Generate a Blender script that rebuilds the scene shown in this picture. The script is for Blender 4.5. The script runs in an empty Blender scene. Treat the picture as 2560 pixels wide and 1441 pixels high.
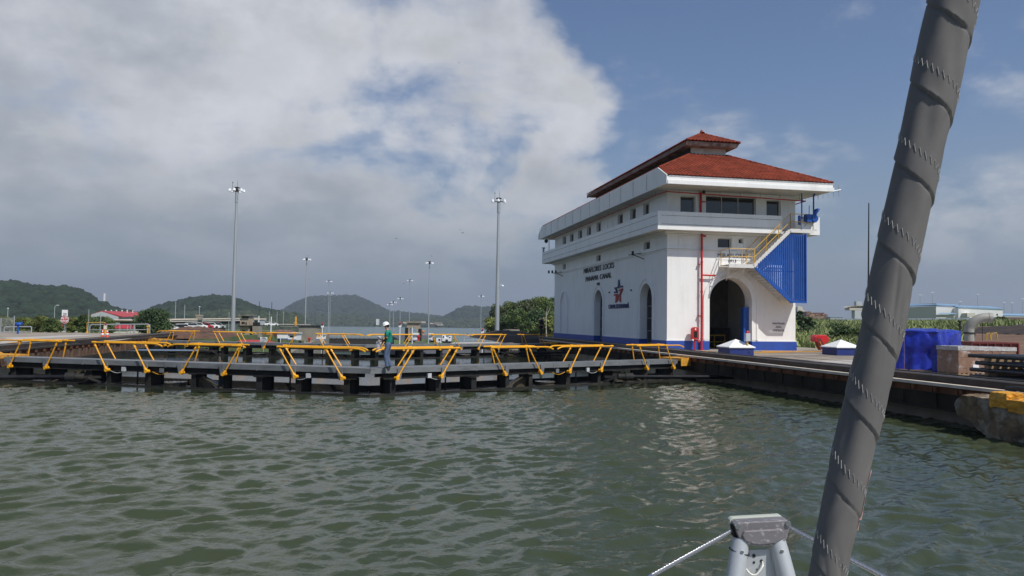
import bpy, bmesh, math, random
import numpy as np
from math import sin, cos, pi, radians, atan, atan2, sqrt
from mathutils import Vector, Matrix, noise
from mathutils.geometry import tessellate_polygon
random.seed(7); rng = np.random.default_rng(7)
S = bpy.context.scene
COL = S.collection
# ------------------------------------------------------------------ camera
# world: +Y runs along the lock, +X to the right, z = 0 is the water in the near chamber
EYE = 2.9; FPX = 1950.0
HEAD = radians(11.03); PITCH = atan(83 / FPX); ROLL = 0.0134
cFWD = Vector((sin(HEAD) * cos(PITCH), cos(HEAD) * cos(PITCH), sin(PITCH)))
_r = Vector((cos(HEAD), -sin(HEAD), 0)); _u = _r.cross(cFWD)
cR = _r * cos(ROLL) + _u * sin(ROLL); cU = -_r * sin(ROLL) + _u * cos(ROLL)
cam = bpy.data.cameras.new("camera"); camo = bpy.data.objects.new("camera", cam); COL.objects.link(camo)
M = Matrix((cR, cU, -cFWD)).transposed().to_4x4(); M.translation = Vector((0, 0, EYE)); camo.matrix_world = M
cam.sensor_width = 36.0; cam.lens = 36.0 * FPX / 2560.0; cam.clip_start = 0.05; cam.clip_end = 30000
S.camera = camo
def at(px, py, d):          # real point seen at photo pixel (px, py), d metres ahead
    return Vector((0, 0, EYE)) + (cFWD + cR * ((px - 1280) / FPX) - cU * ((py - 720.5) / FPX)) * d
def atz(px, py, z):
    r = cFWD + cR * ((px - 1280) / FPX) - cU * ((py - 720.5) / FPX)
    return Vector((0, 0, EYE)) + r * ((z - EYE) / r.z)
def atY(px, py, Y):
    r = cFWD + cR * ((px - 1280) / FPX) - cU * ((py - 720.5) / FPX)
    return Vector((0, 0, EYE)) + r * (Y / r.y)
def gx(px, d):              # ground position only
    p = at(px, 800, d); return p.x, p.y
# ------------------------------------------------------------------ light
SUNV = Vector((0.6, -1.0, 1.5)).normalized()
SUN_EL = math.asin(SUNV.z); SUN_ROT = atan2(SUNV.x, SUNV.y)
sun = bpy.data.lights.new("sun", 'SUN'); sun.energy = 4.15; sun.angle = radians(0.6); sun.color = (1.0, 0.965, 0.91)
suno = bpy.data.objects.new("sun", sun); COL.objects.link(suno)
suno.rotation_euler = SUNV.to_track_quat('Z', 'Y').to_euler(); suno.location = (20, -30, 60)
S.view_settings.view_transform = 'Standard'; S.view_settings.look = 'None'
S.view_settings.exposure = 0.0; S.view_settings.gamma = 1.0
S.render.resolution_x = 1024; S.render.resolution_y = 576
W = bpy.data.worlds.new("World"); S.world = W; W.use_nodes = True
def build_world():
    nt = W.node_tree; N = nt.nodes; L = nt.links; N.clear()
    def n(t, **k):
        o = N.new(t)
        for a, b in k.items(): setattr(o, a, b)
        return o
    def math_(op, a, b=None, clamp=False):
        m = n('ShaderNodeMath', operation=op, use_clamp=clamp)
        for i, v in enumerate((a, b)):
            if v is None: continue
            if isinstance(v, (int, float)): m.inputs[i].default_value = v
            else: L.new(v, m.inputs[i])
        return m.outputs[0]
    def smooth(v, lo, hi, a=0.0, b=1.0):
        m = n('ShaderNodeMapRange', interpolation_type='SMOOTHSTEP'); L.new(v, m.inputs[0])
        m.inputs[1].default_value = lo; m.inputs[2].default_value = hi
        m.inputs[3].default_value = a; m.inputs[4].default_value = b
        return m.outputs[0]
    def mixc(f, a, b):
        m = n('ShaderNodeMix', data_type='RGBA')
        if isinstance(f, (int, float)): m.inputs[0].default_value = f
        else: L.new(f, m.inputs[0])
        for i, v in ((6, a), (7, b)):
            if isinstance(v, tuple): m.inputs[i].default_value = (*v, 1)
            else: L.new(v, m.inputs[i])
        return m.outputs[2]
    sky = n('ShaderNodeTexSky', sky_type='NISHITA'); sky.sun_disc = False
    sky.sun_elevation = SUN_EL; sky.sun_rotation = SUN_ROT; sky.air_density = 1.0; sky.dust_density = 1.2; sky.ozone_density = 1.5
    sc = n('ShaderNodeVectorMath', operation='MULTIPLY'); L.new(sky.outputs[0], sc.inputs[0]); sc.inputs[1].default_value = (SKYS * .86, SKYS * .98, SKYS * 1.16)
    tc = n('ShaderNodeTexCoord'); D = tc.outputs['Generated']
    sep = n('ShaderNodeSeparateXYZ'); L.new(D, sep.inputs[0])
    # cloud layer: project the direction on to a layer overhead
    den = math_('ADD', math_('MAXIMUM', sep.outputs[2], 0.0), 0.34)
    cx = math_('DIVIDE', sep.outputs[0], den); cy = math_('DIVIDE', sep.outputs[1], den)
    cb = n('ShaderNodeCombineXYZ'); L.new(cx, cb.inputs[0]); L.new(cy, cb.inputs[1]); cb.inputs[2].default_value = 3.7
    def nz(scale, det, rough, w=0.0, off=(0, 0, 0), src=None, dist=0.0):
        mp = n('ShaderNodeMapping'); L.new(src or cb.outputs[0], mp.inputs[0]); mp.inputs[1].default_value = off
        t = n('ShaderNodeTexNoise'); L.new(mp.outputs[0], t.inputs[0]); t.inputs['Scale'].default_value = scale
        t.inputs['Detail'].default_value = det; t.inputs['Roughness'].default_value = rough; t.inputs['Distortion'].default_value = dist
        return t.outputs[0]
    big = nz(1.9, 9, 0.56, off=(1.3, 2.2, 0), dist=0.25)
    fine = nz(8.0, 7, 0.6, off=(5, 1, 0))
    # masses of cloud placed by sky direction: (pixel direction, radius, weight)
    cover = None
    wn = n('ShaderNodeTexNoise'); L.new(D, wn.inputs[0]); wn.inputs['Scale'].default_value = 5.5; wn.inputs['Detail'].default_value = 6
    w1 = n('ShaderNodeVectorMath', operation='SUBTRACT'); L.new(wn.outputs['Color'], w1.inputs[0]); w1.inputs[1].default_value = (.5, .5, .5)
    w2 = n('ShaderNodeVectorMath', operation='SCALE'); L.new(w1.outputs[0], w2.inputs[0]); w2.inputs[3].default_value = .22
    w3 = n('ShaderNodeVectorMath', operation='ADD'); L.new(D, w3.inputs[0]); L.new(w2.outputs[0], w3.inputs[1]); DW = w3.outputs[0]
    for (px, py, rad, wgt) in CLOUDS:
        c = (at(px, py, 1) - Vector((0, 0, EYE))).normalized()
        dd = n('ShaderNodeVectorMath', operation='DISTANCE'); L.new(DW, dd.inputs[0]); dd.inputs[1].default_value = c
        b = smooth(dd.outputs[1], rad, rad * 0.25, 0.0, wgt)
        cover = b if cover is None else (math_('MAXIMUM', cover, b) if wgt > 0 else math_('ADD', cover, b))
    v = math_('ADD', math_('MULTIPLY', math_('SUBTRACT', big, 0.5), 1.9), math_('MULTIPLY', math_('SUBTRACT', fine, 0.5), 0.5))
    dens = math_('ADD', v, math_('SUBTRACT', cover, 0.42))
    alpha = smooth(dens, -0.10, 0.36)
    # shading of the clouds: thin edges bright, thick bases grey
    thick = smooth(math_('ADD', dens, math_('MULTIPLY', math_('SUBTRACT', nz(2.2, 6, 0.55, off=(8, 3, 1)), 0.5), 2.9)), 0.1, 0.95)
    ccol = mixc(thick, (0.70, 0.71, 0.745), (0.43, 0.46, 0.505))
    puff = nz(7.0, 7, 0.55, off=(2, 7, 0), src=D)
    ccol = mixc(smooth(math_('MULTIPLY', puff, fine), 0.24, 0.36, 0.0, 0.60), ccol, (0.62, 0.625, 0.63))
    vv = n('ShaderNodeVectorMath', operation='SCALE'); L.new(ccol, vv.inputs[0]); L.new(smooth(nz(13.0, 8, 0.62, off=(4, 4, 2), src=D), 0.32, 0.68, 0.93, 1.06), vv.inputs[3]); ccol = vv.outputs[0]
    low = smooth(sep.outputs[2], 0.22, 0.0)
    ccol = mixc(math_('MULTIPLY', low, 0.85), ccol, (0.262, 0.325, 0.375))
    skyc = mixc(smooth(sep.outputs[2], 0.30, 0.0, 0.0, 0.92), sc.outputs[0], (0.245, 0.31, 0.385))
    out = mixc(math_('MULTIPLY', alpha, 0.94), skyc, ccol)
    bg = n('ShaderNodeBackground'); L.new(out, bg.inputs[0]); bg.inputs[1].default_value = 1.0
    o = n('ShaderNodeOutputWorld'); L.new(bg.outputs[0], o.inputs[0])
SKYS = 0.083
CLOUDS = [(150, 150, 0.62, 0.95), (700, 420, 0.42, 0.85), (1130, 180, 0.22, 0.80), (980, 330, 0.20, 0.92), (1190, 425, 0.085, 0.80), (1375, 465, 0.10, 0.80), (1130, 590, 0.10, 0.8), (1350, 230, 0.13, 0.72),
          (1050, 560, 0.26, 0.74), (1400, 480, 0.12, 0.52), (1600, 430, 0.14, 0.30), (2060, 330, 0.07, 0.42), (1700, 620, 0.5, 0.30), (2500, 560, 0.28, 0.47), (2250, 250, 0.4, 0.27), (1950, 560, 0.3, 0.36),
          ]
build_world()
# ------------------------------------------------------------------ mesh helpers
MATS = {}
def mat(name, col, rough=0.7, metal=0.0, var=0.15, scale=3.0, bump=0.0, bscale=None, dirt=None, dscale=0.6, damt=0.5, spec=0.5, stretch=(1, 1, 1), dlo=0.5, dhi=0.72, rvar=0.0, det=6, streak=None):
    m = bpy.data.materials.new(name); m.use_nodes = True; nt = m.node_tree; N = nt.nodes; L = nt.links
    p = N['Principled BSDF']; p.inputs['Roughness'].default_value = rough; p.inputs['Metallic'].default_value = metal
    p.inputs['Specular IOR Level'].default_value = spec
    tc = N.new('ShaderNodeTexCoord'); mp = N.new('ShaderNodeMapping'); L.new(tc.outputs['Object'], mp.inputs[0]); mp.inputs['Scale'].default_value = stretch
    t = N.new('ShaderNodeTexNoise'); L.new(mp.outputs[0], t.inputs[0]); t.inputs['Scale'].default_value = scale; t.inputs['Detail'].default_value = det
    r = N.new('ShaderNodeMapRange'); L.new(t.outputs[0], r.inputs[0]); r.inputs[1].default_value = 0.3; r.inputs[2].default_value = 0.7
    r.inputs[3].default_value = 1 - var; r.inputs[4].default_value = 1 + var
    sc = N.new('ShaderNodeVectorMath'); sc.operation = 'SCALE'; sc.inputs[0].default_value = col; L.new(r.outputs[0], sc.inputs[3])
    out = sc.outputs[0]
    if dirt:
        t2 = N.new('ShaderNodeTexNoise'); L.new(mp.outputs[0], t2.inputs[0]); t2.inputs['Scale'].default_value = dscale; t2.inputs['Detail'].default_value = 8
        t2.inputs['Roughness'].default_value = 0.65
        r2 = N.new('ShaderNodeMapRange'); L.new(t2.outputs[0], r2.inputs[0]); r2.inputs[1].default_value = dlo; r2.inputs[2].default_value = dhi
        r2.inputs[3].default_value = 0; r2.inputs[4].default_value = damt
        mx = N.new('ShaderNodeMix'); mx.data_type = 'RGBA'; L.new(r2.outputs[0], mx.inputs[0]); L.new(out, mx.inputs[6]); mx.inputs[7].default_value = (*dirt, 1)
        out = mx.outputs[2]
    if streak:
        ms = N.new('ShaderNodeMapping'); L.new(tc.outputs['Object'], ms.inputs[0]); ms.inputs['Scale'].default_value = (3.2, 3.2, .22)
        t4 = N.new('ShaderNodeTexNoise'); L.new(ms.outputs[0], t4.inputs[0]); t4.inputs['Scale'].default_value = 1.0; t4.inputs['Detail'].default_value = 7; t4.inputs['Roughness'].default_value = .7
        r4 = N.new('ShaderNodeMapRange'); L.new(t4.outputs[0], r4.inputs[0]); r4.inputs[1].default_value = .50; r4.inputs[2].default_value = .78; r4.inputs[3].default_value = 0; r4.inputs[4].default_value = streak[1]
        mx4 = N.new('ShaderNodeMix'); mx4.data_type = 'RGBA'; L.new(r4.outputs[0], mx4.inputs[0]); L.new(out, mx4.inputs[6]); mx4.inputs[7].default_value = (*streak[0], 1); out = mx4.outputs[2]
    L.new(out, p.inputs['Base Color'])
    if rvar:
        r3 = N.new('ShaderNodeMapRange'); L.new(t.outputs[0], r3.inputs[0]); r3.inputs[1].default_value = .3; r3.inputs[2].default_value = .7
        r3.inputs[3].default_value = max(.02, rough - rvar); r3.inputs[4].default_value = min(1, rough + rvar); L.new(r3.outputs[0], p.inputs['Roughness'])
    if bump:
        tb = N.new('ShaderNodeTexNoise'); L.new(mp.outputs[0], tb.inputs[0]); tb.inputs['Scale'].default_value = bscale or scale * 4; tb.inputs['Detail'].default_value = 5
        b = N.new('ShaderNodeBump'); b.inputs['Strength'].default_value = bump; b.inputs['Distance'].default_value = 0.05
        L.new(tb.outputs[0], b.inputs['Height']); L.new(b.outputs[0], p.inputs['Normal'])
    MATS[name] = m; return m
def setup(o, label=None, cat=None, group=None, kind=None):
    if label: o['label'] = label
    if cat: o['category'] = cat
    if group: o['group'] = group
    if kind: o['kind'] = kind
    return o
def thing(name, label, cat, loc=(0, 0, 0), rz=0.0, group=None):
    o = bpy.data.objects.new(name, None); COL.objects.link(o); o.empty_display_size = 0.2
    o.location = loc; o.rotation_euler = (0, 0, rz); return setup(o, label, cat, group)
def dup(root, loc=None, rz=None, label=None, group=None, scale=None):
    r = root.copy(); COL.objects.link(r)
    if loc is not None: r.location = loc
    if rz is not None: r.rotation_euler = (0, 0, rz)
    if scale: r.scale = scale
    if label: r['label'] = label
    if group: r['group'] = group
    def rec(src, dst):
        for ch in list(src.children):
            c = ch.copy(); COL.objects.link(c); c.parent = dst; rec(ch, c)
    rec(root, r); return r
def rootmat(o):
    m = Matrix.Identity(4)
    while o: m = Matrix.LocRotScale(o.location, o.rotation_euler, o.scale) @ m; o = o.parent
    return m
class MB:
    def __init__(s): s.v = []; s.f = []
    def add(s, vs, fs):
        k = len(s.v); s.v += [tuple(v) for v in vs]; s.f += [tuple(i + k for i in f) for f in fs]; return s
    def box(s, x0, x1, y0, y1, z0, z1):
        return s.add([(x0, y0, z0), (x1, y0, z0), (x1, y1, z0), (x0, y1, z0), (x0, y0, z1), (x1, y0, z1), (x1, y1, z1), (x0, y1, z1)],
                     [(0, 3, 2, 1), (4, 5, 6, 7), (0, 1, 5, 4), (1, 2, 6, 5), (2, 3, 7, 6), (3, 0, 4, 7)])
    def bar(s, a, b, w, h, up=(0, 0, 1)):
        a = Vector(a); b = Vector(b); d = (b - a).normalized(); up = Vector(up); sd = d.cross(up)
        if sd.length < 1e-4: sd = d.cross(Vector((1, 0, 0)))
        sd.normalize(); up = sd.cross(d); vs = []
        for p in (a, b):
            for i, j in ((-1, -1), (1, -1), (1, 1), (-1, 1)): vs.append(p + sd * (w / 2 * i) + up * (h / 2 * j))
        return s.add(vs, [(3, 2, 1, 0), (4, 5, 6, 7), (0, 1, 5, 4), (1, 2, 6, 5), (2, 3, 7, 6), (3, 0, 4, 7)])
    def tube(s, pts, r, n=10, caps=True):
        pts = [Vector(p) for p in pts]; rs = r if isinstance(r, (list, tuple)) else [r] * len(pts)
        k = len(s.v); prev = None
        for i, p in enumerate(pts):
            d = (pts[min(i + 1, len(pts) - 1)] - pts[max(i - 1, 0)]).normalized()
            if prev is None:
                a = d.cross(Vector((0, 0, 1)))
                if a.length < 1e-3: a = d.cross(Vector((1, 0, 0)))
            else: a = prev - d * prev.dot(d)
            a.normalize(); prev = a; b = d.cross(a)
            for j in range(n): s.v.append(tuple(p + (a * cos(2 * pi * j / n) + b * sin(2 * pi * j / n)) * rs[i]))
        for i in range(len(pts) - 1):
            for j in range(n):
                a0 = k + i * n + j; a1 = k + i * n + (j + 1) % n; s.f.append((a0, a1, a1 + n, a0 + n))
        if caps: s.f.append(tuple(k + j for j in reversed(range(n)))); s.f.append(tuple(k + (len(pts) - 1) * n + j for j in range(n)))
        return s
    def cyl(s, a, b, r, r2=None, n=14): return s.tube([a, b], [r, r if r2 is None else r2], n)
    def poly(s, pts, d):      # flat polygon (3-D points) given a thickness vector d
        d = Vector(d); n = len(pts); vs = [Vector(p) for p in pts] + [Vector(p) + d for p in pts]
        return s.add(vs, [tuple(range(n)), tuple(range(2 * n - 1, n - 1, -1))] + [(i, i + n, (i + 1) % n + n, (i + 1) % n) for i in range(n)])
    def lathe(s, prof, c, n=20, axis='Z'):
        c = Vector(c); pts = []
        for r, h in prof:
            for j in range(n):
                a = 2 * pi * j / n
                q = Vector((r * cos(a), r * sin(a), h)) if axis == 'Z' else (Vector((h, r * cos(a), r * sin(a))) if axis == 'X' else Vector((r * cos(a), h, r * sin(a))))
                pts.append(c + q)
        fs = []
        for i in range(len(prof) - 1):
            for j in range(n): fs.append((i * n + j, i * n + (j + 1) % n, (i + 1) * n + (j + 1) % n, (i + 1) * n + j))
        if prof[0][0] > 0: fs.append(tuple(range(n - 1, -1, -1)))
        if prof[-1][0] > 0: fs.append(tuple((len(prof) - 1) * n + j for j in range(n)))
        return s.add(pts, fs)
    def blob(s, c, r, sub=1, jit=0.15):
        vs, fs = ico(sub); c = Vector(c); r = r if isinstance(r, (tuple, list)) else (r, r, r)
        o = random.random() * 50; out = []
        for v in vs:
            k = 1 + jit * 2 * noise.noise(Vector(v) * 1.7 + Vector((o, o, o)))
            out.append(c + Vector((v[0] * r[0] * k, v[1] * r[1] * k, v[2] * r[2] * k)))
        return s.add(out, fs)
    def build(s, name, m, parent=None, smooth=False, recalc=True, world=True, origin=None, bevel=0.0, **tags):
        me = bpy.data.meshes.new(name); vs = s.v
        if parent is not None and world:
            inv = rootmat(parent).inverted(); vs = [tuple(inv @ Vector(v)) for v in vs]
        if parent is None:
            if origin is None:
                a = np.array(vs); origin = ((a[:, 0].min() + a[:, 0].max()) / 2, (a[:, 1].min() + a[:, 1].max()) / 2, a[:, 2].min())
            vs = [(v[0] - origin[0], v[1] - origin[1], v[2] - origin[2]) for v in vs]
        me.from_pydata(vs, [], s.f); me.update()
        if recalc:
            bm = bmesh.new(); bm.from_mesh(me); bmesh.ops.recalc_face_normals(bm, faces=bm.faces); bm.to_mesh(me); bm.free()
        if smooth:
            me.polygons.foreach_set('use_smooth', [True] * len(me.polygons))
            if smooth == 'auto':
                try: me.set_sharp_from_angle(angle=radians(38))
                except Exception: pass
        me.materials.append(MATS[m] if isinstance(m, str) else m)
        o = bpy.data.objects.new(name, me); COL.objects.link(o)
        if parent is not None: o.parent = parent
        else: o.location = origin
        if bevel:
            b = o.modifiers.new('bevel', 'BEVEL'); b.width = bevel; b.segments = 2; b.limit_method = 'ANGLE'
        setup(o, **tags); return o
_ico = {}
def ico(sub):
    if sub not in _ico:
        bm = bmesh.new(); bmesh.ops.create_icosphere(bm, subdivisions=sub, radius=1); _ico[sub] = ([tuple(v.co) for v in bm.verts], [tuple(v.index for v in f.verts) for f in bm.faces]); bm.free()
    return _ico[sub]
def sheet(mb, outer, holes, fn, t):
    """flat panel with openings: loops are (u, v) pairs, fn(u, v, d) -> xyz, t = thickness"""
    loops = [outer] + holes; flat = [p for l in loops for p in l]
    tris = tessellate_polygon([[Vector((p[0], p[1], 0)) for p in l] for l in loops]); n = len(flat)
    vs = [fn(p[0], p[1], 0) for p in flat] + [fn(p[0], p[1], t) for p in flat]
    fs = [tuple(x) for x in tris] + [tuple(i + n for i in reversed(x)) for x in tris]; k = 0
    for l in loops:
        m = len(l)
        for i in range(m): fs.append((k + i, k + (i + 1) % m, k + (i + 1) % m + n, k + i + n))
        k += m
    mb.add(vs, fs)
def rect(u0, u1, v0, v1): return [(u0, v0), (u1, v0), (u1, v1), (u0, v1)]
def arch(uc, r, v0, vs, n=20): return [(uc - r, v0), (uc + r, v0)] + [(uc + r * cos(pi * i / n), vs + r * sin(pi * i / n)) for i in range(n + 1)]
def text_mesh(txt, size, ext, name, m, parent, mtx, sx=1.0, spacing=1.0, align='CENTER', bold=0.0, wspace=1.0):
    cu = bpy.data.curves.new(name, 'FONT'); cu.body = txt; cu.size = size; cu.extrude = ext; cu.align_x = align; cu.space_character = spacing; cu.offset = bold; cu.space_word = wspace
    ob = bpy.data.objects.new(name, cu); COL.objects.link(ob); bpy.context.view_layer.update()
    me = bpy.data.meshes.new_from_object(ob.evaluated_get(bpy.context.evaluated_depsgraph_get())); bpy.data.objects.remove(ob)
    T = rootmat(parent).inverted() @ mtx @ Matrix.Diagonal((sx, 1, 1, 1)) if parent else mtx @ Matrix.Diagonal((sx, 1, 1, 1))
    me.transform(T); me.materials.clear(); me.materials.append(MATS[m]); me.name = name
    o = bpy.data.objects.new(name, me); COL.objects.link(o); o.parent = parent; return o
def frame(origin, xdir, ydir):
    x = Vector(xdir).normalized(); y = Vector(ydir).normalized(); z = x.cross(y)
    m = Matrix((x, y, z)).transposed().to_4x4(); m.translation = Vector(origin); return m
# ------------------------------------------------------------------ materials
mat('white_paint', (0.84, 0.835, 0.805), 0.55, var=0.035, scale=1.2, dirt=(0.42, 0.38, 0.32), dscale=0.9, damt=0.35, dlo=0.56, dhi=0.85, bump=0.12, bscale=14, stretch=(1, 1, 0.45), streak=((.45, .42, .37), .17))
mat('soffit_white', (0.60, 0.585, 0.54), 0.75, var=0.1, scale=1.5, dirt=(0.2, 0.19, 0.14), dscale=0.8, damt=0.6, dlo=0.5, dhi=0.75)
mat('blue_band', (0.022, 0.075, 0.36), 0.5, var=0.08, scale=2, dirt=(0.05, 0.07, 0.15), dscale=1.5, damt=0.4)
mat('roof_tile', (0.225, 0.048, 0.025), 0.9, spec=0.12, var=0.30, scale=1.2, dirt=(0.085, 0.028, 0.018), dscale=1.3, damt=0.75, bump=0.2, bscale=20)
mat('brown_trim', (0.16, 0.085, 0.065), 0.7, var=0.2, dirt=(0.35, 0.33, 0.3), dscale=0.7, damt=0.5)
mat('dirty_trim', (0.36, 0.32, 0.26), 0.8, var=0.25, scale=3, dirt=(0.06, 0.035, 0.025), dscale=1.1, damt=0.85, dlo=0.45, dhi=0.6)
mat('dark_glass', (0.012, 0.015, 0.018), 0.06, spec=0.7, var=0.0)
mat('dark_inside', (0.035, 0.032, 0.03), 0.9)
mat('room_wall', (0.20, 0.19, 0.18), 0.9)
mat('red_paint', (0.52, 0.016, 0.020), 0.35, var=0.08, dirt=(0.2, 0.02, 0.02), dscale=2, damt=0.5)
mat('blue_paint', (0.010, 0.080, 0.36), 0.4, var=0.12, scale=2.5, dirt=(0.02, 0.06, 0.25), dscale=1.5, damt=0.6)
mat('steel_white', (0.70, 0.68, 0.64), 0.5, var=0.06, dirt=(0.3, 0.24, 0.18), dscale=3, damt=0.4)
mat('yellow_rail', (0.84, 0.385, 0.014), 0.38, var=0.07, scale=2, dirt=(0.45, 0.16, 0.02), dscale=1.6, damt=0.6, dlo=0.58, dhi=0.7)
mat('pale_yellow', (0.62, 0.36, 0.05), 0.45, var=0.08)
mat('yellow_paint', (0.62, 0.29, 0.025), 0.7, var=0.22, scale=4, dirt=(0.22, 0.13, 0.06), dscale=2.5, damt=0.7)
mat('gate_steel', (0.165, 0.175, 0.18), 0.5, var=0.12, scale=1.5, dirt=(0.07, 0.07, 0.07), dscale=1.0, damt=0.7, stretch=(1, 1, 3))
mat('gate_dark', (0.022, 0.022, 0.021), 0.65, spec=0.2, var=0.3, scale=2, dirt=(0.075, 0.058, 0.042), dscale=1.2, damt=0.7)
mat('wet_steel', (0.075, 0.063, 0.043), 0.25, var=0.4, scale=1.6, dirt=(0.15, 0.125, 0.085), dscale=2.2, damt=0.7, rvar=0.15)
mat('rust', (0.13, 0.048, 0.020), 0.85, var=0.4, scale=3, dirt=(0.26, 0.09, 0.03), dscale=2, damt=0.8, bump=0.4)
mat('black_steel', (0.008, 0.008, 0.011), 0.5, spec=0.15, var=0.2, dirt=(0.05, 0.05, 0.05), damt=0.5, rvar=0.1)
mat('chrome', (0.75, 0.76, 0.78), 0.12, metal=1.0, var=0.03)
mat('concrete', (0.31, 0.26, 0.205), 0.9, var=0.16, scale=1.6, dirt=(0.10, 0.095, 0.08), dscale=0.5, damt=0.7, bump=0.2, bscale=12)
mat('pale_concrete', (0.44, 0.41, 0.37), 0.9, var=0.12, scale=2.5, dirt=(0.24, 0.20, 0.16), dscale=0.8, damt=0.6, bump=0.2, bscale=15)
mat('coping', (0.60, 0.52, 0.42), 0.85, var=0.12, scale=5, dirt=(0.25, 0.22, 0.18), dscale=2.5, damt=0.6)
mat('rough_concrete', (0.17, 0.115, 0.065), 0.95, var=0.4, scale=2.4, dirt=(0.36, 0.32, 0.26), dscale=2.0, damt=0.75, bump=1.0, bscale=5, dlo=0.48, dhi=0.62)
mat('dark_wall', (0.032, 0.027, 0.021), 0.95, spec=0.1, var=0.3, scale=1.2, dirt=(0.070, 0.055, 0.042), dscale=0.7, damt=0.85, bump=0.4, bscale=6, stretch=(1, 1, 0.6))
mat('rail_dark', (0.045, 0.036, 0.030), 0.7, var=0.25, scale=3, dirt=(0.14, 0.07, 0.04), dscale=1.5, damt=0.5)
mat('rail_top', (0.42, 0.40, 0.37), 0.35, metal=0.6, var=0.15)
mat('galv', (0.40, 0.42, 0.43), 0.45, metal=0.3, var=0.1, scale=1.5, stretch=(1, 1, 0.1))
mat('lamp_white', (0.85, 0.87, 0.9), 0.08, spec=1.0, var=0.02)
mat('grey_box', (0.5, 0.52, 0.53), 0.5, var=0.05)
mat('foliage', (0.085, 0.135, 0.032), 0.7, var=0.65, scale=0.55, dirt=(0.15, 0.17, 0.045), dscale=0.25, damt=0.7, dlo=0.45, dhi=0.6)
mat('foliage_dark', (0.048, 0.088, 0.026), 0.7, var=0.6, scale=0.5, dirt=(0.065, 0.085, 0.025), dscale=0.3, damt=0.6, dlo=0.5, dhi=0.65)
mat('foliage_light', (0.17, 0.20, 0.045), 0.7, var=0.5, scale=0.6, dirt=(0.24, 0.23, 0.06), dscale=0.3, damt=0.6)
mat('foliage_dry', (0.085, 0.105, 0.042), 0.8, var=0.5, scale=0.6, dirt=(0.05, 0.07, 0.022), dscale=0.3, damt=0.7)
mat('forest_far', (0.024, 0.040, 0.018), 0.9, var=0.6, scale=0.10, dirt=(0.055, 0.068, 0.028), dscale=0.03, damt=0.6, bump=1.0, bscale=0.6, dlo=0.5, dhi=0.62)
mat('hill_far', (0.020, 0.032, 0.018), 0.95, var=0.6, scale=0.02, dirt=(0.045, 0.052, 0.028), dscale=0.008, damt=0.6, bump=1.0, bscale=0.05)
mat('grass', (0.085, 0.125, 0.03), 0.9, var=0.4, scale=0.15, dirt=(0.15, 0.15, 0.06), dscale=0.05, damt=0.6, bump=0.5, bscale=2)
mat('cane', (0.21, 0.25, 0.09), 0.8, var=0.6, scale=0.22, dirt=(0.20, 0.20, 0.075), dscale=0.10, damt=0.7)
mat('earth', (0.15, 0.085, 0.050), 0.95, var=0.25, scale=0.3, dirt=(0.24, 0.15, 0.09), dscale=0.3, damt=0.6, bump=0.5, bscale=2, stretch=(0.4, 1.6, 1))
mat('dark_earth', (0.030, 0.020, 0.015), 0.95, var=0.4, scale=0.8, dirt=(0.09, 0.045, 0.028), dscale=0.5, damt=0.5, bump=0.6, bscale=3)
mat('bark', (0.12, 0.095, 0.07), 0.9, var=0.3)
mat('bark_pale', (0.42, 0.38, 0.32), 0.9, var=0.2)
mat('asphalt', (0.075, 0.075, 0.078), 0.9, var=0.2, dirt=(0.14, 0.14, 0.14), damt=0.5)
mat('cone_orange', (0.75, 0.06, 0.02), 0.5, var=0.05)
mat('cone_white', (0.8, 0.8, 0.8), 0.4, var=0.02)
mat('sign_red', (0.45, 0.02, 0.03), 0.5, var=0.03)
mat('sign_white', (0.80, 0.80, 0.79), 0.5, var=0.03)
mat('black', (0.015, 0.015, 0.016), 0.6, var=0.1)
mat('letter_dark', (0.045, 0.045, 0.05), 0.6, var=0.05)
mat('logo_blue', (0.012, 0.03, 0.13), 0.5, var=0.05)
mat('logo_red', (0.42, 0.02, 0.03), 0.5, var=0.05)
mat('tarp', (0.012, 0.026, 0.33), 0.30, var=0.2, scale=1.5, dirt=(0.006, 0.012, 0.22), dscale=1.4, damt=0.6, bump=0.45, bscale=5, spec=0.6, rvar=0.1)
mat('wrap', (0.25, 0.145, 0.095), 0.22, var=0.15, scale=2.5, dirt=(0.60, 0.56, 0.52), dscale=2.2, damt=0.6, bump=0.5, bscale=9, spec=0.8, dlo=0.52, dhi=0.66)
mat('wrap_white', (0.46, 0.44, 0.42), 0.25, var=0.15, scale=5, bump=0.6, bscale=10, spec=0.8)
mat('wood', (0.30, 0.20, 0.11), 0.85, var=0.25, scale=4)
mat('pipe_black', (0.028, 0.030, 0.032), 0.4, var=0.2, scale=2, dirt=(0.10, 0.10, 0.10), dscale=1.5, damt=0.4)
mat('oxide_red', (0.13, 0.018, 0.014), 0.6, var=0.15, dirt=(0.12, 0.02, 0.02), damt=0.5)
mat('vent_grey', (0.31, 0.30, 0.265), 0.6, var=0.1, dirt=(0.16, 0.15, 0.13), dscale=2, damt=0.5)
mat('beige', (0.40, 0.32, 0.23), 0.9, var=0.15, scale=0.6, dirt=(0.14, 0.11, 0.08), dscale=0.4, damt=0.6)
mat('old_concrete', (0.27, 0.24, 0.19), 0.95, var=0.25, scale=0.5, dirt=(0.07, 0.06, 0.045), dscale=0.25, damt=0.8, stretch=(1, 1, 0.4))
mat('red_roof', (0.42, 0.022, 0.03), 0.5, var=0.08, scale=0.3)
mat('pale_blue_roof', (0.25, 0.40, 0.56), 0.4, var=0.06)
mat('cream', (0.62, 0.58, 0.48), 0.8, var=0.05)
mat('green_paint', (0.01, 0.14, 0.09), 0.5)
mat('orange_paint', (0.65, 0.20, 0.02), 0.5)
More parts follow.
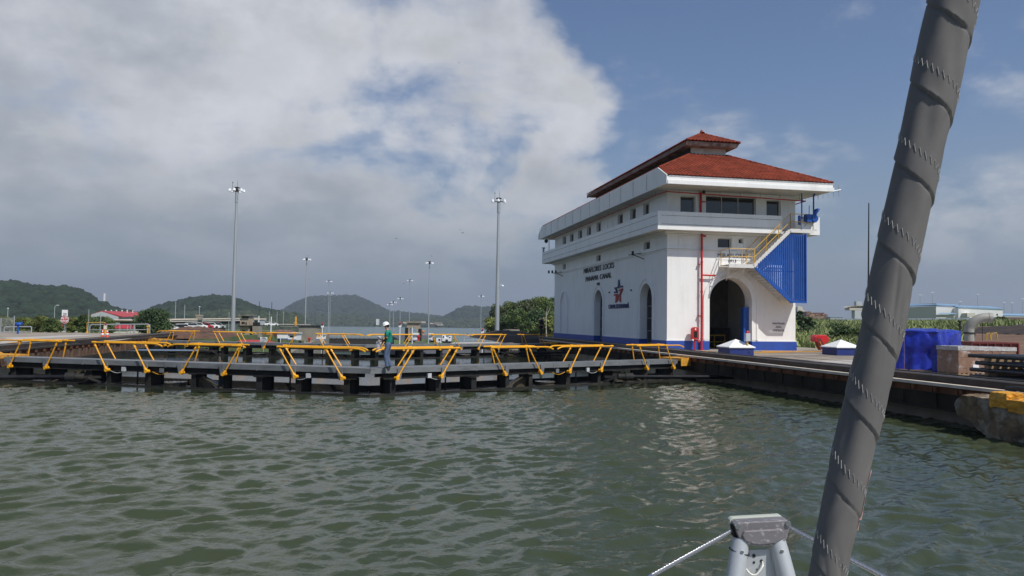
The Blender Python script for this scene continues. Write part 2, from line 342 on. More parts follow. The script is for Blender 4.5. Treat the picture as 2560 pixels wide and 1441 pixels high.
mat('sail_cloth', (0.142, 0.133, 0.124), 0.75, var=0.07, scale=40, dirt=(0.098, 0.095, 0.092), dscale=9, damt=0.5)
mat('sail_pink', (0.60, 0.36, 0.32), 0.7, var=0.1)
mat('thread', (0.45, 0.44, 0.42), 0.6, var=0.05)
mat('boat_alloy', (0.50, 0.52, 0.53), 0.42, metal=0.25, var=0.04, scale=10)
mat('cast_alloy', (0.21, 0.195, 0.20), 0.5, metal=0.2, var=0.1, scale=25, dirt=(0.50, 0.49, 0.50), dscale=170, damt=0.8, dlo=0.56, dhi=0.64)
mat('gelcoat', (0.75, 0.74, 0.66), 0.3, var=0.03)
mat('plastic_cream', (0.50, 0.52, 0.44), 0.4, var=0.05)
mat('wire_steel', (0.60, 0.58, 0.56), 0.25, metal=0.9, var=0.05)
mat('skin', (0.42, 0.22, 0.14), 0.55, var=0.06, scale=8)
mat('tshirt', (0.0, 0.20, 0.14), 0.85, var=0.12, scale=6, bump=0.3, bscale=20)
mat('jeans', (0.085, 0.12, 0.20), 0.85, var=0.25, scale=7, bump=0.4, bscale=18)
mat('dark_cloth', (0.02, 0.02, 0.025), 0.85, var=0.1)
mat('navy_cloth', (0.02, 0.03, 0.07), 0.85, var=0.1)
mat('shoe', (0.09, 0.085, 0.08), 0.7)
mat('hair', (0.015, 0.012, 0.01), 0.6)
mat('hardhat_white', (0.85, 0.85, 0.84), 0.3, var=0.01)
mat('bird', (0.02, 0.02, 0.022), 0.9)
def plastic_mat():
    m = bpy.data.materials.new('clear_plastic'); m.use_nodes = True; nt = m.node_tree; p = nt.nodes['Principled BSDF']
    p.inputs['Base Color'].default_value = (0.75, 0.77, 0.8, 1); p.inputs['Roughness'].default_value = 0.2; p.inputs['Alpha'].default_value = 0.45; MATS['clear_plastic'] = m
plastic_mat()
def water_mat(name, col, s1, b1, s2, b2, rough=0.04, stretch=(1, 1, 1), dist=0.1):
    m = bpy.data.materials.new(name); m.use_nodes = True; nt = m.node_tree; N = nt.nodes; L = nt.links; p = N['Principled BSDF']
    p.inputs['Base Color'].default_value = (*col, 1); p.inputs['Roughness'].default_value = rough; p.inputs['IOR'].default_value = 1.333
    g = N.new('ShaderNodeNewGeometry'); mp = N.new('ShaderNodeMapping'); L.new(g.outputs['Position'], mp.inputs[0]); mp.inputs['Scale'].default_value = stretch
    prev = None
    for sc, b in ((s1, b1), (s2, b2)):
        t = N.new('ShaderNodeTexNoise'); L.new(mp.outputs[0], t.inputs[0]); t.inputs['Scale'].default_value = sc; t.inputs['Detail'].default_value = 3
        bp = N.new('ShaderNodeBump'); bp.inputs['Strength'].default_value = b; bp.inputs['Distance'].default_value = dist; L.new(t.outputs[0], bp.inputs['Height'])
        if prev: L.new(prev.outputs[0], bp.inputs['Normal'])
        prev = bp
    L.new(prev.outputs[0], p.inputs['Normal']); MATS[name] = m
water_mat('water_near', (0.044, 0.055, 0.028), 4.0, 0.10, 11.0, 0.11)
water_mat('water_calm', (0.028, 0.034, 0.020), 1.2, 0.05, 5.0, 0.05)
water_mat('water_far', (0.060, 0.115, 0.105), 0.25, 0.5, 0.05, 0.5, rough=0.25, dist=0.5)
water_mat('wet_film', (0.035, 0.030, 0.020), 2.0, 0.05, 12.0, 0.08, rough=0.08)
# ------------------------------------------------------------------ water, ground, walls
def grid_mesh(name, xs, ys, H, m, smooth=True, **tags):
    nx, ny = len(xs), len(ys); Xg, Yg = np.meshgrid(xs, ys); co = np.stack([Xg, Yg, H], -1).reshape(-1, 3)
    i = np.arange(nx - 1)[None, :] + (np.arange(ny - 1) * nx)[:, None]; f = np.stack([i, i + 1, i + nx + 1, i + nx], -1).reshape(-1, 4)
    me = bpy.data.meshes.new(name); me.vertices.add(len(co)); me.vertices.foreach_set('co', co.astype(np.float32).ravel())
    me.loops.add(f.size); me.loops.foreach_set('vertex_index', f.astype(np.int32).ravel()); me.polygons.add(len(f))
    me.polygons.foreach_set('loop_start', np.arange(0, f.size, 4, dtype=np.int32)); me.update(calc_edges=True)
    me.polygons.foreach_set('use_smooth', [smooth] * len(f)); me.materials.append(MATS[m])
    o = bpy.data.objects.new(name, me); COL.objects.link(o); setup(o, **tags); return o
def waves(X, Y, seed, lams, amp, spread=0.9, main=-1.35):
    r = np.random.default_rng(seed); H = np.zeros_like(X)
    wx = X + 0.25 * np.sin(Y * 1.3 + X * .4) + 0.12 * np.sin(Y * 3.1 - X * 1.7); wy = Y + 0.22 * np.sin(X * 1.1 + 2) + 0.1 * np.sin(X * 3.3 + Y)
    for lam in lams:
        th = main + r.normal(0, spread); k = 2 * pi / lam; ph = r.uniform(0, 6.28)
        c = np.sin((wx * cos(th) + wy * sin(th)) * k + ph)
        env = 0.65 + 0.35 * np.sin(X * r.uniform(.2, .9) + Y * r.uniform(.2, .9) + r.uniform(0, 6))
        H += amp * lam * (1 - np.sqrt(np.abs(c) + 0.03)) * 1.3 * env if r.random() < .6 else amp * lam * c * env
    return H
LX, RX = -16.4, 17.0     # faces of the two lock walls
xs = np.arange(LX - .4, RX + .95, 0.065); ys = [4.0]
while ys[-1] < 41: ys.append(ys[-1] + 0.030 + 0.0022 * ys[-1])
ys = np.array(ys); Xg, Yg = np.meshgrid(xs, ys)
lams = list(np.random.default_rng(3).uniform(0.65, 1.7, 17)) + list(np.random.default_rng(4).uniform(0.26, 0.8, 27))
H = waves(Xg, Yg, 11, lams, 0.0122, spread=.65)
lip = 31.2 + np.abs(Xg - .45) * .5          # the front of the gates
H *= np.clip((lip - 0.4 - Yg) / 4.0, 0.25, 1.0); H -= H.mean() + .015
grid_mesh('water', xs, ys, np.where(Yg > lip - .3, -0.12, H), 'water_near', kind='structure')
MB().box(-200, 200, -160, 3.98, -1.2, -0.02).build('water_behind', 'water_near', kind='structure')
def flat(name, pts, m, z=None, **t):
    t.setdefault('kind', 'structure')
    pts = [(p[0], p[1], z if z is not None else p[2]) for p in pts]
    return MB().add(pts, [tuple(range(len(pts)))]).build(name, m, recalc=False, **t)
ys2 = np.arange(32.2, 66, .25); xs2 = np.arange(LX, RX + .1, .25); X2, Y2 = np.meshgrid(xs2, ys2)
grid_mesh('water_between_gates', xs2, ys2, waves(X2, Y2, 5, [.9, 1.3, 1.7, 2.2], 0.0006), 'water_calm', kind='structure')
bpy.data.objects['water_between_gates'].location.z = -0.02
# lake far below the lock, one sheet out to the horizon
flat('lake', [(-9000, 100, -16), (9000, 100, -16), (9000, 12000, -16), (-9000, 12000, -16)], 'water_far')
# lock walls
def lock_wall(sg, x0, y0, y1):
    out = lambda d: x0 + sg * d
    def bx(mb, a, b, ya, yb, z0, z1): mb.box(min(out(a), out(b)), max(out(a), out(b)), ya, yb, z0, z1)
    w = MB(); bx(w, 2.2, 3.0, y0, y1, -8, 0.50); bx(w, 0.06, 3.0, y0, y1, 0.50, 0.92)
    y = y0 + .4; k = 0
    while y < y1 - .6:
        bx(w, 0.0, 0.058, y, y + (0.16 if sg < 0 else .10), 0.48, 0.91); y += 0.62 if sg < 0 else 1.45; k += 1
    bx(w, -0.02, 0.9, y0, y1, 0.43, 0.50)
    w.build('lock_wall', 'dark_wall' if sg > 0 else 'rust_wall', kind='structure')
    r = MB(); bx(r, 0.10, 0.4, y0, y1, 0.92, 1.13)
    y = y0 + .3
    while y < y1:
        bx(r, -0.02, 0.10, y, y + .12, .97, 1.10); bx(r, 0.0, .1, y + .20, y + .28, .96, 1.08); y += 0.95 + .12 * random.random()
    r.build('fender_rail', 'rust', kind='structure')
    c = MB(); bx(c, 0.0, 0.24, y0, y1, 1.13, 1.22); c.build('coping', 'coping' if sg > 0 else 'rail_dark', kind='structure')
    d = MB(); bx(d, .24, .42, y0, y1, .9, 1.12); bx(d, .42, .86, y0, y1, 1.0, 1.40); bx(d, .98, 1.12, y0, y1, 1.0, 1.44); d.build('tow_rail', 'rail_dark', kind='structure')
    t = MB(); bx(t, .60, .68, y0, y1, 1.40, 1.43); t.build('tow_rail_head', 'rail_top', kind='structure')
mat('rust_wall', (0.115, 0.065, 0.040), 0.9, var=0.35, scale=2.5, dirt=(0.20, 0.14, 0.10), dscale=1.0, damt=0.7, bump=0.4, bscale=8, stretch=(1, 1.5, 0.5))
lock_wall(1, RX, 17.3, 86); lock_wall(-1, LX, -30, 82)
MB().box(RX + .9, 33, -40, 84, -8, 1.22).build('deck', 'concrete', kind='structure')
MB().box(-62, LX - 1.12, -40, 82, -8, 1.22).build('deck', 'concrete', kind='structure')
def patch(pts, m, dz, name='pavement'):
    flat(name, [tuple(atz(x, y, 1.22 + dz)) for x, y in pts], m)
patch([(1905, 905), (2330, 896), (2560, 905), (2560, 945), (2240, 928), (2000, 911)], 'pale_concrete', .004)
patch([(1800, 882.5), (2150, 876), (2150, 878), (1830, 884.5)], 'yellow_paint', .008, 'yellow_line')
patch([(1668, 877), (1776, 878), (1760, 881), (1690, 880)], 'yellow_paint', .012, 'yellow_line')
patch([(1900, 877), (1992, 878), (2040, 879.5), (1905, 880)], 'yellow_paint', .012, 'yellow_line')
for i, Yr in enumerate((37.6, 39.3, 42.2, 44.0)):
    MB().box(18.3, 33, Yr, Yr + .09, 1.20, 1.235 + .002 * i).build('crossing_rail', 'rail_dark', kind='structure')
for Xr in (18.9, 20.9, 22.4):
    MB().box(Xr, Xr + .08, -30, 37.5, 1.20, 1.231).build('crossing_rail', 'rail_dark', kind='structure')
# left deck paint and slabs
patch([(0, 852), (250, 846), (365, 841), (300, 851), (0, 864)], 'pale_concrete', .004)
patch([(0, 845), (190, 838), (260, 838), (40, 850)], 'pale_concrete', .009)
patch([(0, 863), (170, 857), (240, 853), (60, 865)], 'yellow_paint', .012, 'yellow_line')
patch([(20, 857), (55, 854), (55, 862), (20, 865)], 'yellow_paint', .02, 'yellow_line')
MB().box(-17.9, -17.5, 49, 53, 1.22, 1.42).build('kerb', 'yellow_paint', kind='structure')
# ramps of soil at the far ends of the walls
def mound(pts, h, m, name='soil_mound', **t):
    mb = MB(); n = 26; (xa, ya), (xb, yb) = pts; vs = []; fs = []
    for j in range(n + 1):
        for i in range(n + 1):
            u, v = i / n, j / n; x = xa + (xb - xa) * u; y = ya + (yb - ya) * v
            k = (sin(pi * u) ** .55) * (sin(pi * v) ** .55); z = 0.9 + h * k + .25 * noise.noise(Vector((x * .7, y * .7, 3))) * k + .12 * noise.noise(Vector((x * 2.3, y * 2.3, 3))) * k
            vs.append((x, y, z))
    for j in range(n):
        for i in range(n): a = j * (n + 1) + i; fs.append((a, a + 1, a + n + 2, a + n + 1))
    b = [(xa, ya, -1), (xb, ya, -1), (xb, yb, -1), (xa, yb, -1)]
    mb.add(vs, fs); mb.build(name, m, smooth=True, recalc=False, **t)
mat('rusty_earth', (0.12, 0.062, 0.038), 0.95, var=0.4, scale=1.2, dirt=(0.05, 0.03, 0.02), dscale=.8, damt=.7, bump=.6, bscale=4)
mound(((13.2, 72), (19.0, 96)), 0.95, 'dark_earth', label='dark brown heap of soil beside the far end of the white building', cat='mound', name='soil_mound')
mound(((-19.5, 76), (-12.8, 92)), 0.95, 'rusty_earth', label='rusty brown heap of soil at the end of the left lock wall', cat='mound', name='soil_mound')
# ------------------------------------------------------------------ lock gates
def leaf(M, sg, label, near=True, ram='black_steel', boxes=True):
    ux, uy = sg * .894, .447; nx, ny = -sg * .447, .894
    L = lambda s, o, z: Vector((M[0] + ux * s + nx * o, M[1] + uy * s + ny * o, z))
    heel = L(18.5, 0, 0)
    g = thing('lock_gate', label, 'lock gate', (heel.x, heel.y, 0), atan2(uy, ux), 'mitre gate leaves across the lock')
    def pris(mb, s0, s1, o0, o1, z0, z1, mitre=True):
        a0 = (.5 * o0 + .012) if mitre and s0 < .02 else s0; a1 = (.5 * o1 + .012) if mitre and s0 < .02 else s0
        p = [L(a0, o0, z0), L(s1, o0, z0), L(s1, o1, z0), L(a1, o1, z0)]; mb.poly(p, (0, 0, z1 - z0)); return mb
    b = MB(); pris(b, 0, 18.6, -1.0, .78, -2.5, -.004); b.build('gate_body', 'wet_steel', g)
    b = MB(); pris(b, .35, 18.6, .52, .74, -.004, .22); pris(b, .0, 18.6, -1.04, -.96, -.3, .035); b.build('upstand', 'gate_dark', g)
    b = MB(); pris(b, 0, 17.25, -.9, 0, .97, 1.02); b.build('walkway', 'gate_steel', g)
    b = MB(); pris(b, 0, 17.25, -.94, -.9, .82, 1.025); pris(b, 0, 17.25, 0, .04, .82, 1.025)
    for s0 in (4.45, 8.75, 12.95): pris(b, s0, s0 + .05, -.955, -.94, .80, 1.03, False)
    b.build('fascia', 'gate_steel', g)
    b = MB(); pris(b, .15, 17.25, -.80, -.72, .60, .82, False); pris(b, .15, 17.25, -.90, -.62, .575, .605, False); pris(b, .15, 17.25, -.18, -.10, .62, .82, False)
    for q in range(8): pris(b, 1.5 + q * 2.1, 1.95 + q * 2.1, -.72, -.18, .66, .82, False)
    b.build('beam', 'gate_dark', g)
    for s0, w, dp in ((.45, .24, .8), (2.55, .24, .8), (4.3, .26, .85), (6.1, .2, .6), (7.4, .2, .7), (9.6, .26, .8), (11.6, .2, .6), (12.6, .30, .8), (14.8, .26, .9), (16.7, .3, .9)):
        c = MB(); pris(c, s0, s0 + w, -.84, -.80, -.02, .60, False); pris(c, s0 + w * .35, s0 + w * .65, -.8, -.8 + dp, -.02, .60, False); pris(c, s0, s0 + w, -.84 + dp, -.80 + dp, -.02, .60, False)
        pris(c, s0 - .08, s0 + w + .08, -.92, -.6, .545, .574, False); c.build('support', 'gate_dark', g)
    for s0 in (3.35, 10.7):
        MB().tube([L(s0, -.3, -.02), L(s0, -.3, .62)], .035, 8).build('thin_post', 'gate_dark', g)
    for s0, d in ((7.2, 1), (13.4, -1)):
        c = MB(); c.poly([L(s0 - .9, -.55, -.02), L(s0 + .7, -.55, -.02), L(s0 + .05 * d, -.55, .52)], (nx * .03, ny * .03, 0)); c.poly([L(s0 - .9, -.95, -.0), L(s0 - .9, -.1, 0), L(s0, -.4, .44)], (ux * .03, uy * .03, 0))
        c.bar(L(s0 - 1.15 * d, -.95, .02), L(s0 - .1 * d, -.75, .46), .07, .05); c.build('gusset', 'wet_steel', g)
    for s0 in (8.75, 12.0):
        c = L(s0, -.35, 0); h = MB().lathe([(.42, -.02), (.42, .12), (.47, .12), (.47, .17), (.05, .19)] if s0 < 10 else [(.5, -.02), (.5, .05), (.05, .06)], (c.x, c.y, 0), 20).build('hatch', 'wet_steel', g)
        if s0 < 10:
            for q in (-.2, .2): MB().tube([L(s0 + q - .09, -.4, .17), L(s0 + q - .09, -.4, .23), L(s0 + q + .09, -.4, .23), L(s0 + q + .09, -.4, .17)], .012, 6).build('handle', 'gate_dark', h)
    if boxes:
        for s0, m in ((2.1, 'grey_box'), (10.8, 'grey_box'), (8.9, 'gate_steel')):
            q = MB(); pris(q, s0, s0 + .17, -.95, -.84, .58, .76, False); q.build('junction_box', m, g)
        for s0, m in ((10.85, 'grey_box'), (8.7, 'yellow_rail'), (4.0, 'black'), (2.2, 'grey_box')):
            MB().tube([L(s0 + .75 * q / 8, -.9, .60 - .10 * sin(pi * q / 8)) for q in range(9)], .011, 5).build('cable', m, g)
    # folding handrails, a sloping pair of posts under each rail
    secs = [(.61, 2.65, .78, -.28, 3.5, 0), (5.89, 7.88, -.66, 5.12, 8.60, 1), (9.58, 11.58, .74, 8.90, 12.43, 0), (14.78, 16.76, -.52, 14.05, 17.57, 1)]
    for rear in (0, 1):
        o = .13 if rear else -1.04; sh = .46 if rear else 0; zt = 1.77
        for (b0, b1, ln, r0, r1, end) in secs:
            b0 += sh; b1 += sh; r0 += sh; r1 += sh * (1 if end == 0 else .2); ln *= (1.0 if end == 0 else (.55 if rear else 1)); pts = [L(r0 + (r1 - r0) * t, o, zt) for t in (0, .3, .7, 1)]
            if end == 0: pts = [L(r0 - .02, o, zt - .11), L(r0 + .10, o, zt - .055), L(r0 + .26, o, zt - .01), L(r0 + .45, o, zt)] + pts[1:]
            else: pts = pts[:3] + [L(r1 - .45, o, zt), L(r1 - .26, o, zt - .01), L(r1 - .10, o, zt - .055), L(r1 + .02, o, zt - .11)]
            r = MB().tube(pts, .035, 9).build('handrail', 'yellow_rail', g, smooth='auto')
            for bb in (b0, b1):
                p = MB(); a = L(bb, o - (.05 if not rear else -.05), .62); t = L(bb + ln, o, zt - .03); d = (t - a)
                p.tube([a, a + d * .12], [.075, .05], 9); p.tube([a + d * .11, t], .029, 9); p.tube([a + d * .86, a + d * .93], .045, 9)
                oo = L(bb, o - .12 if not rear else o + .12, .62); ii = L(bb, o + .08 if not rear else o - .08, .62); p.tube([oo, ii], .075, 10)
                q = L(bb + ln, 0, 0); p.tube([L(bb + ln - .09, o, zt), L(bb + ln + .09, o, zt)], .050, 10); p.build('post', 'yellow_rail', r, smooth='auto')
            for bb in (b0, b1):
                c = MB(); z0 = L(bb + .16 * (1 if ln > 0 else -1), 0, 0); s1 = bb + .06; 
                oo = -1.0 if not rear else .04
                c.poly([L(s1, oo, .55), L(s1 + .16, oo, .55), L(s1 + .24, oo, .98), L(s1 + .02, oo, .98)], (nx * .06, ny * .06, 0)); c.build('bracket', 'gate_steel', g)
        MB().tube([L(12.43 + sh, o, 1.74), L(13.2 + sh, o, 1.72), L(14.05 + sh, o, 1.74)], .014, 6).build('chain', 'black', g)
    # yellow end plate on the wall
    e = MB(); pris(e, 17.25, 18.75, -1.15, .35, .96, 1.10, False); pris(e, 17.25, 18.6, -1.17, -1.15, .70, 1.12, False); e.poly([L(18.7, -1.1, 1.1), L(18.7, .3, 1.1), L(19.9, .9, 1.235), L(20.2, -1.3, 1.235)], (0, 0, .012)); e.build('end_plate', 'yellow_paint', g)
    # ram that swings the leaf
    a = L(12.7, -1.25, .30); b = Vector((M[0] + sg * 17.9, a.y - .75, .34)); d = (b - a).normalized()
    h = MB().tube([a - d * .1, a + d * .25, a + d * .26, a + d * .62], [.15, .15, .19, .19], 14); h.bar(a - d * .75, a, .14, .10); h.bar(a - d * .8 + Vector((0, .2, -.3)), a - d * .2, .5, .10)
    h.build('ram_head', 'gate_dark', g, smooth='auto'); MB().tube([a + d * .5, a + d * .85, b], [.12, .095, .095], 14).build('ram_rod', ram, g, smooth='auto')
    return g
M1 = (.45, 31.4); M2 = (.45, 59.3)
leaf(M1, -1, 'left leaf of the nearest pair of lock gates, the person stands at its right end')
leaf(M1, 1, 'right leaf of the nearest pair of lock gates, ending at the white building side')
leaf(M2, -1, 'left leaf of the second pair of lock gates, with a shiny steel ram', ram='chrome', boxes=False)
leaf(M2, 1, 'right leaf of the second pair of lock gates, behind the person', boxes=False)
# ------------------------------------------------------------------ control house
BX, BX1, BY, BY1, BZ = 19.17, 28.12, 46.77, 76.0, 1.22
HS = thing('control_house', 'white lock control house with a red tiled roof, blue base band and arched doorways', 'building', ((BX + BX1) / 2, (BY + BY1) / 2, BZ))
WT = 11.40; TH = .9
fF = lambda u, v, d: (u, BY + d, v)
fL = lambda u, v, d: (BX + d, u, v)
fR = lambda u, v, d: (BX1 - d, u, v)
front_holes = [arch(23.52, 1.475, BZ - .5, 4.40, 26), rect(20.05, 21.08, 10.02, 11.08), rect(21.80, 25.30, 9.95, 11.20), rect(26.05, 27.08, 9.98, 11.08), rect(22.62, 23.58, 7.83, 8.46), rect(24.08, 24.38, 8.15, 8.47)]
UY = [(71.8, 73.0), (69.1, 70.4), (66.3, 67.6), (63.6, 64.8), (60.8, 62.0), (55.4, 56.6), (52.6, 53.8), (50.0, 51.1)]
LY = [(60.8, 62.0), (49.8, 51.0), (71.8, 72.9)]
left_holes = [arch(50.45, 1.15, BZ - .5, 4.45), arch(61.25, 1.1, BZ - .5, 4.45)] + [rect(a, b, 10.36, 11.10) for a, b in UY] + [rect(a, b, 7.93, 8.46) for a, b in LY]
w = MB(); sheet(w, rect(BX, BX1, BZ - .52, WT), front_holes, fF, TH); w.build('front_wall', 'white_paint', HS)
w = MB(); sheet(w, rect(BY + TH, BY1, BZ - .52, WT), left_holes, fL, TH); w.build('side_wall', 'white_paint', HS)
w = MB(); w.box(BX1 - TH, BX1, BY + TH, BY1, BZ - .4, WT); w.build('side_wall', 'white_paint', HS)
w = MB(); w.box(BX + TH, BX1 - TH, BY1 - TH, BY1, BZ - .4, WT); w.build('back_wall', 'white_paint', HS)
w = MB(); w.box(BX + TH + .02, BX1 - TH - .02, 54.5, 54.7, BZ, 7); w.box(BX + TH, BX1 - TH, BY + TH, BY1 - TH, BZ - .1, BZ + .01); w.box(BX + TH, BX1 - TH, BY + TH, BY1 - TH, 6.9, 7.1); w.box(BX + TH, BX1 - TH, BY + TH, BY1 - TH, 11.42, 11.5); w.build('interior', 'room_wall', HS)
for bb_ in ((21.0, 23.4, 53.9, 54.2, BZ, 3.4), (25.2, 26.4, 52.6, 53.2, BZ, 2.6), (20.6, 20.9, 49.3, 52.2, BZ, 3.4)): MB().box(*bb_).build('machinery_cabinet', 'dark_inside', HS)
w = MB(); w.box(22.7, 25.6, 51.6, 51.66, 2.05, 2.14); w.box(22.7, 25.6, 51.6, 51.66, 1.6, 1.66)
for x in (22.7, 23.8, 24.7, 25.5): w.box(x, x + .06, 51.6, 51.66, BZ, 2.14)
w.build('inner_railing', 'pale_yellow', HS)
w = MB(); w.box(24.62, 24.98, BY + .35, BY + .75, BZ, 4.0); w.build('booth', 'blue_paint', HS)
# blue base band, proud of the wall, cut at the doorways
bb = MB(); z0, z1, o = BZ - .3, 1.80, .055
for a, b in ((BX - o, 22.045), (24.995, BX1 + o)): bb.box(a, b, BY - o, BY - .003, z0, z1)
for a, b in ((BY - o + .001, 49.30), (51.60, 60.15), (62.35, BY1 + o)): bb.box(BX - o, BX - .003, a, b, z0, z1)
bb.box(BX1 + .003, BX1 + o, BY, BY1 + o, z0, z1)
bb.box(22.03, 22.048, BY - .003, BY + .5, z0, z1); bb.box(24.992, 25.01, BY - .003, BY + .5, z0, z1)
for y in (51.60, 62.35): bb.box(BX - .003, BX + TH, y - .02, y + .004, z0, z1)
bb.build('base_band', 'blue_band', HS)
bb = MB(); z0, z1, o = 1.80, 1.875, .035
for a, b in ((BX - o, 22.045), (24.995, BX1 + o)): bb.box(a, b, BY - o, BY - .003, z0, z1)
for a, b in ((BY, 49.30), (51.60, 60.15), (62.35, BY1 + o)): bb.box(BX - o, BX - .003, a, b, z0, z1)
# string course and other mouldings
for zz, h, oo in ((7.575, .045, .05), (7.69, .06, .085), (8.55, .07, .12), (8.64, .115, .24)):
    bb.box(BX - oo, BX1 + oo, BY - oo, BY - .002, zz, zz + h); bb.box(BX - oo, BX - .002, BY, BY1 + oo, zz, zz + h); bb.box(BX1 + .002, BX1 + oo, BY, BY1 + oo, zz, zz + h)
bb.build('moulding', 'white_paint', HS)
def arch_trim(fn, uc, r, zs, zb, ws, dp, parent, m='white_paint'):
    mb = MB()
    for (ra, rb, d) in ws:
        n = 26; ang = [pi * i / n for i in range(n + 1)]
        inn = [(uc + ra, zb)] + [(uc + ra * cos(a), zs + ra * sin(a)) for a in ang] + [(uc - ra, zb)]
        out = [(uc + rb, zb)] + [(uc + rb * cos(a), zs + rb * sin(a)) for a in ang] + [(uc - rb, zb)]
        for i in range(len(inn) - 1):
            q = [inn[i], out[i], out[i + 1], inn[i + 1]]; vs = [fn(u, v, -.002) for u, v in q] + [fn(u, v, -d) for u, v in q]
            mb.add(vs, [(0, 1, 2, 3), (7, 6, 5, 4), (0, 4, 5, 1), (1, 5, 6, 2), (2, 6, 7, 3), (3, 7, 4, 0)])
    return mb.build('arch_trim', m, parent)
arch_trim(fF, 23.52, 1.475, 4.40, 1.88, ((1.475, 1.78, .05), (1.78, 1.90, .09)), .05, HS)
arch_trim(fL, 50.45, 1.15, 4.45, 1.88, ((1.15, 1.42, .04), (1.42, 1.52, .08)), .05, HS)
arch_trim(fL, 61.25, 1.10, 4.45, 1.88, ((1.10, 1.38, .04), (1.38, 1.48, .08)), .05, HS)
arch_trim(fL, 72.1, 1.10, 4.45, 1.88, ((1.0, 1.08, .05), (1.28, 1.40, .09)), .05, HS)
# windows
def window(fn, u0, u1, v0, v1, bars=(), m='dark_glass', dep=.22):
    p = MB(); t = .05
    sheet(p, rect(u0 - .001, u1 + .001, v0 - .001, v1 + .001), [rect(u0 + t, u1 - t, v0 + t, v1 - t)], lambda u, v, d: fn(u, v, d + dep - .04), .05)
    for b in bars:
        a = [fn(b - .025, v0, dep - .03), fn(b + .025, v0, dep - .03), fn(b + .025, v1, dep - .03), fn(b - .025, v1, dep - .03)]; c = [fn(b - .025, v0, dep + .01), fn(b + .025, v0, dep + .01), fn(b + .025, v1, dep + .01), fn(b - .025, v1, dep + .01)]
        p.add(a + c, [(0, 1, 2, 3), (7, 6, 5, 4), (0, 4, 5, 1), (1, 5, 6, 2), (2, 6, 7, 3), (3, 7, 4, 0)])
    f = p.build('window', 'soffit_white', HS)
    q = MB(); sheet(q, rect(u0, u1, v0, v1), [], lambda u, v, d: fn(u, v, d + dep), .02); q.build('pane', m, f); return f
window(fF, 20.05, 21.08, 10.02, 11.08); window(fF, 21.80, 25.30, 9.95, 11.20, (22.97, 24.13)); window(fF, 26.05, 27.08, 9.98, 11.08)
window(fF, 22.62, 23.58, 7.83, 8.46); window(fF, 24.08, 24.38, 8.15, 8.47)
for i, (a, b) in enumerate(UY): window(fL, a, b, 10.36, 11.10, ((a + b) / 2,) if i in (0, 4, 7) else (), dep=.2)
for a, b in LY: window(fL, a, b, 7.93, 8.46, dep=.22)
for (u0, u1, v0, v1) in ((19.95, 21.2, 7.9, 8.52), (23.95, 24.52, 7.6, 8.55), (22.5, 23.72, 7.74, 8.54)):
    p = MB(); sheet(p, rect(u0, u1, v0, v1), [rect(u0 + .1, u1 - .1, v0 + .08, v1 - .08)], lambda u, v, d: fF(u, v, d - .03), .028); p.build('window_surround', 'white_paint', HS)
p = MB(); sheet(p, rect(57.9, 59.1, 10.3, 11.1), [rect(58.0, 59.0, 10.4, 11.0)], lambda u, v, d: fL(u, v, d - .03), .028); p.build('window_surround', 'white_paint', HS)
# doors deep in the side arches
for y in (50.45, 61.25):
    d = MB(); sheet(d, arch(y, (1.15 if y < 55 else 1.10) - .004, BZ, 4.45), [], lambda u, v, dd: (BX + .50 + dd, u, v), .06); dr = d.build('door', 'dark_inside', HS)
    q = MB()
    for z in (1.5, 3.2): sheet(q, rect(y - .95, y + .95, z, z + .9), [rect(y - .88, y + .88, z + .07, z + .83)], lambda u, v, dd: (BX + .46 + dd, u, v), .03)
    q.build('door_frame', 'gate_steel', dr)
# balcony
PX0, PX1, PY0, PY1, PZ0, PZ1 = 18.10, 29.22, 45.70, 77.05, 8.755, 9.90
GX0, GX1 = 26.55, 27.95        # gap where the stair arrives
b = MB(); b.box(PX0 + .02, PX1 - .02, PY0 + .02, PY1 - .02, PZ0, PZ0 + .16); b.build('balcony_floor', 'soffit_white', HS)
b = MB(); t = .18
b.box(PX0, GX0, PY0, PY0 + t, PZ0 - .001, PZ1); b.box(GX1, PX1, PY0, PY0 + t, PZ0 - .001, PZ1)
b.box(PX0, PX0 + t, PY0 + t, PY1, PZ0 - .001, PZ1); b.box(PX1 - t, PX1, PY0 + t, PY1, PZ0 - .001, PZ1); b.box(PX0 + t, PX1 - t, PY1 - t, PY1, PZ0 - .001, PZ1)
b.build('parapet', 'white_paint', HS)
b = MB()
for zz in (9.08, 9.62):
    b.box(PX0 + .25, GX0 - .1, PY0 - .012, PY0 + .005, zz, zz + .022); b.box(PX0 - .012, PX0 + .005, PY0 + .1, PY1 - .3, zz, zz + .022)
b.box(PX1 - .45, PX1 - .2, PY0 - .012, PY0, 9.06, 9.08); b.build('parapet_groove', 'dirty_trim', HS)
# eaves
EX0, EX1, EY0, EY1 = 18.1, 29.2, 44.2, 78.57
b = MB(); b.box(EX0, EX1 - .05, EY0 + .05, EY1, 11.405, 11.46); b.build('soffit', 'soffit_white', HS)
b = MB(); b.box(EX0, EX1, EY0, EY0 + .12, 11.54, 11.84); b.box(EX0, EX1 + .05, EY0 - .07, EY0 + .12, 11.34, 11.58); b.box(EX1 - .12, EX1, EY0 + .12, EY1, 11.36, 11.84); b.box(EX0 + .1, EX1, EY0 - .03, EY0, 11.81, 11.87)
b.build('gutter', 'white_paint', HS)
b = MB(); b.poly([(EX0, EY0 - .02, 11.36), (EX0, EY1 + .1, 11.38), (EX0, EY1 + .2, 11.8), (EX0, EY1 - 1.3, 12.55), (EX0, EY0 + 1.45, 12.60), (EX0, EY0 - .02, 11.88)], (-.06, 0, 0)); pn = b.build('eave_panel', 'white_paint', HS)
y = 47.5
j = MB()
while y < EY1: j.box(EX0 - .075, EX0 - .06, y, y + .025, 11.45, 12.5); y += 2.55
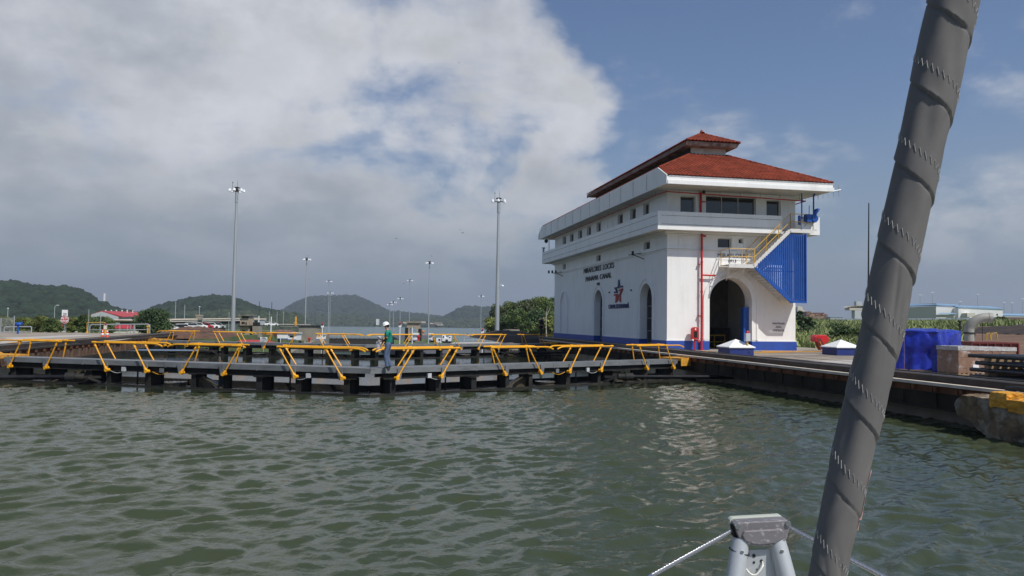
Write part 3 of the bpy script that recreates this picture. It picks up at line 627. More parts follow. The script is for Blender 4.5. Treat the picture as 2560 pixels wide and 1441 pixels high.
j.build('panel_seam', 'dirty_trim', pn)
# tiled roof, real barrel tiles
def tiles(mb, org, du, dv, W0, ulo, uhi, n_rows_len=.42, pitch=.27, amp=.075):
    """org = eave start, du = unit vector along the eave, dv = vector up the slope (unit), W0 = eave length, ulo/uhi(u)-> v range"""
    du = Vector(du); dv = Vector(dv).normalized(); nn = du.cross(dv); nn = nn if nn.z > 0 else -nn; seg = 6
    k = int(W0 / pitch)
    for c in range(k):
        u = c * pitch; v0 = ulo(u + pitch / 2); v1 = uhi(u + pitch / 2)
        if v1 - v0 < .12: continue
        rows = max(1, int(math.ceil((v1 - v0) / n_rows_len)))
        for r in range(rows):
            a = v0 + r * n_rows_len; b_ = min(v0 + (r + 1) * n_rows_len + .03, v1); vs = []
            jx = random.uniform(-.004, .004); jz = random.uniform(-.004, .006)
            for vv, lift in ((a, .018), (b_, 0.0)):
                for i in range(seg + 1):
                    ph = i / seg; h = amp * (abs(sin(pi * ph)) ** .8 if 0 < ph < 1 else 0)
                    vs.append(Vector(org) + du * (u + ph * pitch * .999 + jx) + dv * vv + nn * (h + lift + jz))
            fs = [(i, i + 1, i + seg + 2, i + seg + 1) for i in range(seg)]
            vs += [v - nn * .03 for v in vs[:seg + 1]]; fs += [(i, i + 2 * seg + 2, i + 2 * seg + 3, i + 1) for i in range(seg)]
            mb.add(vs, fs)
RZ = 11.86; SL = .449
def vec(dx, dy, dz): return Vector((dx, dy, dz))
RF = HS
und = MB(); TX0, TX1, TY0, TY1, TZ = 22.35, 24.98, 50.35, 72.6, 14.62
und.add([(EX0, EY0, RZ - .01), (EX1, EY0, RZ - .01), (EX1, EY1, RZ - .01), (EX0, EY1, RZ - .01), (TX1, TY0, TZ), (TX0, TY0, TZ), (TX0, TY1, TZ), (TX1, TY1, TZ), (EX0, EY0 + 1.45, 12.54), (EX0, EY1 - 1.45, 12.54), (EX0, EY0, 11.4), (EX0, EY1, 11.4)],
        [(0, 1, 4, 5, 8), (1, 2, 7, 4), (2, 3, 9, 6, 7), (8, 5, 6, 9), (4, 7, 6, 5)])
roof = und.build('roof', 'roof_tile', HS, recalc=False)
cs = 1 / sqrt(1 + SL * SL)
def hi_front(u):
    x = EX0 + u; lx = TX0 - 0.0
    run = 6.15
    if x < TX0: run = min(run, 1.45 + (x - EX0) * (6.15 - 1.45) / (TX0 - EX0))
    if x > TX1: run = min(run, (EX1 - x) * 6.15 / (EX1 - TX1))
    return run / cs
t = MB(); tiles(t, (EX0, EY0 - .06, RZ), (1, 0, 0), (0, 1, SL), EX1 - EX0, lambda u: 0, hi_front)
def hi_right(u):
    y = EY0 + u; run = EX1 - TX1
    if y < TY0: run = min(run, (y - EY0) * (EX1 - TX1) / (TY0 - EY0))
    if y > TY1: run = min(run, (EY1 - y) * (EX1 - TX1) / (EY1 - TY1))
    return run * sqrt(1 + (2.76 / 4.22) ** 2)
tiles(t, (EX1 + .05, EY0, RZ), (0, 1, 0), (-1, 0, 2.76 / 4.22), EY1 - EY0, lambda u: 0, hi_right)
def hi_left(u):
    y = EY0 + 1.45 + u; run = TX0 - EX0
    if y < TY0: run = min(run, (y - EY0 - 1.45) * (TX0 - EX0) / (TY0 - EY0 - 1.45))
    if y > TY1: run = min(run, (EY1 - 1.45 - y) * (TX0 - EX0) / (EY1 - 1.45 - TY1))
    return max(0, run) * 1.12
tiles(t, (EX0, EY0 + 1.45, 12.56), (0, 1, 0), (1, 0, .487), EY1 - EY0 - 2.9, lambda u: 0, hi_left)
def hipcap(mb, a, b, r=.085):
    a = Vector(a); b = Vector(b); n = max(1, int((b - a).length / .38))
    for i in range(n): mb.tube([a + (b - a) * (i / n), a + (b - a) * ((i + 1.08) / n)], [r * 1.15, r * .85], 8)
hipcap(t, (EX1, EY0, RZ + .05), (TX1, TY0, TZ + .07)); hipcap(t, (EX0, EY0 + 1.45, 12.60), (TX0, TY0, TZ + .07))
t.build('tiles', 'roof_tile', roof, recalc=False)
# clerestory and its roof
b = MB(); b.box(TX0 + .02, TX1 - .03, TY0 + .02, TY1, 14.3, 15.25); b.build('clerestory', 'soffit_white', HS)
b = MB()
b.box(TX0 - .02, TX0 + .018, TY0 + .15, TY1 - .1, 14.55, 15.12)
b.build('louvre', 'dark_inside', HS)
UX0, UX1, UY0, UY1, UZ = 21.68, 25.62, 49.55, 73.4, 15.40
b = MB()
def ringfascia(mb, x0, x1, y0, y1, z0, z1, ins):
    o4 = [(x0, y0), (x1, y0), (x1, y1), (x0, y1)]; i4 = [(x0 + ins, y0 + ins), (x1 - ins, y0 + ins), (x1 - ins, y1 - ins), (x0 + ins, y1 - ins)]
    vs = [(x, y, z1) for x, y in o4] + [(x, y, z0) for x, y in i4]; mb.add(vs, [(i, (i + 1) % 4, (i + 1) % 4 + 4, i + 4) for i in range(4)] + [(7, 6, 5, 4), (0, 1, 2, 3)])
ringfascia(b, UX0 + .04, UX1 - .04, UY0 + .04, UY1 - .04, 15.12, 15.38, .12); b.build('upper_fascia', 'dirty_trim', HS)
b = MB(); b.box(UX0, UX0 + .05, UY0 + .02, UY1, 15.08, 15.37); b.build('side_fascia', 'brown_trim', HS)
cx = (UX0 + UX1) / 2; hw = (UX1 - UX0) / 2; us = .5; AZ = UZ + hw * us
ur = MB().add([(UX0, UY0, UZ), (UX1, UY0, UZ), (UX1, UY1, UZ), (UX0, UY1, UZ), (cx, UY0 + hw, AZ), (cx, UY1 - hw, AZ)], [(0, 1, 4), (1, 2, 5, 4), (2, 3, 5), (3, 0, 4, 5), (3, 2, 1, 0)]).build('upper_roof', 'roof_tile', HS)
t = MB(); e = sqrt(1 + us * us)
tiles(t, (UX0, UY0 - .05, UZ + .01), (1, 0, 0), (0, 1, us), UX1 - UX0, lambda u: 0, lambda u: min(u, 2 * hw - u) * e)
tiles(t, (UX1 + .05, UY0, UZ + .01), (0, 1, 0), (-1, 0, us), UY1 - UY0, lambda u: 0, lambda u: min(hw, u, UY1 - UY0 - u) * e)
tiles(t, (UX0 - .05, UY0, UZ + .01), (0, 1, 0), (1, 0, us), UY1 - UY0, lambda u: 0, lambda u: min(hw, u, UY1 - UY0 - u) * e)
hipcap(t, (UX0, UY0, UZ + .05), (cx, UY0 + hw, AZ + .06)); hipcap(t, (UX1, UY0, UZ + .05), (cx, UY0 + hw, AZ + .06)); hipcap(t, (cx, UY0 + hw, AZ + .06), (cx, UY1 - hw, AZ + .06))
t.tube([(cx, UY0 + hw - .15, AZ), (cx, UY0 + hw, AZ + .18), (cx, UY0 + hw, AZ + .34)], [.2, .12, .03], 8)
t.build('tiles', 'roof_tile', ur, recalc=False)
MB().tube([(24.2, 51.8, AZ - .4), (24.2, 51.8, AZ + .75)], .015, 5).build('lightning_rod', 'galv', HS)
# fire main and its branches
px = 21.42; py = BY - .22
p = MB(); p.tube([(px, py, BZ), (px, py, 8.66)], .072, 12); p.tube([(px - .02, py, 8.52), (px + .28, py, 8.52)], .06, 10); p.tube([(px, py, 6.02), (px + .86, py, 6.0)], .06, 10); p.tube([(px + .84, py, 6.0), (px + .93, py, 6.0)], .08, 10)
for z in (1.9, 3.3, 4.9, 6.8): p.tube([(px, py, z), (px, py, z + .09)], .09, 12)
for z in (3.4, 6.7): p.box(px - .2, px, py - .02, py + .24, z, z + .04)
p.tube([(px, py, BZ), (px, py, BZ + .06)], .15, 12)
p.tube([(px - .03, BY - .12, 9.0), (px - .03, BY - .12, 11.35)], .072, 10); p.tube([(px, BY - .12, 10.75), (px + .3, BY - .12, 10.75)], .04, 8); p.build('fire_pipe', 'red_paint', HS, smooth='auto')
p = MB(); zp = 11.02; p.tube([(18.75, BY1, 11.2), (18.75, BY + .5, 11.2), (18.9, BY - .55, 11.22), (28.55, BY - .55, 11.02), (28.65, BY + 2.5, 11.0)], .035, 8)
for i in range(7): p.tube([(19.7 + i * 1.4, BY - .55, 11.1), (19.7 + i * 1.4, BY - .55, 11.45)], .012, 5)
for i in range(12): p.tube([(18.75, BY + 1 + i * 2.45, 11.2), (18.75, BY + 1 + i * 2.45, 11.45)], .012, 5)
p.build('sprinkler_pipe', 'red_paint', HS)
p = MB(); p.tube([(21.42, BY - .5, 11.22), (21.42, BY - .5, 11.42)], .1, 10); p.build('dome_camera', 'black', HS)
# writing on the walls
def wtext(txt, size, u, v, m, side, sx=1, sp=1, ext=.02, bold=0, name='lettering', wsp=1.0):
    mt = frame((u, BY - .03, v), (1, 0, 0), (0, 0, 1)) if side == 'F' else frame((BX - .03, u, v), (0, -1, 0), (0, 0, 1))
    return text_mesh(txt, size, ext, name, m, HS, mt, sx=sx, spacing=sp, bold=bold, wspace=wsp)
wtext('MIRAFLORES LOCKS', .60, 61.45, 7.13, 'letter_dark', 'L', sx=1.5, sp=1.0, wsp=1.6); wtext('PANAMA CANAL', .60, 61.45, 6.40, 'letter_dark', 'L', sx=1.5, sp=1.0, wsp=1.6); wtext('1913', .34, 61.3, 5.93, 'letter_dark', 'L', sx=1.25, sp=1.05)
p = MB(); p.box(22.50, 24.80, BY - .02, BY - .003, 7.05, 7.56); p.build('name_panel', 'white_paint', HS)
wtext('MIRAFLORES', .35, 23.65, 7.22, 'letter_dark', 'F', sx=1.0, sp=1.10, ext=.012); wtext('1913', .26, 23.62, 6.91, 'letter_dark', 'F', sx=1.0, sp=1.2, ext=.012)
for i, s in enumerate(('MANTENER', 'AREA', 'DESPEJADA')): wtext(s, .17, 26.9, 2.92 - i * .22, 'letter_dark', 'F', ext=.004)
wtext('Canal de Panamá'.upper(), .46, 56.2, 3.98, 'logo_blue', 'L', sx=1.2, sp=.95, ext=.02, bold=.004, wsp=.5)
# star emblem, built up of ribbon strokes
def emb(pts, m, w=.16):
    mb = MB()
    for st in pts:
        q = [Vector((BX - .06, 56.2 - u * 1.25, 5.28 + v)) for u, v in st]
        for a, b_ in zip(q[:-1], q[1:]): mb.bar(a, b_, w, .05, up=(1, 0, 0))
    mb.build('emblem', m, HS)
def tri(pls, m):
    mb = MB()
    for st in pls: mb.poly([(BX - .03, 56.15 - u * 2.0, 5.27 + v * .86) for u, v in st], (-.06, 0, 0))
    mb.build('emblem', m, HS)
tri([[(-.06, .28), (.0, 1.0), (.08, 1.0), (.16, .42), (.09, .40), (.03, .72), (-.0, .28)], [(-.42, .26), (.44, .32), (.50, .44), (.20, .44), (-.02, .38), (-.42, .38)], [(-.40, .28), (-.26, .28), (-.10, -.08), (-.24, -.04)], [(-.50, -.14), (-.10, -.14), (-.10, .0), (-.48, .0)]], 'logo_blue')
tri([[(.06, .12), (.50, .20), (.46, .06), (.04, .0)], [(.28, .08), (.48, .14), (.14, -.52), (.06, -.40)], [(-.48, -.24), (-.06, -.24), (-.06, -.36), (-.50, -.38)], [(-.26, -.30), (-.12, -.30), (-.20, -.86), (-.34, -1.0)], [(-.14, -.28), (-.04, -.28), (.14, -.70), (.10, -.84)], [(.16, -.40), (.24, -.44), (.26, -1.0), (.12, -.72)], [(-.04, -.50), (.02, -.54), (-.16, -.92), (-.22, -.86)]], 'logo_red')
p = MB(); p.box(BX - .05, BX, 58.3, 58.55, 5.2, 5.3); p.box(BX - .05, BX, 53.3, 53.55, 5.2, 5.3); p.build('wall_fixture', 'black', HS)
# flood lamps under the balcony
for y, n in ((73.6, 3), (51.8, 1)):
    p = MB(); p.bar((BX, y - .6, 7.75), (BX - .8, y, 7.62), .05, .05); p.bar((BX, y - .9, 7.3), (BX - .6, y - .3, 7.64), .05, .05)
    for i in range(n): p.tube([(BX - .5 - .3 * i, y + i * .2, 7.62), (BX - .5 - .3 * i, y + i * .2, 7.9)], .09, 8)
    p.build('flood_lamp', 'black', HS)
# staircase on the front
ST = thing('outdoor_staircase', 'steel staircase with yellow rails and a blue ribbed screen on the building front', 'staircase', (26.3, 46.1, BZ))
SY0, SY1 = 45.47, 46.72
zl, xl0, xl1 = 6.62, 22.75, 24.45       # lower landing
zt, xt0, xt1 = 8.98, 26.95, 28.6       # top landing
b = MB(); b.box(xl0, xl1, SY0, SY1, zl, zl + .05); b.box(xl0 - .02, xl1, SY0 - .05, SY0, zl - .16, zl + .08); b.box(xt0, xt1, SY0, 45.68, zt, zt + .05); b.box(xt0, xt1, SY0 - .05, SY0, zt - .16, zt + .08); b.box(xt0, GX1, 45.68, SY1, zt + .002, zt + .05)
b.box(26.9, 28.0, SY0, SY1, 4.50, 4.56); b.build('landing', 'steel_white', ST)
def flight(x0, z0, x1, z1, nm='steel_white'):
    b = MB()
    for y in (SY0 - .025, SY1 - .1): b.bar((x0, y, z0 - .04), (x1, y, z1 - .04), .05, .22, up=(0, 0, 1))
    b.build('stringer', nm, ST); b = MB(); n = 12
    for i in range(n):
        x = x0 + (x1 - x0) * (i + .5) / n; z = z0 + (z1 - z0) * (i + .5) / n; b.box(x - .15, x + .15, SY0, SY1 - .1, z, z + .035); b.box(x - .15 if x1 > x0 else x + .12, x - .12 if x1 > x0 else x + .15, SY0, SY1 - .1, z - .12, z)
    b.build('tread', 'steel_white', ST)
flight(xl1, zl, xt0, zt); flight(24.6, zl - .1, 27.0, 4.52)
# handrails
def rails(a, bb, n, y, lv=(.55, 1.05)):
    p = MB(); a = Vector(a); bb = Vector(bb)
    for h in lv: p.tube([a + Vector((0, 0, h)), bb + Vector((0, 0, h))], .026, 7)
    for i in range(n): q = a + (bb - a) * (i / (n - 1)); p.tube([q, q + Vector((0, 0, max(lv)))], .024, 7)
    p.build('stair_railing', 'pale_yellow', ST)
rails((xl1 + .05, SY0, zl), (xt0 + .05, SY0, zt), 4, 0); rails((xl1 + .05, SY1 - .15, zl), (xt0 - .2, SY1 - .15, zt - .1), 3, 0)
rails((xl0 + .03, SY0, zl), (xl1 + .02, SY0, zl), 3, 0); rails((xl0 + .03, SY0, zl), (xl0 + .03, SY1 - .1, zl), 2, 0)
rails((xt0 + .05, SY0, zt), (xt1, SY0, zt), 2, 0); rails((xt1, SY0, zt), (xt1, SY0 + 1.1, zt), 2, 0)
b = MB(); b.bar((xl0 + .1, SY0 + .1, zl), (xl0 - .25 + .7, SY1, zl - .9), .05, .05); b.bar((xl1 - .5, SY0 + .1, zl), (xl1 - .4, SY1, zl - .9), .05, .05); b.bar((xl0, SY1 - .1, zl - .8), (xl1, SY1 - .1, zl), .05, .05); b.build('brace', 'steel_white', ST)
# blue ribbed screen: tall slats between the flights
def topz(x):
    return 6.55 + (x - 24.5) * (8.72 - 6.55) / (26.95 - 24.5) if x < 26.95 else 8.72
def botz(x):
    return 6.45 - (x - 24.6) * (6.45 - 4.35) / (27.0 - 24.6) if x < 27.0 else 4.35
b = MB(); x = 24.72
while x < 28.0:
    b.box(x, x + .085, SY0 - .09, SY0 - .055, botz(x + .05), topz(x + .05))
    x += .135
b.build('screen', 'blue_paint', ST)
b = MB(); b.bar((24.5, SY0 - .10, 6.48), (27.0, SY0 - .10, 4.34), .07, .16); b.bar((27.0, SY0 - .10, 4.36), (28.05, SY0 - .10, 4.36), .07, .12); b.bar((28.02, SY0 - .10, 4.34), (28.02, SY0 - .10, 8.78), .07, .09, up=(0, 1, 0)); b.bar((25.0, SY0 - .045, 6.3), (28.0, SY0 - .045, 6.3), .03, .06); b.bar((26.9, SY0 - .045, 8.6), (28.0, SY0 - .045, 8.6), .03, .06)
b.box(27.98, 28.04, SY0 - .06, SY1 - .1, 4.36, 8.7)
b.build('screen_frame', 'blue_paint', ST)
# aerial and winch on the balcony corner
A = thing('antenna_mast', 'blue pipe mast with a sideways comb aerial at the balcony corner', 'antenna', (28.8, 45.8, 9.9))
p = MB(); p.tube([(28.72, 45.6, 9.5), (28.72, 45.6, 11.35)], .05, 8); p.tube([(28.72, 45.6, 11.25), (28.72, 45.45, 11.42), (28.72, 45.6, 11.45)], .06, 8); p.build('pole', 'blue_paint', A)
p = MB(); p.tube([(28.72, 45.55, 11.38), (30.55, 45.4, 11.72)], .035, 6)
for i in range(5):
    x = 28.98 + i * .37; z = 11.43 + i * .068; p.tube([(x, 45.5, z - .38), (x, 45.5, z + .36)], .02, 5)
p.build('comb_aerial', 'galv', A)
p = MB(); p.box(28.05, 28.72, 45.25, 45.65, 9.52, 10.02); p.tube([(28.6, 45.2, 9.75), (28.6, 45.65, 9.75)], .22, 12); p.tube([(28.65, 45.4, 10.05), (28.78, 45.35, 10.3), (28.95, 45.3, 10.42)], [.12, .14, .05], 10); p.tube([(28.3, 45.45, 10.0), (28.32, 45.45, 10.62)], .022, 6); p.build('winch', 'blue_paint', A, smooth='auto')
p = MB(); p.tube([(27.85, 45.55, 9.75), (27.85, 45.55, 11.42)], .04, 8); p.tube([(27.85, 45.55, 10.85), (27.85, 45.55, 10.98)], .07, 8); p.box(27.6, 27.75, 45.5, 45.6, 9.35, 9.95); p.tube([(28.6, 45.5, 9.9), (27.7, 45.4, 9.0)], .012, 5); p.build('stay', 'blue_paint', A)
A2 = thing('balcony_lamp', 'small lamp post at the far left corner of the balcony', 'lamp', (18.3, 76.4, 9.9))
p = MB(); p.tube([(18.35, 75.2, 9.5), (18.35, 75.2, 11.44)], .04, 6); p.tube([(18.3, 76.2, 11.44), (18.3, 76.2, 11.15)], .04, 6); p.build('pole', 'galv', A2)
p = MB(); p.blob((18.3, 76.2, 11.0), .22, 1, .05); p.build('lamp_head', 'black', A2); p = MB(); p.lathe([(.1, 0), (.1, .4), (.18, .45), (.18, .52)], (18.2, 76.9, 9.9), 8); p.build('vent_cap', 'galv', A2)
# ------------------------------------------------------------------ the boat we stand on
BOW = thing('sailboat_bow', 'bow of the sailing boat in the foreground with alloy pulpit and rolled grey sail', 'boat', (.8, 1.5, 1.3))
R3 = Vector((cos(HEAD), -sin(HEAD), 0)); F3 = Vector((sin(HEAD), cos(HEAD), 0)); U3 = Vector((0, 0, 1))
def Q(px, py, d): return at(px, py, d)
b = MB(); c0 = at(1960, 1441, 1.6); c0.z = 0; pts = [c0 + F3 * 1.1 + U3 * 1.25]
for t, w_ in ((.8, .25), (.3, .55), (-.6, .95), (-2.4, 1.3)): pts.append(c0 + F3 * t + R3 * w_ + U3 * 1.22)
for t, w_ in ((-2.4, 1.3), (-.6, .95), (.3, .55), (.8, .25)): pts.append(c0 + F3 * t - R3 * w_ + U3 * 1.22)
b.poly(pts, (0, 0, -1.3)); b.build('deck', 'gelcoat', BOW)
# rolled headsail
pb = at(2066, 1441, .80); pt = at(2384, 0, .80); ax = (pt - pb).normalized(); e1 = (R3 - ax * R3.dot(ax)).normalized(); e2 = ax.cross(e1); e2 = -e2 if e2.dot(Vector((0, 0, EYE)) - pb) < 0 else e2
pitch = .0825; R0 = .0205; h0 = -1.15; h1 = 3.2; full = (pt - pb).length
CR = [(random.uniform(-.1, .75), random.uniform(.2, 2.9), random.uniform(-1.6, 1.6), random.uniform(.03, .065), random.uniform(.06, .12)) for _ in range(16)]
def crease(h, th):
    s_ = 0
    for hc, tc, kk, am, wd in CR:
        u = (h - hc) / .04; v = (th - tc) / .7
        if u * u + v * v < 4: s_ += am * math.exp(-((v - u * kk) / (wd * 2)) ** 2) * math.exp(-(u * u + v * v))
    return s_
def srad(h, th):
    ph = (h / pitch - th / (2 * pi) + .28) % 1.0
    wob = noise.noise(Vector((cos(th) * 1.2, sin(th) * 1.2, h * 7.0))) * .10 + noise.noise(Vector((cos(th) * .9 + 5, sin(th) * .9, h * 14 - th * .8))) * .07
    cre = max(0, noise.noise(Vector((th * 1.3 + h * 24, h * 5, 4)))) ** 1.3 * .16
    step = .062 * (1 - ph) - .04 * math.exp(-((ph - .985) / .02) ** 2)
    base = R0 * (.86 + .30 * max(-.15, min(1.2, h / full)))
    return base * (.985 - crease(h, th % (2 * pi)) + step + wob * (1 - math.exp(-ph * 8)) - cre * ph * .9)
def sp(h, th, k=1.0): r = srad(h, th) * k; return pb + ax * h + e1 * (r * cos(th)) + e2 * (r * sin(th))
nth = 120; hs = []; h = h0
while h < h1: hs.append(h); h += .0016 if -.1 < h < .72 else .03
vs = []; fs = []
for h in hs:
    for j in range(nth): vs.append(sp(h, 2 * pi * j / nth))
for i in range(len(hs) - 1):
    for j in range(nth): a = i * nth + j; c = i * nth + (j + 1) % nth; fs.append((a, c, c + nth, a + nth))
mb = MB(); mb.add(vs, fs); sail = mb.build('rolled_sail', 'sail_cloth', BOW, smooth=True)
st = MB(); th = -2.2; 
nst = 17
for turn in range(-2, 11):
    pts = []
    for i in range(2 * nst + 1):
        th = -.5 + (pi + 1.0) * i / (2 * nst); hh = (turn + th / (2 * pi) - .28 + .30 + (.040 if i % 2 else -.040)) * pitch
        pts.append(sp(hh, th, 1.022))
    st.tube(pts, .00030, 4, caps=False)
st.build('stitching', 'thread', sail, recalc=False)
pk = MB(); rows = []
for i in range(40):
    t = i / 39; hh = .055 + t * .062; w_ = .35 * sin(pi * t) ** .7 + .02; thc = .62 - t * .15; rows.append([sp(hh, thc - w_ * 1.6, 1.04), sp(hh, thc - w_ * .5, 1.07), sp(hh, thc + w_ * .2, 1.03)])
pv = [p for r in rows for p in r]; pk.add(pv, [(3 * i + j, 3 * i + j + 1, 3 * i + j + 4, 3 * i + j + 3) for i in range(39) for j in range(2)]); pk.build('lining_strip', 'sail_pink', sail, smooth=True, recalc=False)
MB().tube([pb + ax * (h0 - .25), pb + ax * (h1 + .5)], .006, 8).build('forestay', 'wire_steel', BOW)
MB().lathe([(.03, 0), (.07, .01), (.07, .03), (.03, .04), (.03, .10), (.07, .11), (.07, .13), (.02, .14)], pb + ax * (h0 - .12), 20).build('furling_drum', 'black_steel', BOW)
# pulpit: two tubes under a cast head with two wires
K = 1.15 / FPX; o0 = at(1900, 1340, 1.15); upv = Vector((0, 0, 1)); xv = (R3 + upv * .035).normalized()
def q2(px, py, dy=0.0): return o0 + xv * ((px - 1900) * K) + upv * ((1340 - py) * K * 1.02) + F3 * dy
def q2l(pts, dy): return [q2(x, y, dy) for x, y in pts]
pul = MB(); face = [(1836, 1311), (1844, 1307), (1968, 1303), (1976, 1309), (1976, 1320), (1967, 1352), (1943, 1362), (1905, 1367), (1887, 1365), (1853, 1357), (1843, 1335)]
pul.poly(q2l(face, 0), F3 * .022); head = pul.build('cast_head', 'cast_alloy', BOW, bevel=.0018)
pul = MB(); boss = [(1860, 1326), (1952, 1323), (1960, 1332), (1957, 1347), (1938, 1357), (1903, 1361), (1886, 1359), (1861, 1351), (1854, 1337)]
pul.poly(q2l(boss, -.0035), F3 * .004); pul.build('boss', 'cast_alloy', head, bevel=.0018)
pul = MB(); pul.poly(q2l([(1835, 1310), (1841, 1305), (1964, 1301), (1970, 1305), (1970, 1318), (1835, 1323)], .024), F3 * .012); pul.build('gasket', 'plastic_cream', BOW, bevel=.0015)
for x, y in ((1844, 1316), (1970, 1312)):
    c = q2(x, y, 0); MB().cyl(c, c - F3 * .003, .0045, .0038, 14).build('screw', 'wire_steel', head, smooth='auto')
for (xa, ya, xb, yb) in ((1858, 1352, 1838, 1441), (1947, 1352, 1966, 1441)):
    a = q2(xa, ya, .012); bq = q2(xb, yb, .0); d = (bq - a); dn = d.normalized(); tb = MB().tube([a, a + d * .16, a + d * .3, a + d * 6, a + d * 12], [.0128, .0128, .0132, .0145, .0145], 24).build('pulpit_tube', 'boat_alloy', BOW, smooth='auto')
    c = a + d * .27 - F3 * .0125; MB().cyl(c + F3 * .002, c - F3 * .0025, .0030, .0024, 12).build('rivet', 'wire_steel', tb, smooth='auto')
    MB().lathe([(.03, 0), (.03, .004), (.02, .012), (.016, .03)], (a + d * 12) - Vector((0, 0, .0)), 16).build('base_foot', 'boat_alloy', BOW)
a = q2(1853, 1381, .01); MB().tube([a + (R3 * cos(t) + F3 * sin(t)) * .0142 + upv * (-.004 * cos(t) - .0) for t in [2 * pi * i / 20 for i in range(21)]], .0011, 6).build('cable_tie', 'black', BOW)
pul = MB(); pul.poly(q2l([(1868, 1383), (1872, 1380), (1930, 1379), (1936, 1384), (1953, 1445), (1958, 1500), (1840, 1500), (1852, 1445)], .010), F3 * .003); pul.build('web_plate', 'boat_alloy', BOW)
for x, y, r in ((1871, 1398, .0022), (1890, 1393, .0026), (1909, 1406, .0024), (1890, 1409, .0018), (1897, 1426, .001)):
    c = q2(x, y, .0098); MB().cyl(c, c - F3 * .0006, r, None, 14).build('hole', 'black', BOW)
pul = MB(); pts = [q2(1867, 1421, .004)] + [q2(1867 + 44 * i / 12, 1421 + 15 * sin(pi * (i / 12) ** .85) * (1.0) - 14 * (i / 12) ** 2, .001 - .003 * sin(pi * i / 12)) for i in range(1, 12)] + [q2(1911, 1407, .009)]
pul.tube(pts, .0014, 8).build('cable', 'gelcoat', BOW, smooth=True)
def wire(a, b_, nm='guard_wire'):
    mb = MB(); d = b_ - a; L_ = d.length; dn = d.normalized(); s1 = dn.cross(upv).normalized(); s2 = dn.cross(s1); n = int(L_ / .0022)
    for k in range(7):
        pts = [a + dn * (L_ * i / n) + (s1 * cos(2 * pi * (k / 7 + L_ * i / n / .042)) + s2 * sin(2 * pi * (k / 7 + L_ * i / n / .042))) * .0021 for i in range(n + 1)]; mb.tube(pts, .0013, 5)
    return mb.build(nm, 'wire_steel', BOW, smooth=True, recalc=False)
wire(q2(1836, 1331, .01), at(1500, 1512, .98)); wire(q2(1972, 1322, .01), at(2320, 1500, 1.02))
MB().poly(q2l([(1834, 1318), (1843, 1318), (1852, 1352), (1838, 1345)], .006), F3 * .014).build('cheek', 'gate_dark', BOW)
# ------------------------------------------------------------------ people
def skinmesh(chains, name, m, parent, sub=2):
    """chains: list of lists of (point, (rx, ry)); grown with the Skin modifier and frozen to a mesh"""
    me = bpy.data.meshes.new(name); vs, es, rs = [], [], []; key = {}
    for ch in chains:
        prev = None
        for p, r in ch:
            k = tuple(round(c, 4) for c in p)
            if k not in key: key[k] = len(vs); vs.append(p); rs.append(r)
            i = key[k]
            if prev is not None and prev != i: es.append((prev, i))
            prev = i
    me.from_pydata(vs, es, []); o = bpy.data.objects.new(name, me); COL.objects.link(o)
    o.modifiers.new('skin', 'SKIN').use_smooth_shade = True
    sv = me.skin_vertices[0].data
    for i, r in enumerate(rs): sv[i].radius = r if isinstance(r, tuple) else (r, r)
    sv[0].use_root = True; s_ = o.modifiers.new('sub', 'SUBSURF'); s_.levels = sub; s_.render_levels = sub
    bpy.context.view_layer.update(); m2 = bpy.data.meshes.new_from_object(o.evaluated_get(bpy.context.evaluated_depsgraph_get())); bpy.data.objects.remove(o)
    m2.materials.clear(); m2.materials.append(MATS[m]); m2.polygons.foreach_set('use_smooth', [True] * len(m2.polygons)); m2.name = name
    oo = bpy.data.objects.new(name, m2); COL.objects.link(oo); oo.parent = parent; return oo
pp = atz(970, 921, 1.025)
P = thing('person', 'person in a white hard hat, teal T-shirt and blue jeans standing on the gate walkway', 'person', (pp.x, pp.y, 1.02), pi - HEAD)
def body(P, arms, skin='skin', legs=None, head=(.13, 0, 1.60)):
    hx, hy, hz = head
    tr = [((0, 0, .95), (.09, .07)), ((.0, 0, 1.10), (.09, .07)), ((.01, 0, 1.25), (.11, .09)), ((.02, 0, 1.37), (.13, .10)), ((.045, 0, 1.46), (.06, .06)), ((.07, 0, 1.52), (.052, .052)), ((hx - .03, hy, hz - .03), (.075, .068)), ((hx - .02, hy, hz + .05), (.085, .075))]
    ch = [tr]
    for sg in (1, -1):
        ch.append([tr[0][0:2], ((legs[sg][0]), (.085, .085)), (legs[sg][1], (.06, .06)), (legs[sg][2], (.045, .045)), (legs[sg][3], (.04, .035)), (legs[sg][4], (.03, .028))])
    for sg in (1, -1):
        sh, el, wr, ha = arms[sg]; ch.append([tr[3], ((.02, sg * .17, 1.40), (.055, .055)), (sh, (.05, .05)), (el, (.038, .038)), (wr, (.027, .027)), (ha, (.036, .02))])
    b = skinmesh(ch, 'body', skin, P)
    for sg in (1, -1):     # fingers, each a short bent chain
        sh, el, wr, ha = [Vector(x) for x in arms[sg]]; d = (ha - wr).normalized(); sd = d.cross(Vector((0, 0, 1))).normalized(); dn = sd.cross(d)
        fc = [[(tuple(ha), (.02, .012))] + [(tuple(ha + d * (.02 + .028 * k) + sd * (q * .012 - .018) - dn * (.004 * k * k + .001 * q)), (.0085 - .001 * k,) * 2) for k in range(1, 4)] for q in range(4)]
        fc.append([(tuple(ha), (.02, .012)), (tuple(ha + sd * .03 + d * .01), (.01, .01)), (tuple(ha + sd * .04 + d * .045), (.0085, .0085))])
        skinmesh(fc, 'hand', skin, P, 1)
    return b
legs = {1: [(.01, .09, .86), (.10, .10, .50), (.02, .10, .12), (.02, .10, .05), (.16, .11, .035)], -1: [(.0, -.09, .86), (.04, -.10, .49), (-.05, -.10, .12), (-.05, -.10, .05), (.09, -.12, .035)]}
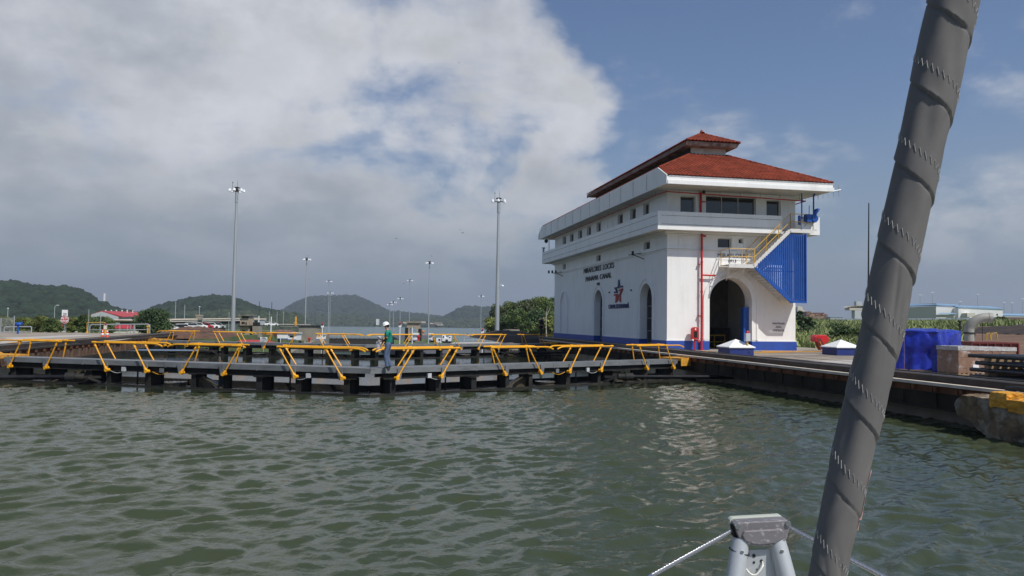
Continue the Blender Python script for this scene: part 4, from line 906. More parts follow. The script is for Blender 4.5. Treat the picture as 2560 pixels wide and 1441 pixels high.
arms = {1: [(.03, .21, 1.36), (.04, .24, 1.12), (.25, .16, 1.05), (.31, .14, 1.05)], -1: [(.03, -.21, 1.36), (.02, -.24, 1.12), (.24, -.14, 1.02), (.31, -.12, 1.03)]}
body(P, arms, legs=legs)
skinmesh([[((0, 0, .90), (.175, .15)), ((0, 0, 1.08), (.165, .14)), ((.01, 0, 1.25), (.17, .14)), ((.02, 0, 1.38), (.165, .125)), ((.045, 0, 1.455), (.075, .075))], [((.02, 0, 1.38), (.165, .125)), ((.02, .18, 1.40), (.08, .08)), ((.03, .22, 1.33), (.075, .075)), ((.035, .235, 1.20), (.068, .068))], [((.02, 0, 1.38), (.165, .125)), ((.02, -.18, 1.40), (.08, .08)), ((.03, -.22, 1.33), (.075, .075)), ((.025, -.235, 1.20), (.068, .068))]], 't_shirt', 'tshirt', P)
skinmesh([[((0, 0, 1.08), (.14, .12)), ((0, 0, .92), (.155, .14)), ((.01, .09, .84), (.105, .11)), ((.095, .10, .50), (.082, .085)), ((.02, .10, .10), (.072, .078)), ((.025, .10, .05), (.07, .078))], [((0, 0, .92), (.155, .14)), ((.0, -.09, .84), (.105, .11)), ((.045, -.10, .49), (.082, .085)), ((-.05, -.10, .10), (.072, .078)), ((-.045, -.10, .05), (.07, .078))]], 'trousers', 'jeans', P)
for sg in (1, -1):
    e, w_ = Vector(arms[sg][1]), Vector(arms[sg][2]); skinmesh([[(tuple(e + Vector((0, 0, .09))), (.05, .05)), (tuple(e), (.05, .05)), (tuple(e + (w_ - e) * .9), (.036, .036))]], 'sleeve', 'dark_cloth', P, 1)
    f = Vector(legs[sg][4]); h_ = Vector(legs[sg][3]); skinmesh([[(tuple(h_ - Vector((.05, 0, .0))), (.045, .045)), (tuple(h_ + Vector((.04, 0, .01))), (.05, .045)), (tuple(f), (.042, .034))]], 'shoe', 'shoe', P, 1)
def headgear(P, c, m, tilt=.35):
    c = Vector(c); mb = MB(); n = 18; R_ = Matrix.Rotation(tilt, 3, 'Y'); vs = []; prof = [(.152, -.012), (.128, 0.0), (.126, .03), (.112, .08), (.075, .118), (.03, .132), (0.001, .134)]
    for r, h in prof:
        for j in range(n):
            a = 2 * pi * j / n; k = 1 + (.28 if r > .14 and cos(a) > .3 else 0) * max(0, cos(a)); vs.append(c + R_ @ Vector((r * k * cos(a) * 1.05, r * .86 * sin(a), h)))
    fs = [(i * n + j, i * n + (j + 1) % n, (i + 1) * n + (j + 1) % n, (i + 1) * n + j) for i in range(len(prof) - 1) for j in range(n)]
    mb.add(vs, fs); o = mb.build('hard_hat', m, P, smooth=True, world=False, recalc=True); return o
headgear(P, (.115, 0, 1.665), 'hardhat_white')
hd = MB(); hd.blob((.065, 0, 1.645), (.085, .085, .08), 2, .04); hd.build('hair', 'hair', P, smooth=True, world=False)
fc = MB()
for sg in (1, -1): fc.blob((.185, sg * .033, 1.638), (.012, .014, .009), 1, 0); fc.blob((.10, sg * .078, 1.62), (.018, .008, .028), 1, 0)
fc.blob((.212, 0, 1.612), (.016, .012, .022), 1, 0); fc.build('face_features', 'skin', P, smooth=True, world=False)
MB().box(.195, .206, -.065, .065, 1.632, 1.655).build('glasses', 'black', P, world=False)
mb = MB(); vs = []; n = 14
for i in range(9):
    t = i / 8; r = .05 + .085 * sin(pi * min(1, t * .95)) if i > 2 else (.11, .07, .035)[i]
    for j in range(n):
        a = 2 * pi * j / n; k = 1 + .35 * noise.noise(Vector((cos(a) * 2, sin(a) * 2, i * .9))); vs.append((.36 + r * k * cos(a) * .9, r * k * sin(a) * .7, 1.24 - t * .62))
mb.add(vs, [(i * n + j, i * n + (j + 1) % n, (i + 1) * n + (j + 1) % n, (i + 1) * n + j) for i in range(8) for j in range(n)])
BG = thing('plastic_bag', 'clear plastic bag held by the person in the hard hat', 'bag', (pp.x - .36, pp.y + .07, 1.64)); vv = [rootmat(P) @ Vector(v) for v in mb.v]; mb.v = [tuple(v) for v in vv]; mb.build('bag_film', 'clear_plastic', BG, smooth=True, recalc=False)
mb = MB(); mb.v = []; mb.bar((.30, -.04, 1.12), (.42, .05, 1.22), .16, .004); mb.v = [tuple(rootmat(P) @ Vector(v)) for v in mb.v]; mb.build('paper', 'sign_white', BG)
# far worker beside the building and one seated inside the arch
def far_person(name, loc, rz, label, shirt, hat, sc=1.0):
    p = thing(name, label, 'person', loc, rz); a = {1: [(.03, .21, 1.36), (.10, .30, 1.2), (.32, .34, 1.22), (.40, .34, 1.24)], -1: [(.03, -.21, 1.36), (.05, -.25, 1.12), (.22, -.18, 1.0), (.28, -.16, 1.0)]}
    body(p, a, legs=legs); skinmesh([[((0, 0, .90), (.17, .15)), ((0, 0, 1.10), (.17, .14)), ((.01, 0, 1.25), (.18, .15)), ((.02, 0, 1.40), (.15, .12))], [((.02, 0, 1.40), (.15, .12)), ((.03, .21, 1.36), (.07, .07)), ((.10, .30, 1.2), (.06, .06)), ((.30, .33, 1.22), (.05, .05))], [((.02, 0, 1.40), (.15, .12)), ((.03, -.21, 1.36), (.07, .07)), ((.05, -.25, 1.12), (.06, .06)), ((.2, -.18, 1.0), (.05, .05))]], 'jacket', shirt, p, 1)
    skinmesh([[((0, 0, .92), (.155, .14)), ((.01, .09, .84), (.105, .11)), ((.095, .10, .50), (.082, .085)), ((.02, .10, .06), (.075, .078))], [((0, 0, .92), (.155, .14)), ((.0, -.09, .84), (.105, .11)), ((.045, -.10, .49), (.082, .085)), ((-.05, -.10, .06), (.075, .078))]], 'trousers', 'dark_cloth', p, 1)
    headgear(p, (.115, 0, 1.665), hat); return p
w = at(1352, 845, 66); far_person('person', (w.x, w.y, 1.65), pi * .1, 'person in dark clothes and a green hard hat on the soil heap by the building', 'dark_cloth', 'green_paint')
far_person('person', (22.35, 48.1, BZ + .02), pi * .9, 'person in navy overalls and a yellow hard hat just inside the big arch', 'navy_cloth', 'yellow_rail')
# ------------------------------------------------------------------ things on the right deck
def planter(x0, y0, s, label):
    t = thing('vent_house', label, 'vent box', (x0 + s / 2, y0 + s / 2, 1.22), group='blue boxes with white pyramid lids')
    b = MB(); b.box(x0, x0 + s, y0, y0 + s, 1.2, 1.64); b.build('box', 'navy_box', t)
    b = MB(); c = (x0 + s / 2, y0 + s / 2, 2.10); e = .07; q = [(x0 - e, y0 - e), (x0 + s + e, y0 - e), (x0 + s + e, y0 + s + e), (x0 - e, y0 + s + e)]
    b.add([(x, y, 1.64) for x, y in q] + [(x, y, 1.69) for x, y in q] + [c], [(3, 2, 1, 0), (0, 1, 5, 4), (1, 2, 6, 5), (2, 3, 7, 6), (3, 0, 4, 7), (4, 5, 8), (5, 6, 8), (6, 7, 8), (7, 4, 8)]); b.build('lid', 'white_paint', t)
    h = MB(); h.cyl((x0 + s * .8, y0 - .012, 1.42), (x0 + s * .8, y0 + .01, 1.42), .05, None, 12); h.build('port', 'black', t)
mat('navy_box', (0.012, 0.030, 0.17), 0.5, var=0.1, dirt=(0.05, 0.06, 0.12), dscale=2, damt=0.4)
planter(19.35, 38.55, 1.38, 'blue box with a white pyramid lid in front of the big arch, beside the cone'); planter(26.5, 39.8, 1.45, 'blue box with a white pyramid lid just left of the rolled sail')
def cone(loc, label, h=.62, group=None):
    t = thing('traffic_cone', label, 'traffic cone', loc, group=group); k = h / .62; x, y, z = loc
    b = MB(); b.box(x - .16 * k, x + .16 * k, y - .16 * k, y + .16 * k, z, z + .03); b.lathe([(.13 * k, .03), (.10 * k, .2 * k), (.085 * k, .26 * k)], (x, y, z), 16); b.lathe([(.066 * k, .38 * k), (.05 * k, .46 * k)], (x, y, z), 16); b.lathe([(.038 * k, .54 * k), (.02 * k, h), (.001, h)], (x, y, z), 16); b.build('cone_body', 'cone_orange', t, smooth='auto')
    b = MB(); b.lathe([(.085 * k, .26 * k), (.066 * k, .38 * k)], (x, y, z), 16); b.lathe([(.05 * k, .46 * k), (.038 * k, .54 * k)], (x, y, z), 16); b.build('reflective_band', 'cone_white', t, smooth=True)
c = atz(1848, 888.5, 1.22); cone(tuple(c), 'orange cone with white bands beside the blue box in front of the arch', .72)
c = atz(1833, 888, 1.22); t = thing('bucket', 'small white bucket standing between the blue box and the cone', 'bucket', tuple(c)); MB().lathe([(.11, 0), (.13, .28), (.14, .29), (.14, .33), (.02, .34)], tuple(c), 16).build('pail', 'sign_white', t, smooth='auto'); MB().tube([(c.x - .14, c.y, 1.5), (c.x - .1, c.y - .1, 1.42), (c.x + .1, c.y - .1, 1.42), (c.x + .14, c.y, 1.5)], .008, 5).build('handle', 'black', t)
c = atz(1868.5, 890, 1.22); t = thing('call_post', 'yellow post with a grey control box and red lamp by the arch', 'control post', tuple(c))
MB().box(c.x - .04, c.x + .04, c.y - .04, c.y + .04, 1.22, 2.0).build('post', 'pale_yellow', t); MB().box(c.x - .13, c.x + .13, c.y - .1, c.y + .1, 2.0, 2.42).build('control_box', 'grey_box', t, bevel=.01); MB().lathe([(.09, 0), (.09, .05), (.06, .12), (.01, .15)], (c.x, c.y, 2.42), 12).build('lamp', 'red_paint', t, smooth='auto')
t = thing('fire_hose_cabinet', 'red fire hose cabinet on a stand at the left of the building front', 'fire cabinet', (20.85, 46.3, 1.22))
b = MB(); prof = [(20.64, 1.92), (21.05, 1.92), (21.05, 2.52)] + [(20.845 + .205 * cos(a), 2.52 + .17 * sin(a)) for a in [pi * i / 10 for i in range(1, 10)]] + [(20.64, 2.52)]
b.poly([(x, 46.18, z) for x, z in prof], (0, .3, 0)); cb = b.build('cabinet', 'red_paint', t, bevel=.012); MB().box(20.74, 20.96, 46.165, 46.179, 2.02, 2.42).build('glass_door', 'dark_glass', cb); MB().box(20.80, 20.88, 46.16, 46.179, 2.50, 2.60).build('label_plate', 'sign_white', cb)
MB().tube([(20.84, 46.33, 1.22), (20.84, 46.33, 1.93)], .045, 8).build('stand', 'red_paint', t); MB().tube([(20.84, 46.33, 1.86), (21.05, 46.3, 1.84), (21.10, 46.2, 1.72)], .06, 8).build('valve', 'red_paint', t)
c = at(2055, 866, 50); t = thing('hooded_winch', 'red hooded winch standing at the edge of the deck before the grass', 'winch', (c.x, c.y, 1.22))
b = MB(); k = c; b.poly([tuple(k + Vector((x, 0, z))) for x, z in ((-.5, .62), (-.3, .72), (.35, .72), (.5, .55), (.5, .30), (.22, .12), (-.45, .30))], (0, .55, 0)); b.build('hood', 'red_paint', t, bevel=.03)
b = MB(); b.poly([tuple(k + Vector((x, -.01, z))) for x, z in ((-.42, .52), (-.1, .5), (.1, .2), (.05, -.15), (-.1, -.25), (-.25, .1))], (0, .3, 0)); b.tube([tuple(k + Vector((.0, .1, -.3))), (k.x, k.y + .1, 1.2)], .08, 8); b.build('drum', 'oxide_red', t); MB().tube([tuple(k + Vector((-.2, -.05, .3))), tuple(k + Vector((.02, -.05, -.1)))], .03, 6).build('lever', 'orange_paint', t)
# tarpaulin over a big load
A_ = Vector((20.55, 24.75, 1.22)); da = Vector((-.70, .714, 0)); db = Vector((.83, .557, 0)); LA, LB, HT = 1.75, 2.9, 1.52
def tarp():
    mb = MB(); nu, nv = 150, 60; cen = A_ + da * LA / 2 + db * LB / 2; vs = []; fs = []
    per = [(0, LB), (0, 0), (LA, 0), (LA, LB)]; tot = 2 * (LA + LB)
    for j in range(nv + 1):
        v = j / nv
        for i in range(nu):
            s_ = tot * i / nu
            if s_ < LB: u_, w_ = 0, LB - s_
            elif s_ < LB + LA: u_, w_ = s_ - LB, 0
            elif s_ < 2 * LB + LA: u_, w_ = LA, s_ - LB - LA
            else: u_, w_ = LA - (s_ - 2 * LB - LA), LB
            p = A_ + da * u_ + db * w_; out = (p - cen).normalized()
            if v < .7:
                h = v / .7; z = HT * h; k = 1 + .06 * (1 - h) ** 2; fold = .13 * (1 - h * .55) * noise.noise(Vector((s_ * 3.1, h * .9, 2))) + .09 * noise.noise(Vector((s_ * 1.2 + h * 1.6, h * 2.5, 9))) + .02 * noise.noise(Vector((s_ * 7, h * 4, 9)))
                q = cen + (p - cen) * (k + fold) + Vector((0, 0, 0)); q.z = 1.22 + .03 * noise.noise(Vector((s_ * 2, 0, 0))) + z - .0
                if h > .95: q.z -= .03
            else:
                t_ = (v - .7) / .3; q = cen + (p - cen) * (1 - t_); q.z = 1.22 + HT + .07 * sin(min(1, t_ * 1.6) * pi / 2) + .05 * noise.noise(Vector((q.x * 1.4, q.y * 1.4, 1))) + .02 * noise.noise(Vector((q.x * 4, q.y * 4, 1)))
            vs.append(q)
    for j in range(nv):
        for i in range(nu): a = j * nu + i; c = j * nu + (i + 1) % nu; fs.append((a, c, c + nu, a + nu))
    mb.add(vs, fs); t = thing('covered_load', 'large load under a bright blue tarpaulin beside the wrapped pallets', 'covered load', (cen.x, cen.y, 1.22)); mb.build('tarpaulin', 'tarp', t, smooth=True)
    b = MB(); 
    for q in (.2, 1.0): b.bar(A_ + da * q - db * .10 + Vector((0, 0, .06)), A_ + da * (q + .7) - db * .10 + Vector((0, 0, .06)), .1, .1)
    b.build('pallet', 'wood', t)
    rp = MB(); pts = [cen + ((A_ + da * (LA * .62)) - cen) * 1.06 + Vector((0, 0, .02 + HT * h)) for h in (0, .3, .6, .95)]; rp.tube(pts, .008, 5); rp.build('rope', 'wood', t)
tarp()
def pallet(x0, y0, w_, d_, h, label, m='wrap', top='wrap_white'):
    t = thing('wrapped_pallet', label, 'pallet', (x0 + w_ / 2, y0 + d_ / 2, 1.22), group='shrink-wrapped pallets of boxes')
    b = MB(); 
    for i in range(3): b.box(x0, x0 + w_, y0 + i * (d_ - .1) / 2, y0 + .1 + i * (d_ - .1) / 2, 1.22, 1.30)
    for i in range(6): b.box(x0 + i * (w_ - .1) / 5, x0 + .1 + i * (w_ - .1) / 5, y0, y0 + d_, 1.30, 1.325)
    b.build('pallet_base', 'wood', t)
    mb = MB(); n = 14; vs = []
    k = 0
    b = MB(); nz_ = 5; nx_ = 3; rr = random.Random(int(x0 * 10))
    for iz in range(nz_):
        for ix in range(nx_):
            for iy in range(3):
                zz = 1.33 + iz * (h - .11) / nz_; e = .002; b.box(x0 + ix * w_ / nx_ + e, x0 + (ix + 1) * w_ / nx_ - e, y0 + iy * d_ / 3 + e - rr.uniform(0, .02), y0 + (iy + 1) * d_ / 3 - e, zz + e, zz + (h - .11) / nz_)
    b.build('boxes', m, t)
    b = MB(); vs = []; nn_ = 24
    for j in range(4):
        for i in range(nn_ * 4):
            sd, f = divmod(i, nn_); f /= nn_; e = .02 + .012 * noise.noise(Vector((i * .7, j * 2, x0)))
            x, y = [(x0 - e + (w_ + 2 * e) * f, y0 - e), (x0 + w_ + e, y0 - e + (d_ + 2 * e) * f), (x0 + w_ + e - (w_ + 2 * e) * f, y0 + d_ + e), (x0 - e, y0 + d_ + e - (d_ + 2 * e) * f)][sd]
            vs.append((x, y, 1.22 + h - .13 + j * .045 + .015 * noise.noise(Vector((i * .9, j, 3)))))
    m4 = nn_ * 4; fs = [(j * m4 + i, j * m4 + (i + 1) % m4, (j + 1) * m4 + (i + 1) % m4, (j + 1) * m4 + i) for j in range(3) for i in range(m4)] + [tuple(range(3 * m4, 4 * m4))]
    b.add(vs, fs); b.build('wrap_cap', top, t, smooth=False)
    MB().box(x0 + w_ * .55, x0 + w_ * .78, y0 - .03, y0 - .022, 1.5, 1.62).build('label', 'sign_white', t)
pallet(20.15, 23.35, 1.0, 1.0, 1.02, 'shrink-wrapped pallet of brown boxes right beside the blue tarpaulin'); pallet(21.55, 24.2, 1.1, .9, .98, 'wrapped pallet of boxes in the middle of the row behind the black pipes'); pallet(22.85, 24.9, 1.1, .9, .95, 'wrapped pallet at the right end of the row before the dark red container')
# stack of black pipes
t = thing('pipe_stack', 'stack of long black pipes in four layers with wooden spacers', 'pipes', (19.2, 16, 1.22))
for lay in range(4):
    for k in range(6):
        x = 18.55 + k * .28; z = 1.40 + lay * .21; y1 = 21.0 + (.10 if (k + lay) % 2 else 0) - .12 * lay % .3; MB().tube([(x, 7.5, z), (x, 14, z + .01), (x, y1, z)], .062, 12).build('pipe', 'pipe_black', t, smooth='auto')
    for y in (20.2, 18.3, 16.2, 13, 10): MB().box(18.45, 20.05, y, y + .14, 1.23 if lay == 0 else 1.40 + lay * .21 - .148, 1.40 + lay * .21 - .058).build('spacer', 'wood', t)
c = at(2423, 860, 37); x, y = c.x, c.y; t = thing('vent_pipe', 'grey gooseneck vent pipe standing behind the blue tarpaulin', 'vent pipe', (x, y, 1.22)); r = .22
pts = [(x, y, 1.2), (x, y, 2.75)] + [(x + .62 - .62 * cos(a), y - .05 * i, 2.75 + .62 * sin(a)) for i, a in enumerate([pi * k / 16 for k in range(1, 10)])]
mb = MB(); mb.tube(pts, [r] * (len(pts) - 1) + [r * 1.0], 20, caps=False); e = Vector(pts[-1]); d = (Vector(pts[-1]) - Vector(pts[-2])).normalized(); mb.tube([e - d * .05, e + d * .12], [r * 1.08, r * 1.08], 20, caps=False); mb.build('pipe', 'vent_grey', t, smooth='auto', recalc=False)
mb = MB(); mb.cyl(e + d * .02, e + d * .03, r * .98, None, 20); mb.build('mouth', 'black', t); mb = MB(); mb.tube([(x, y, 1.75), (x, y, 1.80)], r * 1.1, 20); mb.tube([(x, y, 2.60), (x, y, 2.66)], r * 1.12, 20); mb.tube([(x + .55, y - .2, 3.2), (x + .55, y - .2, 1.3)], .012, 5); mb.build('clamp', 'gate_dark', t)
def boxthing(name, label, cat, px0, px1, pyb, d, h, dep, m, lidm=None):
    a = at(px0, pyb, d); b_ = at(px1, pyb, d); t = thing(name, label, cat, ((a.x + b_.x) / 2, (a.y + b_.y) / 2, a.z)); ww = (b_ - a); ww.z = 0; n_ = Vector((-ww.y, ww.x, 0)).normalized() * dep; return t, a, b_, n_
t, a, b_, n_ = boxthing('steel_bin', 'dark red steel container behind the pallets and pipes', 'container', 2428, 2545, 892, 33, 0, 2, 'oxide_red'); a.z = b_.z = 1.22
mb = MB(); mb.poly([a, b_, b_ + n_, a + n_], (0, 0, 1.0)); bn = mb.build('bin_body', 'oxide_red', t); mb = MB(); mb.poly([a - n_ * .03, b_ - n_ * .03, b_ + n_ * 1.02, a + n_ * 1.02], (0, 0, .06)); 
for v_ in range(len(mb.v)): mb.v[v_] = (mb.v[v_][0], mb.v[v_][1], mb.v[v_][2] + 1.0)
mb.build('rim', 'oxide_red', t); mb = MB()
for i in range(7): q = a.lerp(b_, i / 6); mb.bar(q - n_ * .015, q - n_ * .015 + Vector((0, 0, 1.0)), .06, .05, up=(0, 1, 0))
mb.build('rib', 'oxide_red', t)
mb = MB(); q = a.lerp(b_, .25) - n_ * .03; mb.bar(q + Vector((0, 0, .8)), a.lerp(b_, .48) - n_ * .03 + Vector((0, 0, .8)), .02, .16); mb.build('stencil_patch', 'foliage_dark', t)
a = Vector((24.5, 21.2, 1.22)); t = thing('tool_crate', 'dark blue crate with orange rim at the right edge behind the pipes', 'crate', (25.2, 21.6, 1.22)); MB().box(23.05, 25.5, 20.9, 22.4, 1.22, 1.98).build('crate_body', 'navy_box', t); MB().box(23.45, 24.3, 20.84, 20.898, 1.78, 1.92).build('latch', 'orange_paint', t); MB().box(24.0, 25.5, 21.3, 21.5, 1.98, 2.16).build('handle_bar', 'cone_orange', t)
t = thing('yellow_frame', 'thin yellow tubular frame on the bare earth behind the red container', 'frame', tuple(at(2480, 850, 48))); mb = MB()
for xa, xb in ((2466, 2477), (2478, 2494)): mb.tube([at(xa, 850, 48), at(xa + 1, 834, 48), at(xb - 3, 833, 48), at(xb, 850, 48)], .035, 6)
mb.build('tube_frame', 'pale_yellow', t)
t = thing('valve_post', 'thin dark valve post behind the blue tarpaulin', 'post', tuple(at(2400, 830, 40))); mb = MB(); mb.tube([at(2400, 850, 40), at(2400, 803, 40)], .045, 6); mb.tube([at(2396, 803, 40), at(2404, 803, 40)], .05, 6); mb.build('post', 'gate_dark', t)
# rough concrete knuckle at the right, with yellow paint
def xpl(px, py, X): r = cFWD + cR * ((px - 1280) / FPX) - cU * ((py - 720.5) / FPX); p = Vector((0, 0, EYE)) + r * (X / r.x); return p
X0 = 16.35; prof = [xpl(2402, 986, X0), xpl(2388, 1000, X0), xpl(2388, 1045, X0), xpl(2412, 1052, X0), xpl(2436, 1076, X0), xpl(2480, 1110, X0)]
prof = [(p.y, p.z) for p in prof] + [(11, -.6), (11, 1.12), (15.5, 1.10)]
mb = MB(); mb.poly([(X0, y, z) for y, z in prof], (1.9, 0, 0))
kn = thing('concrete_knuckle', 'weathered concrete wall end with yellow painted steps at the bottom right', 'concrete block', (17.2, 15.5, -.5))
kb = mb.build('block', 'rough_concrete', kn)
def roughen(o, size, amp, fr):
    bm = bmesh.new(); bm.from_mesh(o.data); bmesh.ops.triangulate(bm, faces=bm.faces)
    for _ in range(12):
        es = [e for e in bm.edges if e.calc_length() > size]
        if not es: break
        bmesh.ops.subdivide_edges(bm, edges=es, cuts=1); bmesh.ops.triangulate(bm, faces=[f for f in bm.faces if len(f.verts) > 3])
    bm.normal_update()
    for v in bm.verts:
        w = v.co; v.co = w + v.normal * amp * (noise.fractal(w * fr, .8, 2.2, 5) - .2)
    bm.to_mesh(o.data); bm.free()
roughen(kb, .16, .10, 1.6)
ya = xpl(2475, 992, X0).y; yb = xpl(2510, 992, X0).y
mb = MB(); mb.box(X0 - .02, X0 + .75, yb - .1, ya, .82, 1.22); mb.box(X0 - .03, X0 + .55, 11, yb - .1, .74, 1.06); roughen(mb.build('painted_step', 'yellow_paint', kn), .10, .045, 4.0)
mb = MB(); mb.box(X0 + .3, X0 + .7, 15.3, 16.2, 1.15, 1.32); mb.build('bollard_step', 'yellow_paint', kn, bevel=.05)
mb = MB(); mb.tube([(17.15, ya + .3, 1.26), (17.1, ya - .1, 1.30), (17.2, ya - .5, 1.27)], .07, 8); mb.build('hawser_pad', 'black', kn)
mat('cont_brown', (0.20, 0.10, 0.06), 0.7)
mat('cont_tan', (0.36, 0.25, 0.12), 0.7)
# ------------------------------------------------------------------ land around
GL = -5.6
flat('ground_left', [(-62, -60, -.2), (-62, 84, -.2), (LX - 3, 84, -.2), (LX - 3, -60, -.2), (-900, -60, -.2)][:4], 'grass')
MB().add([(-62, -60, .9), (-62, 90, .9), (-160, 130, 0), (-420, 300, -1), (-900, 300, -1), (-900, -60, .9)], [(0, 1, 2, 3, 4, 5)]).build('ground_left', 'grass', kind='structure', recalc=False)
MB().add([(-62, 82, .9), (LX - 3, 82, .9), (LX - 2, 96, GL), (LX - 2, 455, GL), (-60, 600, -7), (-115, 1150, -12), (-330, 2050, -15.4), (-900, 2050, -15.4), (-900, 300, -1), (-420, 300, -1), (-160, 130, -.5)], [tuple(range(11))]).build('lawn_left', 'grass', kind='structure', recalc=False)
flat('far_shore', [(-330, 1990, -15.4), (3500, 1990, -15.4), (5200, 8000, -15), (-5000, 8000, -15), (-2500, 2000, -15.4)], 'forest_far')
MB().add([(RX + .9, 84, 1.2), (33, 84, 1.2), (36, 100, GL), (RX + .9, 100, GL)], [(0, 1, 2, 3)]).build('slope', 'concrete', kind='structure', recalc=False)
MB().box(RX, 37, 100, 452, -17, GL).build('centre_island', 'asphalt', kind='structure')
MB().box(LX - 2.5, LX, 96, 455, -17, GL + .02).build('lock_wall', 'old_concrete', kind='structure')
for (px0, px1, y0_, y1_) in ((985, 1050, 868, 850), (1060, 1120, 862, 849), (1010, 1150, 856, 848)):
    flat('lawn', [tuple(atz(px0, y0_, GL + .03)), tuple(atz(px1, y0_, GL + .03)), tuple(atz(px1 - 15, y1_, GL + .03)), tuple(atz(px0, y1_, GL + .03))], 'grass')
# lower chamber: gates, far walls
for (yy, x0, x1, nm, lb) in ((452, LX, RX, 'lock_gate', 'far lock gate at the end of the lower chamber with thin yellow rails'), (240, 38, 72, 'lock_gate', 'dark lock gate of the neighbouring lane beyond the second pair of gates')):
    t = thing(nm, lb, 'lock gate', ((x0 + x1) / 2, yy, -16)); z = -7.6 if yy > 300 else -3.6
    MB().box(x0, x1, yy, yy + 2, -17, z - .6).build('gate_body', 'dark_wall', t); MB().box(x0, x1, yy - .4, yy + 2.4, z - .35, z).build('walkway', 'gate_steel', t); m_ = MB()
    k = x0 + 1
    while k < x1: m_.box(k, k + .6, yy - .2, yy, z - 1.2, z - .35); k += 2.6
    m_.build('support', 'gate_dark', t); m_ = MB(); m_.box(x0, x1, yy - .3, yy - .2, z + 1.1, z + 1.2); k = x0
    while k < x1: m_.bar((k, yy - .2, z), (k + .8, yy - .2, z + 1.15), .1, .1); k += 2.2
    m_.build('handrail', 'pale_yellow', t)
flat('lower_water', [(LX, 64, -15.9), (RX, 64, -15.9), (RX, 452, -15.9), (LX, 452, -15.9)], 'water_far')
MB().box(LX - 3, RX + 1, 66.8, 67.6, -17, -.2).build('lock_sill', 'dark_wall', kind='structure')
# right hand ground, rising grass bank
def gzr(x, y):
    d = max(0.0, x - 33); s_ = min(1, d / 75); return .7 + 2.3 * s_ * s_ * (3 - 2 * s_) + max(0, (x - 110)) * .012 + .35 * noise.noise(Vector((x * .05, y * .05, 0))) * s_
nx_, ny_ = 70, 70; mb = MB(); vs = [(33 + 567 * (i / (nx_ - 1)) ** 1.6, -80 + 560 * (j / (ny_ - 1)), 0) for j in range(ny_) for i in range(nx_)]; vs = [(x + max(0, y - 165) * .24, y, 0) for x, y, _ in vs]; vs = [(x, y, gzr(x, y)) for x, y, _ in vs]
mb.add(vs, [(j * nx_ + i, j * nx_ + i + 1, (j + 1) * nx_ + i + 1, (j + 1) * nx_ + i) for j in range(ny_ - 1) for i in range(nx_ - 1)]); mb.build('ground_right', 'grass', smooth=True, recalc=False, kind='structure')
MB().add([(300, 440, 5.6), (600, 300, 8.4), (620, -80, 8.5), (5000, -80, 9.5), (5000, 5000, 9.5), (1750, 2600, 9)], [(0, 1, 2, 3, 4, 5)]).build('ground_far_right', 'grass', kind='structure', recalc=False)
def xz(px, d): p = at(px, 800, d); return p.x, p.y
ea = [xz(2425, 52), xz(2425, 90), xz(2500, 125), xz(2760, 140), xz(2760, 50)]
mb = MB(); n = 24; vs = []
for j in range(n + 1):
    for i in range(n + 1):
        u, v = i / n, j / n; p0 = Vector(xz(2415 + 30 * v, 50)).lerp(Vector(xz(2900, 50)), u); p1 = Vector(xz(2440, 120)).lerp(Vector(xz(2900, 120)), u); p = p0.lerp(p1, v); vs.append((p.x, p.y, gzr(p.x, p.y) + .22))
mb.add(vs, [(j * (n + 1) + i, j * (n + 1) + i + 1, (j + 1) * (n + 1) + i + 1, (j + 1) * (n + 1) + i) for j in range(n) for i in range(n)]); mb.build('bare_ground', 'earth', smooth=True, recalc=False, kind='structure')
a = at(2515, 826, 95); m0 = MB(); nn = 20; vs = []
for j in range(nn + 1):
    for i in range(nn + 1):
        u, v = i / nn, j / nn; x, y = a.x + (u - .2) * 26, a.y + (v - .5) * 16; vs.append((x, y, gzr(x, y) + .25 + .75 * max(0, sin(pi * min(1, u * 1.2)) if u < .42 else 1) * sin(pi * v) + .2 * noise.noise(Vector((x, y, 2)))))
m0.add(vs, [(j * (nn + 1) + i, j * (nn + 1) + i + 1, (j + 1) * (nn + 1) + i + 1, (j + 1) * (nn + 1) + i) for j in range(nn) for i in range(nn)]); m0.build('soil_heap', 'dark_earth', smooth=True, recalc=False, label='long black heap of soil in front of the green bank at the right edge', cat='mound')
